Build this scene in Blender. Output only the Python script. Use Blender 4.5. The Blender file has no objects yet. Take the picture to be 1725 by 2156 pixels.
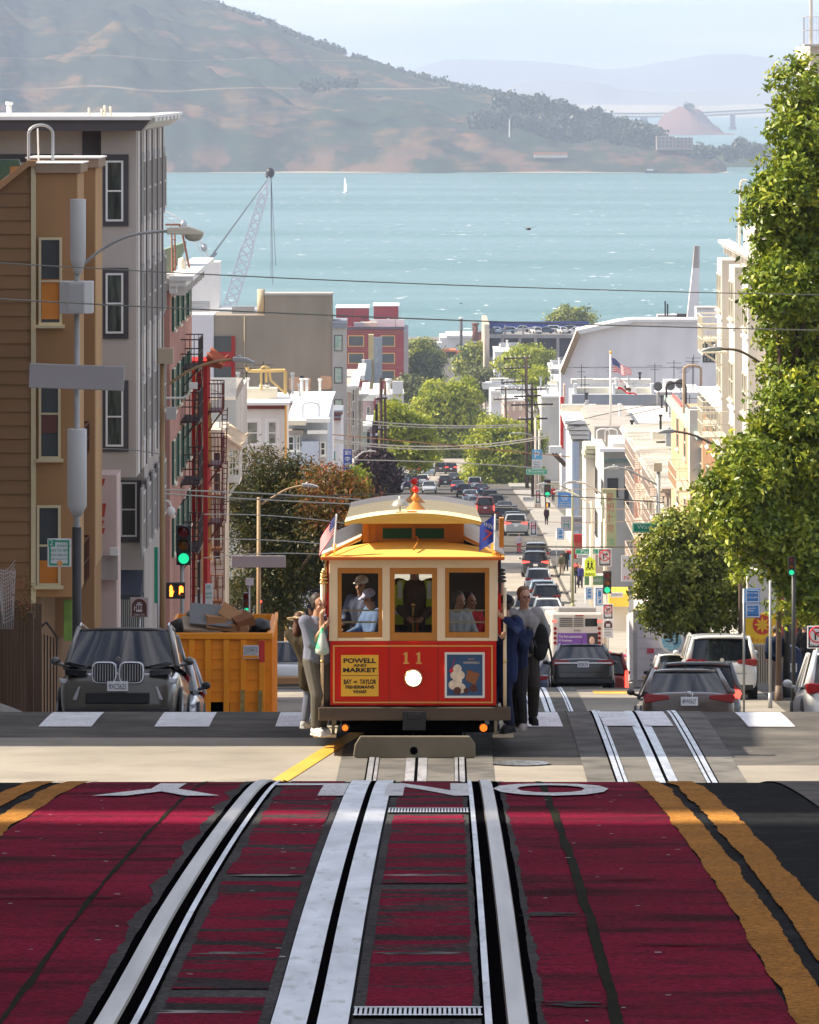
import bpy, bmesh, math, random
import numpy as np
from mathutils import Vector, Matrix, noise as mnoise
R = math.radians
C = bpy.context.scene.collection
S = bpy.context.scene
# ------------------------------------------------------------ camera, world, sun, exposure
SUN_AZ, SUN_EL = R(88.5), R(41)      # azimuth measured from straight ahead (+Y) towards the left (-X)
cam = bpy.data.cameras.new('camera'); co = bpy.data.objects.new('camera', cam); C.objects.link(co)
co.location = (0, 0, 0); co.rotation_euler = (R(90), 0, 0)
cam.sensor_fit = 'VERTICAL'; cam.sensor_height = 36; cam.lens = 200; cam.shift_y = -0.4168
cam.clip_start = 1; cam.clip_end = 90000
S.camera = co
w = bpy.data.worlds.new('World'); S.world = w; w.use_nodes = True
nt = w.node_tree; bg = nt.nodes['Background']; sky = nt.nodes.new('ShaderNodeTexSky')
sky.sky_type = 'NISHITA'; sky.sun_disc = False; sky.sun_elevation = SUN_EL
sky.sun_rotation = -SUN_AZ; sky.altitude = 60; sky.air_density = 1.0; sky.dust_density = .7; sky.ozone_density = 2.2
hs = nt.nodes.new('ShaderNodeHueSaturation'); hs.inputs['Saturation'].default_value = .85; nt.links.new(sky.outputs[0], hs.inputs['Color'])
tc = nt.nodes.new('ShaderNodeTexCoord'); mp = nt.nodes.new('ShaderNodeMapping'); mp.inputs['Scale'].default_value = (14,14,160); nz = nt.nodes.new('ShaderNodeTexNoise'); nz.inputs['Scale'].default_value = 1.3; nz.inputs['Detail'].default_value = 6
rp = nt.nodes.new('ShaderNodeMapRange'); rp.inputs[1].default_value = .44; rp.inputs[2].default_value = .62; rp.inputs[4].default_value = .95; mx = nt.nodes.new('ShaderNodeMix'); mx.data_type = 'RGBA'
nt.links.new(tc.outputs['Generated'], mp.inputs[0]); nt.links.new(mp.outputs[0], nz.inputs[0]); nt.links.new(nz.outputs['Fac'], rp.inputs[0]); nt.links.new(rp.outputs[0], mx.inputs['Factor']); sx_ = nt.nodes.new('ShaderNodeSeparateXYZ'); r2 = nt.nodes.new('ShaderNodeMapRange'); r2.inputs[1].default_value = .012; r2.inputs[2].default_value = .22; r2.inputs[3].default_value = 1; r2.inputs[4].default_value = 0
hz_ = nt.nodes.new('ShaderNodeMix'); hz_.data_type = 'RGBA'; hz_.inputs['B'].default_value = (6.6,8.0,10.2,1); nt.links.new(tc.outputs['Generated'], sx_.inputs[0]); nt.links.new(sx_.outputs['Z'], r2.inputs[0]); nt.links.new(r2.outputs[0], hz_.inputs['Factor']); nt.links.new(hs.outputs[0], hz_.inputs['A']); nt.links.new(hz_.outputs['Result'], mx.inputs['A']); mx.inputs['B'].default_value = (10.6,10.4,11.2,1)
nt.links.new(mx.outputs['Result'], bg.inputs[0]); bg.inputs[1].default_value = .078
sl = bpy.data.lights.new('sun', 'SUN'); so = bpy.data.objects.new('sun', sl); C.objects.link(so)
sl.energy = 5; sl.angle = R(.5); sl.color = (1, .89, .72)
sd = Vector((-math.sin(SUN_AZ)*math.cos(SUN_EL), math.cos(SUN_AZ)*math.cos(SUN_EL), math.sin(SUN_EL)))
so.rotation_euler = sd.to_track_quat('Z', 'Y').to_euler()
S.view_settings.view_transform = 'Standard'; S.view_settings.look = 'None'
S.view_settings.exposure = .95; S.view_settings.gamma = 1; S.view_settings.use_curve_mapping = False
S.cycles.max_bounces = 6; S.cycles.diffuse_bounces = 3; S.cycles.glossy_bounces = 3; S.cycles.transmission_bounces = 4
S.cycles.volume_bounces = 0; S.cycles.transparent_max_bounces = 8; S.cycles.caustics_reflective = False; S.cycles.caustics_refractive = False
S.cycles.use_denoising = True; S.cycles.use_adaptive_sampling = True; S.cycles.adaptive_threshold = .02
# ------------------------------------------------------------ photo measure -> world
F, HZ, CX = 11979., 179.4, 862.5
def at(dx, dy, Y): return Vector(((dx-CX)/F*Y, Y, (HZ-dy)/F*Y))
def X_(dx, Y): return (dx-CX)/F*Y
def Z_(dy, Y): return (HZ-dy)/F*Y
PY = [-40,-5,0,15.7,19.2,26,29,31,36,50,60,68,72,76,80,82,90,100,113,135,145,152,160,163,180,200,250,283,345,430,500,640,820,950,1200,1500,1700,1905,1960,2200]
PZ = [1.4,-1.1,-1.44,-2.59,-2.79,-3.29,-3.56,-3.82,-4.7,-6.9,-7.95,-8.32,-8.46,-8.62,-8.82,-9.07,-10.2,-11.6,-13.05,-15.3,-15.93,-16.35,-16.95,-17.3,-19.6,-21.9,-26.3,-28.9,-32.8,-37.3,-39.8,-47,-57,-62.5,-72,-80,-83,-84.4,-87,-92]
_d = [(PZ[i+1]-PZ[i])/(PY[i+1]-PY[i]) for i in range(len(PY)-1)]
_m = [_d[0]]+[2*_d[i-1]*_d[i]/(_d[i-1]+_d[i]) if _d[i-1]*_d[i] > 0 else 0 for i in range(1, len(_d))]+[_d[-1]]
def _gz(y):
    i = max(0, min(len(_d)-1, int(np.searchsorted(PY, y))-1)); h = PY[i+1]-PY[i]; t = (y-PY[i])/h
    return (2*t**3-3*t**2+1)*PZ[i]+(t**3-2*t**2+t)*h*_m[i]+(-2*t**3+3*t**2)*PZ[i+1]+(t**3-t**2)*h*_m[i+1]
YG = np.array(sorted(set([-40+i for i in range(50)]+[10+.25*i for i in range(320)]+[90+i for i in range(210)]+[300+5*i for i in range(140)]+[1000+15*i for i in range(81)])), float)
ZG = np.array([_gz(y) for y in YG])
def gz(y): return float(np.interp(y, YG, ZG))
def sl_(y): return (gz(y+1.5)-gz(y-1.5))/3
def SX(xp, y): return xp+.0065*y                # street-aligned x
# ------------------------------------------------------------ materials
MC = {}
def mat(n, c=(.5,.5,.5), r=.7, m=0., v=.1, s=2., b=0., st=(1,1,1), e=None, spec=.5, c2=None, thr=None, coat=0, bs=None, trans=0, g=0):
    if n in MC: return MC[n]
    if r >= .75 and spec == .5: spec = .06
    M = bpy.data.materials.new(n); M.use_nodes = True; t = M.node_tree; N = t.nodes; L = t.links
    p = N['Principled BSDF']; p.inputs['Base Color'].default_value = (*c, 1); p.inputs['Roughness'].default_value = r
    p.inputs['Metallic'].default_value = m; p.inputs['Specular IOR Level'].default_value = spec; p.inputs['Coat Weight'].default_value = coat
    if coat: p.inputs['Coat Roughness'].default_value = .05
    if e: p.inputs['Emission Color'].default_value = (*e[:3], 1); p.inputs['Emission Strength'].default_value = e[3]
    if trans: p.inputs['Transmission Weight'].default_value = trans
    if v or c2 or b:
        tc = N.new('ShaderNodeTexCoord'); mp = N.new('ShaderNodeMapping'); mp.inputs['Scale'].default_value = st
        L.new(tc.outputs['Object'], mp.inputs[0])
        nz = N.new('ShaderNodeTexNoise'); nz.inputs['Scale'].default_value = s; nz.inputs['Detail'].default_value = 6; nz.inputs['Roughness'].default_value = .62
        L.new(mp.outputs[0], nz.inputs[0])
        if c2:
            cr = N.new('ShaderNodeValToRGB'); lo, hi = thr or (.45,.6)
            cr.color_ramp.elements[0].position = lo; cr.color_ramp.elements[1].position = hi
            cr.color_ramp.elements[0].color = (*c, 1); cr.color_ramp.elements[1].color = (*c2, 1)
            L.new(nz.outputs['Fac'], cr.inputs[0]); src = cr.outputs[0]
        else: src = None
        if v:
            n2 = N.new('ShaderNodeTexNoise'); n2.inputs['Scale'].default_value = s*.37; n2.inputs['Detail'].default_value = 8
            L.new(mp.outputs[0], n2.inputs[0])
            mr = N.new('ShaderNodeMapRange'); mr.inputs[1].default_value = .3; mr.inputs[2].default_value = .7
            mr.inputs[3].default_value = 1-v; mr.inputs[4].default_value = 1+v; L.new(n2.outputs['Fac'], mr.inputs[0])
            if g:
                n3 = N.new('ShaderNodeTexNoise'); n3.inputs['Scale'].default_value = g; n3.inputs['Detail'].default_value = 2; n3.inputs['Roughness'].default_value = .9; L.new(tc.outputs['Object'], n3.inputs[0])
                m3 = N.new('ShaderNodeMapRange'); m3.inputs[1].default_value = .3; m3.inputs[2].default_value = .7; m3.inputs[3].default_value = .45; m3.inputs[4].default_value = 1.5; L.new(n3.outputs['Fac'], m3.inputs[0])
                mm = N.new('ShaderNodeMath'); mm.operation = 'MULTIPLY'; L.new(mr.outputs[0], mm.inputs[0]); L.new(m3.outputs[0], mm.inputs[1]); mr = mm
            mx = N.new('ShaderNodeVectorMath'); mx.operation = 'SCALE'
            if src: L.new(src, mx.inputs[0])
            else: mx.inputs[0].default_value = c
            L.new(mr.outputs[0], mx.inputs['Scale']); L.new(mx.outputs[0], p.inputs['Base Color'])
        elif src: L.new(src, p.inputs['Base Color'])
        if b:
            bp = N.new('ShaderNodeBump'); bp.inputs['Strength'].default_value = b; bp.inputs['Distance'].default_value = .02
            nb = N.new('ShaderNodeTexNoise'); nb.inputs['Scale'].default_value = bs or s*8; nb.inputs['Detail'].default_value = 4
            L.new(tc.outputs['Object'], nb.inputs[0]); L.new(nb.outputs['Fac'], bp.inputs['Height']); L.new(bp.outputs[0], p.inputs['Normal'])
    MC[n] = M; return M
def paint(n, c, r=.28): return mat('car_'+n, c, r, .15, v=.04, s=1, coat=.8)
def wallm(n, c, v=.1, r=.85): return mat('wall_'+n, c, r, v=v*1.6+.03, s=1.2, st=(1,1,.35), b=.15, bs=12)
# ------------------------------------------------------------ mesh builder
class MB:
    def __init__(s): s.v = []; s.f = []; s.mi = []; s.k = 0; s.sm = []; s.smooth = False
    def add(s, vs, fs):
        n = len(s.v); s.v += [tuple(v) for v in vs]; s.f += [tuple(i+n for i in f) for f in fs]
        s.mi += [s.k]*len(fs); s.sm += [s.smooth]*len(fs); return s
    def box(s, a, b):
        x0,y0,z0 = a; x1,y1,z1 = b
        if x0 > x1: x0,x1 = x1,x0
        if y0 > y1: y0,y1 = y1,y0
        if z0 > z1: z0,z1 = z1,z0
        return s.add([(x0,y0,z0),(x1,y0,z0),(x1,y1,z0),(x0,y1,z0),(x0,y0,z1),(x1,y0,z1),(x1,y1,z1),(x0,y1,z1)],
            [(0,3,2,1),(4,5,6,7),(0,1,5,4),(1,2,6,5),(2,3,7,6),(3,0,4,7)])
    def cbox(s, c, d): return s.box([c[i]-d[i]/2 for i in range(3)], [c[i]+d[i]/2 for i in range(3)])
    def hexa(s, b, t):  # bottom quad, top quad (ccw seen from above)
        return s.add(list(b)+list(t), [(0,3,2,1),(4,5,6,7),(0,1,5,4),(1,2,6,5),(2,3,7,6),(3,0,4,7)])
    def quad(s, *p): return s.add(p, [tuple(range(len(p)))])
    def prism(s, pts, ax, a, b):  # outline pts (2d) extruded along axis ax from a to b
        def P(p, q): return {0:(q,p[0],p[1]), 1:(p[0],q,p[1]), 2:(p[0],p[1],q)}[ax]
        n = len(pts); vs = [P(p,a) for p in pts]+[P(p,b) for p in pts]
        return s.add(vs, [tuple(range(n)), tuple(range(2*n-1,n-1,-1))]+[(i,i+n,(i+1)%n+n,(i+1)%n) for i in range(n)])
    def cyl(s, a, b, r0, r1=None, n=10, cap=True):
        a = Vector(a); b = Vector(b); r1 = r0 if r1 is None else r1; d = (b-a)
        if d.length < 1e-9: return s
        d.normalize(); u = d.orthogonal().normalized(); w_ = d.cross(u); vs = []
        for p, r in ((a,r0),(b,r1)):
            for i in range(n):
                t = 2*math.pi*i/n; vs.append(p+u*math.cos(t)*r+w_*math.sin(t)*r)
        sm = s.smooth; s.smooth = n > 6
        s.add(vs, [(i,(i+1)%n,(i+1)%n+n,i+n) for i in range(n)]); s.smooth = False
        if cap: 
            k = len(s.v)-2*n; s.f += [tuple(k+i for i in range(n-1,-1,-1)), tuple(k+n+i for i in range(n))]; s.mi += [s.k]*2; s.sm += [False]*2
        s.smooth = sm; return s
    def tube(s, pts, r, n=8):
        for i in range(len(pts)-1): s.cyl(pts[i], pts[i+1], r, n=max(n,7), cap=i in (0,len(pts)-2) and len(pts) < 4)
        return s
    def lathe(s, prof, o=(0,0,0), ax=2, n=20):  # prof (r, h)
        vs = []
        for r, h in prof:
            for i in range(n):
                t = 2*math.pi*i/n; a, b = r*math.cos(t), r*math.sin(t)
                p = {2:(a,b,h), 1:(a,h,b), 0:(h,a,b)}[ax]; vs.append((o[0]+p[0],o[1]+p[1],o[2]+p[2]))
        fs = [(k*n+i,k*n+(i+1)%n,(k+1)*n+(i+1)%n,(k+1)*n+i) for k in range(len(prof)-1) for i in range(n)]
        sm = s.smooth; s.smooth = True; s.add(vs, fs); s.smooth = sm; return s
    def sph(s, c, r, n=10):
        if not hasattr(r, '__len__'): r = (r,r,r)
        vs = []; 
        for j in range(n+1):
            ph = math.pi*j/n
            for i in range(2*n):
                t = math.pi*i/n; vs.append((c[0]+r[0]*math.sin(ph)*math.cos(t), c[1]+r[1]*math.sin(ph)*math.sin(t), c[2]+r[2]*math.cos(ph)))
        fs = [(j*2*n+i,(j+1)*2*n+i,(j+1)*2*n+(i+1)%(2*n),j*2*n+(i+1)%(2*n)) for j in range(n) for i in range(2*n)]
        sm = s.smooth; s.smooth = True; s.add(vs, fs); s.smooth = sm; return s
    def mesh(s, name, ms):
        me = bpy.data.meshes.new(name); me.from_pydata(s.v, [], s.f)
        for m_ in ms: me.materials.append(m_)
        if len(ms) > 1: me.polygons.foreach_set('material_index', s.mi)
        if any(s.sm): me.polygons.foreach_set('use_smooth', s.sm)
        me.update(); return me
    def obj(s, name, ms, parent=None, W=False, sub=0, bev=0):
        if W and parent is not None:
            q = Vector((0,0,0)); pp = parent
            while pp is not None: q = q+pp.location; pp = pp.parent
            s.v = [(v[0]-q[0],v[1]-q[1],v[2]-q[2]) for v in s.v]
        if not isinstance(ms, (list,tuple)): ms = [ms]
        o = bpy.data.objects.new(name, s.mesh(name, ms)); C.objects.link(o); o.parent = parent
        bm = bmesh.new(); bm.from_mesh(o.data)
        if sub or bev: bmesh.ops.remove_doubles(bm, verts=bm.verts, dist=1e-5)
        bmesh.ops.recalc_face_normals(bm, faces=bm.faces); bm.to_mesh(o.data); bm.free()
        if bev:
            md = o.modifiers.new('bevel','BEVEL'); md.width = bev; md.segments = 2; md.limit_method = 'ANGLE'
        if sub:
            md = o.modifiers.new('subsurf','SUBSURF'); md.levels = sub; md.render_levels = sub
            o.data.polygons.foreach_set('use_smooth', [True]*len(o.data.polygons))
        return o
def thing(name, label, cat, loc=(0,0,0), rot=(0,0,0), group=None):
    o = bpy.data.objects.new(name, None); C.objects.link(o); o.location = loc; o.rotation_euler = rot
    o.empty_display_size = .2; o['label'] = label; o['category'] = cat
    if group: o['group'] = group
    return o
def tag(o, label, cat, group=None):
    o['label'] = label; o['category'] = cat
    if group: o['group'] = group
    return o
def kind(o, k='structure'): o['kind'] = k; return o
def lab(o, l): o['label'] = l; return o
def dup(root, loc, rot=None, label=None, group=None):
    def cp(o, par):
        c = o.copy(); C.objects.link(c); c.parent = par
        for ch in list(o.children): cp(ch, c)
        return c
    r = cp(root, None); r.location = loc
    if rot: r.rotation_euler = rot
    if label: r['label'] = label
    if group: r['group'] = group
    return r
TXT = {}
def textmesh(body, size=1, extrude=.002, ls=1.0, align='CENTER', bold=0.0, sx=1.0):
    cu = bpy.data.curves.new('t','FONT'); cu.body = body; cu.size = size; cu.extrude = extrude; cu.align_x = align; cu.align_y = 'CENTER'
    cu.space_line = ls; cu.offset = bold; cu.resolution_u = 3
    o = bpy.data.objects.new('t', cu); C.objects.link(o)
    dg = bpy.context.evaluated_depsgraph_get(); me = bpy.data.meshes.new_from_object(o.evaluated_get(dg), depsgraph=dg)
    bpy.data.objects.remove(o); bpy.data.curves.remove(cu)
    if sx != 1: me.transform(Matrix.Scale(sx, 4, (1,0,0)))
    return me
def text(body, size, M_, parent, loc=(0,0,0), rot=(math.pi/2,0,0), name='lettering', fit=None, **k):
    me = textmesh(body, size, **k); me.materials.clear(); me.materials.append(M_)
    if fit:   # fit (w,h)
        vs = np.array([v.co[:] for v in me.vertices]); 
        if len(vs):
            lo, hi = vs.min(0), vs.max(0); c = (lo+hi)/2; sc = [fit[0]/max(1e-6,hi[0]-lo[0]), fit[1]/max(1e-6,hi[1]-lo[1])]
            me.transform(Matrix.Diagonal((sc[0],sc[1],1,1)) @ Matrix.Translation((-c[0],-c[1],0)))
    o = bpy.data.objects.new(name, me); C.objects.link(o); o.parent = parent; o.location = loc; o.rotation_euler = rot
    return o
# common materials
M_black = mat('black_rubber', (.015,.015,.016), .6, v=.1); M_dark = mat('dark_metal', (.03,.03,.033), .4, .3)
M_glass = mat('dark_glass', (.008,.010,.014), .05, 0, v=0, spec=.55); M_pane = mat('window_glass', (.045,.055,.06), .08, 0, v=.3, s=.8, spec=.8)
M_chrome = mat('chrome', (.6,.6,.62), .18, 1., v=.05); M_white = mat('white_paint', (.78,.77,.74), .5, v=.05)
M_cream = mat('cream_paint', (.72,.66,.52), .55, v=.08); M_steel = mat('galvanised_steel', (.42,.43,.44), .45, .6, v=.12)
M_red = mat('red_lens', (.26,.008,.010), .12, v=0); M_redon = mat('lit_red_lens', (.8,.02,.02), .2, v=0, e=(1,.06,.04,2.2))
M_plate = mat('licence_plate', (.75,.76,.78), .4, v=.05); M_ink = mat('dark_ink', (.02,.025,.06), .5, v=0)
M_wood = mat('weathered_wood', (.13,.085,.06), .85, v=.25, s=3, st=(4,4,.3), b=.2)
# ------------------------------------------------------------ water, far land, haze
def watermat():
    M = bpy.data.materials.new('bay_water'); M.use_nodes = True; t = M.node_tree; N = t.nodes; L = t.links; p = N['Principled BSDF']
    tc = N.new('ShaderNodeTexCoord'); mp = N.new('ShaderNodeMapping'); mp.inputs['Scale'].default_value = (1,.35,1); L.new(tc.outputs['Object'], mp.inputs[0])
    n1 = N.new('ShaderNodeTexNoise'); n1.inputs['Scale'].default_value = .0035; n1.inputs['Detail'].default_value = 7; L.new(mp.outputs[0], n1.inputs[0])
    mp2 = N.new('ShaderNodeMapping'); mp2.inputs['Scale'].default_value = (.25,1,1); L.new(tc.outputs['Object'], mp2.inputs[0])
    n3 = N.new('ShaderNodeTexNoise'); n3.inputs['Scale'].default_value = .006; n3.inputs['Detail'].default_value = 5; L.new(mp2.outputs[0], n3.inputs[0])
    cr = N.new('ShaderNodeValToRGB'); cr.color_ramp.elements[0].position = .36; cr.color_ramp.elements[1].position = .64
    cr.color_ramp.elements[0].color = (.045,.145,.14,1); cr.color_ramp.elements[1].color = (.11,.21,.225,1); L.new(n3.outputs['Fac'], cr.inputs[0])
    n2 = N.new('ShaderNodeTexNoise'); n2.inputs['Scale'].default_value = .16; n2.inputs['Detail'].default_value = 3; L.new(mp.outputs[0], n2.inputs[0])
    c2 = N.new('ShaderNodeValToRGB'); c2.color_ramp.elements[0].position = .69; c2.color_ramp.elements[1].position = .73; L.new(n2.outputs['Fac'], c2.inputs[0])
    mx = N.new('ShaderNodeMix'); mx.data_type = 'RGBA'; L.new(c2.outputs[0], mx.inputs['Factor']); L.new(cr.outputs[0], mx.inputs['A']); mx.inputs['B'].default_value = (.75,.78,.78,1)
    L.new(mx.outputs['Result'], p.inputs['Base Color']); p.inputs['Roughness'].default_value = .35; p.inputs['IOR'].default_value = 1.2
    bp = N.new('ShaderNodeBump'); bp.inputs['Strength'].default_value = .9; bp.inputs['Distance'].default_value = 1.2
    n4 = N.new('ShaderNodeTexNoise'); n4.inputs['Scale'].default_value = .12; n4.inputs['Detail'].default_value = 5; L.new(mp.outputs[0], n4.inputs[0])
    L.new(n4.outputs['Fac'], bp.inputs['Height']); L.new(bp.outputs[0], p.inputs['Normal'])
    return M
kind(MB().quad((-9000,1840,-85),(9000,1840,-85),(9000,27000,-85),(-9000,27000,-85)).obj('water', watermat()))
def interp(pts, x): return float(np.interp(x, [p[0] for p in pts], [p[1] for p in pts]))
def fbm(x, y, s, o=5, seed=0.): return mnoise.fractal(Vector((x*s, y*s, seed)), 1.0, 2.0, o, noise_basis='PERLIN_ORIGINAL')
ridge = [(-500,-420),(-300,-260),(0,-110),(250,-60),(330,-40),(390,0),(450,14),(520,38),(560,52),(640,88),(700,108),(760,128),(830,148),(900,170),(960,186),(1020,196),(1080,214),(1120,224),(1165,232),(1210,240),(1260,252),(1300,266),(1350,275),(1390,284),(1440,296),(1490,318),(1520,338),(1540,362),(1560,372)]
def island():
    nx, ny = 330, 110; vs = []; fs = []
    for j in range(ny+1):
        v = j/ny
        for i in range(nx+1):
            dx = -500+2062*i/nx; up = (dx+500)/2062
            depth = 300+1300*(1-up)**.6
            Y0 = 5560-60*up
            Y = Y0+v*depth+(1-v)*(30*math.sin(dx*.012)+14*fbm(dx,0,.01,2,5.))
            zr = Z_(interp(ridge,dx), Y0+depth)+85
            cl = .30+.1*fbm(dx,3,.006,3,9.)                      # bluff then gentler slope
            sh = min(1, v*5)*cl+(1-cl)*(min(1, v/.98))**.85 if v < 1 else 1
            X = X_(dx, Y); yy = (Y-5600)*1.1; g = fbm(X+yy*.45,yy,.007,5,2.)*.6+abs(fbm(X+yy*.6,yy*.8,.0045,4,7.))
            z = max(0, zr*sh*(1-.26*g*math.sin(math.pi*min(1,v*1.05)))) if zr > 0 else -2
            if v > 0 and zr > 12: z += (3.5*fbm(X,Y,.03,4,1.)+9*fbm(X+Y*.5,Y,.011,5,3.))*min(1,v*8)*min(1,(1-v)*6+.15)
            vs.append((X,Y,-85.5+z))
        
    # back side falls away
    for i in range(nx+1):
        X, Y, z = vs[ny*(nx+1)+i]; vs.append((X,Y+500,-88))
    for j in range(ny+1):
        for i in range(nx): a = j*(nx+1)+i; fs.append((a,a+1,a+nx+2,a+nx+1))
    m_ = MB(); m_.smooth = True; m_.add(vs, fs)
    M = bpy.data.materials.new('island_scrub'); M.use_nodes = True; t = M.node_tree; N = t.nodes; L = t.links; p = N['Principled BSDF']; p.inputs['Roughness'].default_value = 1; p.inputs['Specular IOR Level'].default_value = 0
    tc = N.new('ShaderNodeTexCoord')
    def nz(s, st, d=7):
        mp = N.new('ShaderNodeMapping'); mp.inputs['Scale'].default_value = st; L.new(tc.outputs['Object'], mp.inputs[0])
        n = N.new('ShaderNodeTexNoise'); n.inputs['Scale'].default_value = s; n.inputs['Detail'].default_value = d; n.inputs['Roughness'].default_value = .6; L.new(mp.outputs[0], n.inputs[0]); return n.outputs['Fac']
    def ramp(src, lo, hi):
        c = N.new('ShaderNodeMapRange'); c.inputs[1].default_value = lo; c.inputs[2].default_value = hi; c.interpolation_type = 'SMOOTHSTEP'; L.new(src, c.inputs[0]); return c.outputs[0]
    def mix(f, a, b):
        x = N.new('ShaderNodeMix'); x.data_type = 'RGBA'; L.new(f, x.inputs['Factor'])
        for k, q in (('A',a),('B',b)):
            if isinstance(q, tuple): x.inputs[k].default_value = (*q, 1)
            else: L.new(q, x.inputs[k])
        return x.outputs['Result']
    grass = mix(ramp(nz(.03,(1,.5,3)),.4,.62), (.15,.092,.052), (.075,.060,.034))
    soil = mix(ramp(nz(.014,(1,.4,3)),.5,.64), grass, (.17,.085,.05))
    scrub = mix(ramp(nz(.007,(1,.8,3)),.40,.52), soil, (.026,.042,.026))
    f2 = mix(ramp(nz(.03,(1,.3,3),6),.5,.6), scrub, (.030,.038,.026))
    sx = N.new('ShaderNodeSeparateXYZ'); L.new(tc.outputs['Object'], sx.inputs[0])   # wooded flank on the island's left end and its right tip
    lf = ramp(sx.outputs['X'], -170, -330); ad = N.new('ShaderNodeMath'); ad.operation = 'MULTIPLY'; L.new(lf, ad.inputs[0]); L.new(ramp(nz(.007,(1,.8,3)),.40,.54), ad.inputs[1])
    rt = ramp(sx.outputs['X'], 95, 190); a2 = N.new('ShaderNodeMath'); a2.operation = 'MULTIPLY'; L.new(rt, a2.inputs[0]); L.new(ramp(nz(.010,(1,.3,3)),.40,.5), a2.inputs[1])
    o1 = mix(ad.outputs[0], f2, (.030,.036,.030)); o2 = mix(a2.outputs[0], o1, (.028,.038,.024))
    # bare red cliff near the shore
    zf = ramp(sx.outputs['Z'], -52, -74); a3 = N.new('ShaderNodeMath'); a3.operation = 'MULTIPLY'; L.new(zf, a3.inputs[0]); L.new(ramp(nz(.022,(1,.3,1.1)),.50,.60), a3.inputs[1])
    o3 = mix(a3.outputs[0], o2, (.13,.080,.055))
    # fire road contour
    wv = N.new('ShaderNodeMath'); wv.operation = 'ADD'; m5 = N.new('ShaderNodeMath'); m5.operation = 'MULTIPLY'; m5.inputs[1].default_value = 60; L.new(nz(.0025,(1,0,0),2), m5.inputs[0])
    L.new(sx.outputs['Z'], wv.inputs[0]); L.new(m5.outputs[0], wv.inputs[1])
    def band(z0, h):
        c = N.new('ShaderNodeMath'); c.operation = 'COMPARE'; c.inputs[1].default_value = z0; c.inputs[2].default_value = h; L.new(wv.outputs[0], c.inputs[0]); return c.outputs[0]
    o4 = mix(band(26,.7), o3, (.17,.13,.09)); o5 = mix(band(58,.45), o4, (.14,.11,.075))
    L.new(o5, p.inputs['Base Color'])
    return kind(m_.obj('island_hill', M))
island()
kind(MB().box((-1000,5500,-86),(X_(1535,5520),5560,-84.4)).obj('beach', mat('beach_sand', (.5,.42,.32), .9, v=.1, s=.02)))
def hill(name, pts, Y, thick, M, amp=6, s=.004, base=-86, seed=1.):
    xs = np.linspace(pts[0][0], pts[-1][0], 220); vs = []; n = 14
    for j in range(n+1):
        v = j/n
        for dx in xs:
            yy = Y+thick*v; z = base+(Z_(interp(pts,dx),Y+thick)-base)*math.sin(v*math.pi/2)
            X = X_(dx,yy); z += amp*fbm(X,yy,s,5,seed)*v
            vs.append((X,yy,max(base,z)))
    for k, dx in enumerate(xs): vs.append((X_(dx,Y+thick),Y+2*thick,base))
    m_ = MB(); m_.smooth = True; N_ = len(xs)
    m_.add(vs, [(j*N_+i,j*N_+i+1,(j+1)*N_+i+1,(j+1)*N_+i) for j in range(n+1) for i in range(N_-1)])
    return kind(m_.obj(name, M))
MH = mat('far_hill', (.22,.21,.20), 1, v=.2, s=.001, spec=0)
hill('far_mountains', [(700,170),(860,150),(937,125),(1050,126),(1110,128),(1180,134),(1270,146),(1330,142),(1400,128),(1490,112),(1560,110),(1660,124),(1800,130)], 23500, 900, MH, 10, .0008)
hill('middle_hills', [(1020,200),(1060,185),(1090,174),(1150,170),(1230,172),(1270,178),(1300,188),(1400,196),(1520,190),(1660,178),(1800,175)], 17500, 700, MH, 8, .001, seed=4.)
hill('low_shore', [(1180,226),(1250,222),(1400,219),(1520,222),(1620,220),(1800,222)], 15000, 400, mat('pale_shore', (.4,.36,.28), 1, v=.2, s=.004, spec=0), 5, .004, seed=6.)
hill('red_rock_islet', [(1372,286),(1382,268),(1392,250),(1405,240),(1430,230),(1455,226),(1470,228),(1488,244),(1505,262),(1530,277),(1545,284),(1552,287)], 9750, 90, mat('red_rock', (.17,.09,.075), 1, v=.3, s=.02, spec=0), 9, .02, seed=3.)
hill('low_wooded_point', [(1490,352),(1510,318),(1540,310),(1575,312),(1610,306),(1640,318),(1720,330),(1760,362)], 5900, 60, mat('wooded_point', (.04,.055,.025), 1, v=.3, s=.03, spec=0), 6, .03, seed=8.)
# bridge
def bridge():
    Y = 10900; t = thing('steel_bridge', 'long grey steel truss bridge over the far bay behind the red rock islet', 'bridge', at(1300,240,Y))
    m_ = MB(); x0, x1 = X_(1195,Y), X_(1640,Y); zt = lambda x: Z_(np.interp((x-x0)/(x1-x0),[0,.3,.6,.85,1],[237,239,238,232,228]),Y)
    n = 60
    for i in range(n):
        xa, xb = x0+(x1-x0)*i/n, x0+(x1-x0)*(i+1)/n
        for o_ in (0,-6.5): m_.cyl((xa,Y,zt(xa)+o_),(xb,Y,zt(xb)+o_),1.7,n=4)
        m_.cyl((xa,Y,zt(xa)-6.5),(xb,Y,zt(xb)),.5,n=4); m_.cyl((xa,Y,zt(xa)),(xb,Y,zt(xb)-6.5),.5,n=4)
    m_.obj('truss_deck', mat('bridge_steel', (.08,.09,.13), .8, v=0), t, W=True)
    for dx in (1240,1276,1353,1358,1543):
        q = MB(); X = X_(dx,Y)
        for s in (-4,4): q.cyl((X+s*.6,Y,-86),(X+s*.5,Y,zt(X)-6),3.0,n=6)
        q.box((X-7,Y-5,-86),(X+7,Y+5,-80)); q.obj('pier', MC['bridge_steel'], t, W=True)
bridge()
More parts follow.
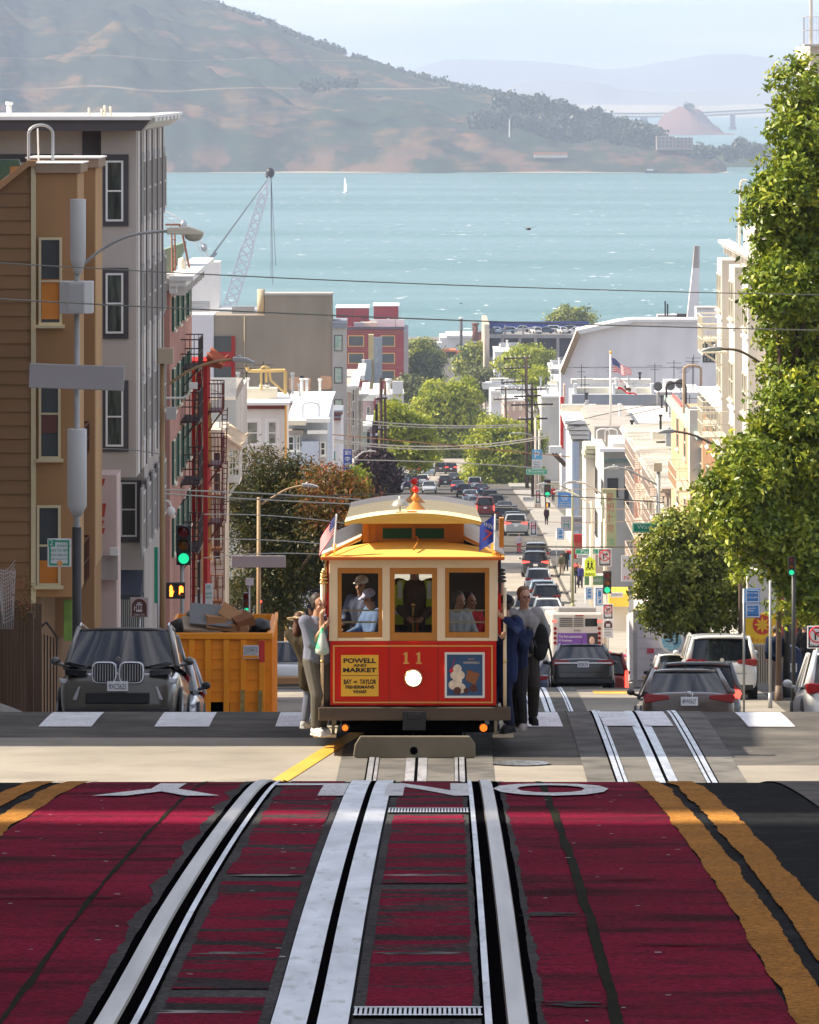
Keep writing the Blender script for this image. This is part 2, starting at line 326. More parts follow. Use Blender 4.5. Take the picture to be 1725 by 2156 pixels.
# ------------------------------------------------------------ ground, road, rails, paint
M_asph = mat('asphalt', (.095,.088,.082), .9, v=.22, s=1.2, b=.5, bs=90, c2=(.15,.137,.118), thr=(.4,.65))
M_asph2 = mat('fresh_asphalt', (.02,.021,.024), .9, v=.2, s=2, b=.9, bs=130, c2=(.05,.052,.058), thr=(.5,.75), g=45)
M_sunlit = mat('sunlit_road', (.35,.315,.265), .9, v=.15, s=.8, b=.3, bs=60, c2=(.29,.26,.22), thr=(.45,.65))  # pale road tone that stands for sunlit asphalt
M_walk = mat('pavement', (.33,.31,.28), .9, v=.15, s=1.2, b=.2)
M_railt = mat('rail_steel', (.34,.32,.30), .38, .8, v=.3, s=4, st=(9,.5,1)); M_slot = mat('slot_steel', (.56,.58,.62), .4, .6, v=.25, s=4, st=(5,1.2,1), c2=(.30,.29,.28), thr=(.55,.72))
M_groove = mat('groove', (.004,.004,.005), .95, v=0, spec=0)
M_redp = mat('red_lane_paint', (.27,.009,.045), .95, v=.3, s=1.5, b=.8, bs=150, st=(.7,1.6,1), c2=(.085,.012,.022), thr=(.49,.63), spec=.08, g=38)
M_redw = mat('worn_red_paint', (.27,.010,.045), .95, v=.25, s=1.7, b=.8, bs=150, st=(.8,2.6,1), c2=(.06,.052,.055), thr=(.52,.555), spec=.08, g=38)
M_yel = mat('yellow_line_paint', (.42,.19,.04), .9, v=.2, s=4, b=.3, bs=120, c2=(.34,.17,.05), thr=(.55,.7), g=40); M_wpaint = mat('white_road_paint', (.72,.73,.74), .7, v=.12, s=4, c2=(.4,.4,.4), thr=(.58,.72), g=45)
def sheet(name, x0, x1, y0, y1, off, M, jl=0, jr=0, je=0, seed=0, world=False, k=True, parent=None, step=None, nx=1):
    ys = [y0]+[y for y in YG if y0 < y < y1]+[y1]
    if jl or jr:
        jl *= .55; jr *= .55
        ys = sorted(set(ys+list(np.arange(y0, y1, step or .05))))
    rnd = random.Random(seed); vs = []; f = (lambda x, y: x) if world else SX
    for y in ys:
        a = x0+(jl*(mnoise.noise(Vector((y*1.3,seed,0)))*1.1+mnoise.noise(Vector((y*5,seed,3)))*.35+rnd.uniform(-.12,.12)) if jl else 0)
        b = x1+(jr*(mnoise.noise(Vector((y*1.1,seed,7)))*1.1+mnoise.noise(Vector((y*5,seed,9)))*.35+rnd.uniform(-.12,.12)) if jr else 0)
        if je and min(y-y0, y1-y) < .12: a += rnd.uniform(0,je); b -= rnd.uniform(0,je)
        for i in range(nx+1): vs.append((f(a+(b-a)*i/nx,y), y, gz(y)+off))
    n = nx+1; m_ = MB(); m_.add(vs, [(j*n+i,j*n+i+1,(j+1)*n+i+1,(j+1)*n+i) for j in range(len(ys)-1) for i in range(nx)])
    o = m_.obj(name, M, parent)
    return kind(o) if k else o
sheet('ground', -700, 900, -40, 2200, -.03, mat('town_ground', (.2,.19,.17), 1, v=.3, s=.02), world=True, nx=8)
RC = 1.13                                     # street centre line
sheet('road', RC-7.5, RC+7.5, -40, 29.5, 0, M_asph2)
sheet('road', RC-7.5, RC+7.5, 29.5, 82, 0, M_asph)
sheet('road', RC-7.5, RC+7.5, 82, 1880, 0, M_asph)
# cross streets
for nm, a, b, xr in (('cross_street',58,73.2,60),('cross_street',141,158.5,60),('cross_street',452,470,90),('cross_street',735,765,90)):
    for s in (-1,1):
        xa, xb = (RC-xr, RC-7.5) if s < 0 else (RC+7.5, RC+xr)
        sheet(nm, xa, xb, a, b, -.004, M_asph)
# pale patches with sunlight painted in where it falls on the road
sheet('sunlit_road_patch', RC-7.4, -.95, 65.5, 74.6, .004, M_sunlit, jr=.05, seed=3)
sheet('sunlit_road_patch', -.95, 9, 66, 70.2, .004, M_sunlit, seed=4)
sheet('sunlit_road_patch', 3.9, 8.6, 100, 158, .004, M_sunlit, jl=.05, seed=6)
sheet('sunlit_road_patch', -7, 7.8, 143, 157.6, .0045, M_sunlit, seed=7)
sheet('sunlit_road_patch', -7, 8.4, 300, 470, .004, M_sunlit, seed=8); sheet('sunlit_road_patch', -7, 8, 820, 1000, .004, M_sunlit, seed=9)
# pavements with kerbs, broken at the cross streets
def walk(s, y0, y1):
    a, b = (RC-10.6, RC-7.5) if s < 0 else (RC+7.5, RC+10.6)
    ys = [y0]+[y for y in YG if y0 < y < y1]+[y1]; vs = []
    for y in ys:
        z = gz(y)
        for x, dz in ((a,-.2),(a,.14),(b,.14),(b,-.2)): vs.append((SX(x,y),y,z+dz))
    fs = [(j*4+i,j*4+i+1,j*4+4+i+1,j*4+4+i) for j in range(len(ys)-1) for i in range(3)]+[(0,1,2,3)]+[tuple(4*(len(ys)-1)+i for i in (3,2,1,0))]
    kind(MB().add(vs, fs).obj('sidewalk', M_walk))
for s in (-1,1):
    for a, b in ((-40,57),(73.6,139),(160.5,450),(472,733),(767,1500)): walk(s, a, b)
TL, TR = -.37, 2.63        # slot centre of each track
def track(c, y0, y1, main):
    r = .5335
    G = 'parallel steel track strips set into the street'
    if main:
        for xa, xb in ((c-.112,c-.014),(c+.014,c+.100)): sheet('cable_slot_rail', xa, xb, y0, y1, .012, M_slot)
        sheet('cable_slot', c-.018, c+.018, y0, y1, .010, M_groove)
        for s in (-1,1):
            def P(a, b): return (c+s*a, c+s*b) if s > 0 else (c-b, c-a)
            sheet('rail_groove', *P(.466,.625), y0, y1, .0075, M_groove, jl=.012, jr=.012, seed=s+5)
            a_, b_ = P(.540,.594)
            ys = [y0]+[y for y in YG if y0 < y < y1]+[y1]; vs = []
            for y in ys:
                for x, dz in ((a_-.006,.004),(a_,.016),(b_,.016),(b_+.006,.004)): vs.append((SX(x,y),y,gz(y)+dz))
            kind(MB().add(vs, [(j*4+i,j*4+i+1,j*4+5+i,j*4+4+i) for j in range(len(ys)-1) for i in range(3)]).obj('rail', M_railt))
            sheet('guard_rail', *P(.476,.496), y0, y1, .013, M_slot)
    else:
        sheet('track_bed', c-.95, c+.95, y0, y1, .0085, mat('track_bed', (.17,.16,.145), .9, v=.15, s=1.5, b=.2, c2=(.11,.105,.098), thr=(.45,.6)))
        for xa, xb in ((c-.13,c-.02),(c+.02,c+.13)): sheet('cable_slot_rail', xa, xb, y0, y1, .014, M_slot)
        sheet('cable_slot', c-.025, c+.025, y0, y1, .012, M_groove)
        for s in (-1,1):
            sheet('rail_groove', c+s*.54-.075, c+s*.54+.075, y0, y1, .012, M_groove)
            sheet('rail', c+s*.56-.032, c+s*.56+.032, y0, y1, .022, M_slot); sheet('guard_rail', c+s*.49-.02, c+s*.49+.02, y0, y1, .018, M_slot)
track(TL, -40, 31, True); track(TL, 60, 165, False)
track(TR, 60, 165, False); track(TR, 20, 31, False)
# transit lane paint: outside the rails and the panels between them
sheet('red_lane', -1.83, TL-.635, -40, 30, .004, M_redp, jr=.03, seed=11)
sheet('red_lane', TL+.635, .965, -40, 30, .004, M_redp, jl=.02, jr=.012, seed=12)
sheet('pavement_joint', -1.24, -1.222, -40, 30, .007, mat('grassy_joint', (.016,.018,.010), .95, v=.3, s=9, g=60), jl=.018, jr=.018, seed=13)
sheet('pavement_joint', .458, .492, -40, 30, .007, MC['grassy_joint'], jl=.022, jr=.022, seed=14)
M_track = mat('track_concrete', (.075,.073,.075), .9, v=.3, s=3, b=.6, bs=110, g=40)
sheet('track_concrete', TL-.475, TL-.118, -40, 30, .004, M_track); sheet('track_concrete', TL+.108, TL+.475, -40, 30, .004, M_track)
for k, (a, b) in enumerate(((-2,16.35),(16.6,20.5),(20.9,26.3),(26.35,29.5))):
    sheet('red_panel', TL-.43, TL-.15, a, b, .008, M_redw, jl=.04, jr=.008, seed=20+k, step=.03)
for k, (a, b) in enumerate(((-2,15.6),(16.1,20.1),(20.4,25.0),(25.5,29.5))):
    sheet('red_panel', TL+.14, TL+.445, a, b, .008, M_redw, jl=.008, jr=.04, seed=40+k, step=.03)
for k, (xa, xb, ya) in enumerate(((TL+.68,.40,18.95),(TL+.68,.40,16.1))):  # worn bare patches beside the rails
    sheet('worn_patch', xa, xb, ya, ya+.16, .0075, M_track, jl=.12, jr=.02, je=.2, seed=60+k, step=.03)
for k, (xa, xb, l, r) in enumerate(((TL-.665,TL-.61,.07,0),(TL+.61,TL+.645,0,.06))): sheet('worn_edge', xa, xb, 8, 29.5, .0065, M_track, jl=l, jr=r, seed=300+k, step=.03)
for k, (a, b) in enumerate(((17.6,17.68),(15.9,15.98),(20.75,20.85))):
    for q, (xa, xb) in enumerate(((TL-.46,TL-.14),(TL+.13,TL+.46))):
        sheet('worn_white_mark', xa, xb, a, b, .0095, mat('worn_white', (.28,.27,.27), .9, v=.4, s=5, c2=(.08,.07,.075), thr=(.45,.6)), je=.1, jl=.03, jr=.03, seed=80+k*4+q, step=.02)
# double yellow lines both sides of the lane
for k, (a, b) in enumerate(((.965,1.085),(1.135,1.265),(-1.95,-1.83),(-2.13,-2.01))):
    sheet('yellow_line', a, b, 8, 30, .008, M_yel, jl=.036, jr=.036, seed=100+k, step=.04)
def drape(me, cx, cy, rot, sx, sy, off, M, name):
    bm = bmesh.new(); bm.from_mesh(me); bmesh.ops.transform(bm, matrix=Matrix.Translation((cx,cy,0)) @ Matrix.Rotation(rot,4,'Z') @ Matrix.Diagonal((sx,sy,0.0001,1)), verts=bm.verts)
    bmesh.ops.triangulate(bm, faces=bm.faces); 
    for _ in range(2):
        ed = [e for e in bm.edges if e.calc_length() > .12]
        if ed: bmesh.ops.subdivide_edges(bm, edges=ed, cuts=1); bmesh.ops.triangulate(bm, faces=bm.faces)
    for v in bm.verts: v.co.z = gz(v.co.y)+off; v.co.x += .0065*v.co.y
    m2 = bpy.data.meshes.new(name); bm.to_mesh(m2); bm.free(); m2.materials.append(M)
    o = bpy.data.objects.new(name, m2); C.objects.link(o); return kind(o)
for ch, dx, wd in (('O',1160,.56),('N',900,.40),('L',652,.36),('Y',348,.60)):
    me = textmesh(ch, 1, 0, bold=.03); vs = np.array([v.co[:2] for v in me.vertices]); lo, hi = vs.min(0), vs.max(0)
    me.transform(Matrix.Diagonal((wd/(hi[0]-lo[0]), 1.75/(hi[1]-lo[1]), 1, 1)) @ Matrix.Translation((-(lo[0]+hi[0])/2, -(lo[1]+hi[1])/2, 0)))
    drape(me, X_(dx,27.6)-.0065*27.6, 27.6, math.pi, 1, 1, .0125, M_wpaint, 'painted_letter')
# drain grates across the slot
def grate(x0, x1, y0, y1):
    m_ = MB(); z = lambda y: gz(y)+.012; n = 26
    for i in range(n):
        a = x0+(x1-x0)*(i+.15)/n; b = x0+(x1-x0)*(i+.72)/n; m_.quad((SX(a,y0),y0,z(y0)),(SX(b,y0),y0,z(y0)),(SX(b,y1),y1,z(y1)),(SX(a,y1),y1,z(y1)))
    for y in (y0, y1-.03): m_.quad((SX(x0,y),y,z(y)+.002),(SX(x1,y),y,z(y)+.002),(SX(x1,y+.03),y+.03,z(y+.03)+.002),(SX(x0,y+.03),y+.03,z(y+.03)+.002))
    kind(m_.obj('road_grate', M_slot))
sheet('grate_pit', TL+.11, TL+.47, 15.82, 16.02, .0100, M_groove); grate(TL+.11, TL+.47, 15.8, 16.04)
sheet('grate_pit', TL+.11, TL+.47, 25.1, 25.4, .0100, M_groove); grate(TL+.11, TL+.47, 25.05, 25.45)
# intersection: crosswalk stripes, yellow line, manhole
for dx0, dx1, skew in ((95,205,.14),(335,448,.1),(585,690,.05),(1098,1180,-.04),(1265,1330,-.05),(1350,1408,-.05),(1563,1660,-.14)):
    y0, y1 = 76.6, 79.8; xa, xb = X_(dx0,78), X_(dx1,78); m_ = MB(); ys = [y0]+[y for y in YG if y0 < y < y1]+[y1]; vs = []
    for y in ys:
        for x in (xa,xb): vs.append((x,y,gz(y)+.0225 if dx0 in (1265,1350) else gz(y)+.012))
    kind(m_.add(vs, [(2*j,2*j+1,2*j+3,2*j+2) for j in range(len(ys)-1)]).obj('crosswalk_stripe', M_wpaint))
m_ = MB(); ys = [60+.25*i for i in range(65)]
kind(m_.add([(-1.55+.115*(y-68)+s,y,gz(y)+.012) for y in ys for s in (-.11,.11)], [(2*j,2*j+1,2*j+3,2*j+2) for j in range(len(ys)-1)]).obj('yellow_line', mat('bright_yellow_paint', (.72,.38,.05), .7, v=.1)))
for (dx, dy, Y, r) in ((1097,1605,70.4,.36),):
    x = X_(dx,Y); m_ = MB(); n = 32; m_.add([(x+r*math.cos(2*math.pi*i/n),Y+r*math.sin(2*math.pi*i/n),gz(Y+r*math.sin(2*math.pi*i/n))+.018) for i in range(n)], [tuple(range(n))])
    kind(m_.obj('manhole_cover', mat('manhole_iron', (.35,.37,.4), .4, .6, v=.3, s=20, c2=(.1,.1,.1), thr=(.5,.55))))
for xa, ya, c_ in ((4.0,154,M_yel),(5.6,154,M_yel),(9.6,128,M_yel)):
    sheet('yellow_patch', xa, xa+1.1, ya, ya+2.6, .012 if xa < 9 else .145, MC['bright_yellow_paint'])
for k, (dx, y) in enumerate(((905,330),(1100,1),)): pass

fl = MB(); g_ = random.Random(8)
for i in range(70):
    y = g_.uniform(15.6,28.5); x = g_.choice((g_.uniform(-1.8,-1.05),g_.uniform(.3,.95),g_.uniform(-.8,-.5))); w_ = g_.uniform(.008,.022); d_ = g_.uniform(.012,.03); fl.quad((SX(x,y),y,gz(y)+.0105),(SX(x+w_,y),y,gz(y)+.0105),(SX(x+w_,y+d_),y+d_,gz(y+d_)+.0105),(SX(x,y+d_),y+d_,gz(y+d_)+.0105))
kind(fl.obj('paint_flecks', mat('fleck', (.45,.44,.46), .8, v=0)), 'stuff')
for k, (xa, xb, y) in enumerate(((-1.83,-.98,19.7),(-1.8,-1.2,17.1),(.5,.96,20.6),(.48,.95,17.9),(.5,.93,22.9),(-1.6,-1.0,22.0))): sheet('road_crack', xa, xb, y, y+.035, .0098, MC['grassy_joint'], jl=.1, jr=.1, je=.25, seed=200+k, step=.008)
# ------------------------------------------------------------ buildings
def bld(name, label, x0, x1, Y0, Y1, zt, M, cat='building', group=None, base=None):
    zb = min(gz(Y0), gz(Y1))-2 if base is None else base
    t = thing(name, label, cat, ((x0+x1)/2, Y0, gz(Y0)), group=group)
    m_ = MB().box((x0,Y0,zb),(x1,Y1,zt)); o = m_.obj('wall', M, t, W=True); t['b'] = 0; del t['b']
    return t
def part(root, name, M, a, b, bev=0):
    return MB().box(a, b).obj(name, M, root, W=True, bev=bev)
def FP(face, pl):
    return {'S': lambda u, d, z: (u, pl-d, z), 'E': lambda u, d, z: (pl+d, u, z), 'W': lambda u, d, z: (pl-d, u, z)}[face]
def win(root, face, pl, a, b, z0, z1, M=None, pane=None, fw=.06, mull=1, sur=None, sw=.12, sill=True, vm=0, d=.05):
    P = FP(face, pl); M = M or M_white
    def bx(mb, u0, u1, d0, d1, w0, w1): mb.box(P(u0,d0,w0), P(u1,d1,w1))
    if sur:
        s = MB(); bx(s,a-sw,b+sw,-.02,.03,z0-sw,z0); bx(s,a-sw,b+sw,-.02,.03,z1,z1+sw); bx(s,a-sw,a,-.02,.03,z0,z1); bx(s,b,b+sw,-.02,.03,z0,z1)
        s.obj('window_surround', sur, root, W=True)
    f = MB(); bx(f,a,b,-.02,d,z0,z0+fw); bx(f,a,b,-.02,d,z1-fw,z1); bx(f,a,a+fw,-.02,d,z0+fw,z1-fw); bx(f,b-fw,b,-.02,d,z0+fw,z1-fw)
    for k in range(mull): zz = z0+(z1-z0)*(k+1)/(mull+1); bx(f,a+fw,b-fw,-.02,d*.8,zz-fw*.4,zz+fw*.4)
    for k in range(vm): uu = a+(b-a)*(k+1)/(vm+1); bx(f,uu-fw*.4,uu+fw*.4,-.02,d*.7,z0+fw,z1-fw)
    if sill: bx(f,a-.06,b+.06,-.02,d+.07,z0-.07,z0)
    fo = f.obj('window', M, root, W=True)
    p = MB(); bx(p,a+fw*.6,b-fw*.6,-.01,.012,z0+fw*.6,z1-fw*.6); p.obj('pane', pane or M_pane, fo, W=True)
    return fo
def winD(root, r, Y, **k): return win(root, 'S', Y, X_(r[0],Y), X_(r[2],Y), Z_(r[3],Y), Z_(r[1],Y), **k)
def cornice(root, face, pl, a, b, z, h=.5, proj=.5, M=None, brackets=0, name='cornice'):
    P = FP(face, pl); m_ = MB()
    for k,(zz,hh,pp) in enumerate(((z+h*.72,h*.28,proj),(z+h*.4,h*.32,proj*.7),(z,h*.4,proj*.3))): m_.box(P(a-pp*.3,0,zz),P(b+pp*.3,pp,zz+hh-.002))
    for i in range(brackets):
        u = a+(b-a)*(i+.5)/brackets; m_.box(P(u-.07,.002,z-.1),P(u+.07,proj*.62,z+h*.4-.01))
    return m_.obj(name, M or M_white, root, W=True)
def railing(mb, P, a, b, d0, d1, z, h=.95, n=None):
    r = .02; n = n or max(3, int((b-a)/.16))
    for zz in (z+h, z+h*.5): 
        mb.tube([P(a,d0,zz),P(a,d1,zz),P(b,d1,zz),P(b,d0,zz)], r, 4)
    for i in range(n+1): u = a+(b-a)*i/n; mb.cyl(P(u,d1,z),P(u,d1,z+h),r*.7,n=4)
    for i in range(1,4):
        dd = d0+(d1-d0)*i/4
        for u in (a,b): mb.cyl(P(u,dd,z),P(u,dd,z+h),r*.7,n=4)
def fire_escape(root, face, pl, a, b, zs, M, proj=.95, ladder=True):
    P = FP(face, pl); m_ = MB()
    for z in zs:
        for i in range(8): u = a+(b-a)*(i+.5)/8; m_.box(P(u-(b-a)/22,.02,z-.05),P(u+(b-a)/22,proj,z))
        m_.box(P(a,proj-.05,z-.12),P(b,proj,z-.05)); m_.box(P(a,.0,z-.12),P(b,.05,z-.055)); railing(m_, P, a, b, .02, proj, z)
        for u in (a+.1,b-.1): m_.cyl(P(u,.0,z-.7),P(u,proj*.9,z-.08),.025,n=4)
    if ladder:
        zz = sorted(zs)
        for k in range(len(zz)-1):
            for o_ in (.45,.62): 
                m_.cyl(P(a+.25,o_,zz[k]),P(b-.35,o_,zz[k+1]),.025,n=4)
            for i in range(12): t = (i+.5)/12; m_.cyl(P(a+.25+(b-a-.6)*t,.45,zz[k]+(zz[k+1]-zz[k])*t),P(a+.25+(b-a-.6)*t,.62,zz[k]+(zz[k+1]-zz[k])*t),.02,n=4)
        for o_ in (.2,.5): m_.cyl(P(b-.2,o_,zz[0]-2.5),P(b-.2,o_,zz[0]+.9),.022,n=4)
        for i in range(9): m_.cyl(P(b-.2,.2,zz[0]-2.4+i*.3),P(b-.2,.5,zz[0]-2.4+i*.3),.015,n=4)
    return m_.obj('fire_escape', M, root, W=True)
def hoop(root, x, Y, z0, z1, w_=.6, M=None, r=.04):
    m_ = MB(); n = 8; pts = [(x-w_/2,Y,z0),(x-w_/2,Y,z1-.2)]+[(x-w_/2*math.cos(math.pi*i/n),Y,z1-.2+.2*math.sin(math.pi*i/n)) for i in range(1,n)]+[(x+w_/2,Y,z1-.2),(x+w_/2,Y,z0)]
    m_.tube(pts, r, 6); return m_.obj('ladder_hoop', M or M_steel, root, W=True)
def vent(root, x, Y, z0, h, r=.08, M=None, cap=True, name='vent_pipe'):
    m_ = MB(); m_.cyl((x,Y,z0),(x,Y,z0+h),r,n=8)
    if cap: m_.cyl((x,Y,z0+h),(x,Y,z0+h+r*1.2),r*1.5,n=8)
    return m_.obj(name, M or M_white, root, W=True)
# ------------------------------------------------------------ foliage
def leafmat(n, a, b, c, trans=.3, rough=.5):
    M = bpy.data.materials.new(n); M.use_nodes = True; t = M.node_tree; N = t.nodes; L = t.links; p = N['Principled BSDF']; p.inputs['Roughness'].default_value = rough; p.inputs['Specular IOR Level'].default_value = .35
    at_ = N.new('ShaderNodeAttribute'); at_.attribute_name = 'tone'; cr = N.new('ShaderNodeValToRGB'); e = cr.color_ramp.elements
    e[0].color = (*a,1); e[1].color = (*c,1); x = e.new(.5); x.color = (*b,1); L.new(at_.outputs['Fac'], cr.inputs[0]); L.new(cr.outputs[0], p.inputs['Base Color'])
    tr = N.new('ShaderNodeBsdfTranslucent'); L.new(cr.outputs[0], tr.inputs[0]); ms = N.new('ShaderNodeMixShader'); ms.inputs[0].default_value = trans
    L.new(p.outputs[0], ms.inputs[1]); L.new(tr.outputs[0], ms.inputs[2]); L.new(ms.outputs[0], N['Material Output'].inputs['Surface']); return M
M_leaf = leafmat('leaf_bright', (.06,.11,.010), (.19,.26,.02), (.56,.55,.05), .2, .38); M_leafd = leafmat('leaf_dark', (.07,.10,.016), (.24,.28,.04), (.52,.50,.10), .15, .35)
M_leafr = leafmat('leaf_red_tips', (.045,.06,.014), (.16,.11,.02), (.52,.11,.03)); M_leaff = leafmat('leaf_far', (.12,.17,.012), (.36,.41,.025), (.62,.60,.06), .4); M_leafp = leafmat('leaf_purple', (.03,.012,.016), (.05,.02,.025), (.08,.03,.03))
M_leafg = leafmat('leaf_grey', (.08,.10,.03), (.17,.19,.06), (.32,.32,.11))
M_bark = mat('bark', (.10,.07,.05), .95, v=.3, s=6, st=(2,2,.4), b=.4)
def leafmesh(name, blobs, nc, per, rc, size, M, parent, seed=0, asp=.45, tone=None, shell=.78, W=True, mid=None):
    g = np.random.default_rng(seed)
    if mid:
        wt = np.array([b[1][0]*b[1][2]+b[1][1]*b[1][2] for b in blobs], float); wt /= wt.sum(); ii = g.choice(len(blobs), mid[0], p=wt); dm = g.normal(size=(mid[0],3)); dm[:,1] -= .35; dm /= np.linalg.norm(dm,axis=1)[:,None]
        cs = np.array([b[0] for b in blobs], float)[ii]+dm*np.maximum(np.array([b[1] for b in blobs], float)[ii]*(.8+.25*g.random((mid[0],1)))-mid[1]*.62, .15); blobs = [(tuple(c_), (mid[1]*f_, mid[1]*f_, mid[1]*f_*.75)) for c_, f_ in zip(cs, .55+.8*g.random(mid[0]))]
    wts = np.array([b[1][0]*b[1][2]+b[1][1]*b[1][2]+b[1][0]*b[1][1] for b in blobs], float); wts /= wts.sum()
    ix = g.choice(len(blobs), nc, p=wts); c = np.array([b[0] for b in blobs], float)[ix]; rr = np.array([b[1] for b in blobs], float)[ix]
    d = g.normal(size=(nc,3)); d /= np.linalg.norm(d,axis=1)[:,None]; rad = shell+(1.06-shell)*g.random((nc,1))**.6
    cl = c+d*rr*rad
    n = nc*per; p = np.repeat(cl,per,0)+g.normal(size=(n,3))*rc*np.array([1,1,.75]); dd = np.repeat(d,per,0)
    nrm = dd*.9+g.normal(size=(n,3))*.75+np.array([0,0,.35]); nrm /= np.linalg.norm(nrm,axis=1)[:,None]
    u = np.cross(nrm, g.normal(size=(n,3))); u /= np.linalg.norm(u,axis=1)[:,None]; v = np.cross(nrm,u)
    L_ = size*(.6+.7*g.random((n,1))); w_ = L_*asp*(.8+.4*g.random((n,1)))
    V = np.empty((n,4,3)); V[:,0] = p-u*L_/2; V[:,1] = p+v*w_/2+nrm*w_*.18; V[:,2] = p+u*L_/2-nrm*L_*.1; V[:,3] = p-v*w_/2+nrm*w_*.18
    if parent is not None and W: V -= np.array(parent.location)
    me = bpy.data.meshes.new(name); me.vertices.add(4*n); me.vertices.foreach_set('co', V.ravel()); me.loops.add(4*n); me.loops.foreach_set('vertex_index', np.arange(4*n))
    me.polygons.add(n); me.polygons.foreach_set('loop_start', np.arange(0,4*n,4)); me.update(calc_edges=True)
    tn = np.clip(np.repeat(g.random(nc),per)*.55+g.random(n)*.45, 0, 1)
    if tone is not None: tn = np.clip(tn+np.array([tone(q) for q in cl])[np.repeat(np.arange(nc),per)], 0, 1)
    a = me.attributes.new('tone','FLOAT','FACE'); a.data.foreach_set('value', tn.astype(np.float32))
    me.materials.append(M); o = bpy.data.objects.new(name, me); C.objects.link(o); o.parent = parent; return o
def limbs(parent, base, blobs, r0=.2, seed=0, M=None, name='trunk', stem=.35):
    rnd = random.Random(seed); m_ = MB(); m_.smooth = True; b = Vector(base); cen = sum((Vector(q[0]) for q in blobs), Vector())/len(blobs)
    fk = b.lerp(Vector((cen.x*.5+b.x*.5,cen.y*.5+b.y*.5,b.z+(cen.z-b.z)*stem*2)), .5); m_.cyl(b, fk, r0, r0*.75, 10)
    for q in blobs:
        e = Vector(q[0])+Vector((rnd.uniform(-.2,.2)*q[1][0],0,q[1][2]*.2)); p = fk; r = r0*.55
        for k in range(1,5):
            nx = fk.lerp(e, k/4)+Vector((rnd.uniform(-1,1),rnd.uniform(-1,1),rnd.uniform(-.5,.8)))*(e-fk).length*.07*(k < 4); m_.cyl(p, nx, r, r*.72, 7); p = nx; r *= .72
        for k in range(5):
            dr = Vector((rnd.uniform(-1,1),rnd.uniform(-1,1),rnd.uniform(-.3,1))).normalized(); m_.cyl(p, p+Vector((dr.x*q[1][0],dr.y*q[1][1],dr.z*q[1][2]))*.8, r*.6, r*.15, 5)
    return m_.obj(name, M or M_bark, parent, W=True)
def tree(name, label, base, blobs, nc, per, rc, size, M, seed=0, r0=.2, group=None, cat='tree', tone=None, asp=.45, stem=.35, mid=None):
    t = thing(name, label, cat, base, group=group)
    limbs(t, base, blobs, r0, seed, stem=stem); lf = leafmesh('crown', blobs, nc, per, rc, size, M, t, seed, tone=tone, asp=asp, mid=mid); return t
def B_(dx, dy, Y, r, ry=None, rz=None):  # blob from photo px: centre, radius in D px
    m_ = r/F*Y; return (at(dx,dy,Y), (m_, (ry if ry else m_), (rz/F*Y if rz else m_)))
# ------------------------------------------------------------ people
def _cap(mb, a, b, ra, rb, n=10):
    mb.cyl(a, b, ra, rb, n); mb.sph(a, ra, 6); mb.sph(b, rb, 6)
def remesh(name, mb, M, parent, vox, sm=3):
    me = mb.mesh(name, [M]); o = bpy.data.objects.new(name, me); C.objects.link(o)
    r = o.modifiers.new('r','REMESH'); r.mode = 'VOXEL'; r.voxel_size = vox; r.use_smooth_shade = True
    if sm: q = o.modifiers.new('s','SMOOTH'); q.iterations = sm; q.factor = .5
    dg = bpy.context.evaluated_depsgraph_get(); m2 = bpy.data.meshes.new_from_object(o.evaluated_get(dg), depsgraph=dg); m2.name = name
    o.modifiers.clear(); o.data = m2; bpy.data.meshes.remove(me)
    if not m2.materials: m2.materials.append(M)
    m2.polygons.foreach_set('use_smooth', [True]*len(m2.polygons)); o.parent = parent; return o
def ik(a, t, l1, l2, pole):
    a = Vector(a); t = Vector(t); d = t-a; L = min(d.length, (l1+l2)*.995); d.normalize(); t = a+d*L
    x = (l1*l1-l2*l2+L*L)/(2*L); h = math.sqrt(max(0,l1*l1-x*x)); p = Vector(pole); p = (p-d*p.dot(d)); p.normalize(); return a+d*x+p*h, t
SK = {}
def clothm(c): 
    k = 'cloth_%02x%02x%02x' % tuple(int(q*255) for q in c); return mat(k, c, .9, v=.12, s=9, spec=.2, b=.15, bs=60)
def skinm(c=(.50,.27,.17)): return mat('skin_%02x' % int(c[0]*255), c, .55, v=.06, s=8)
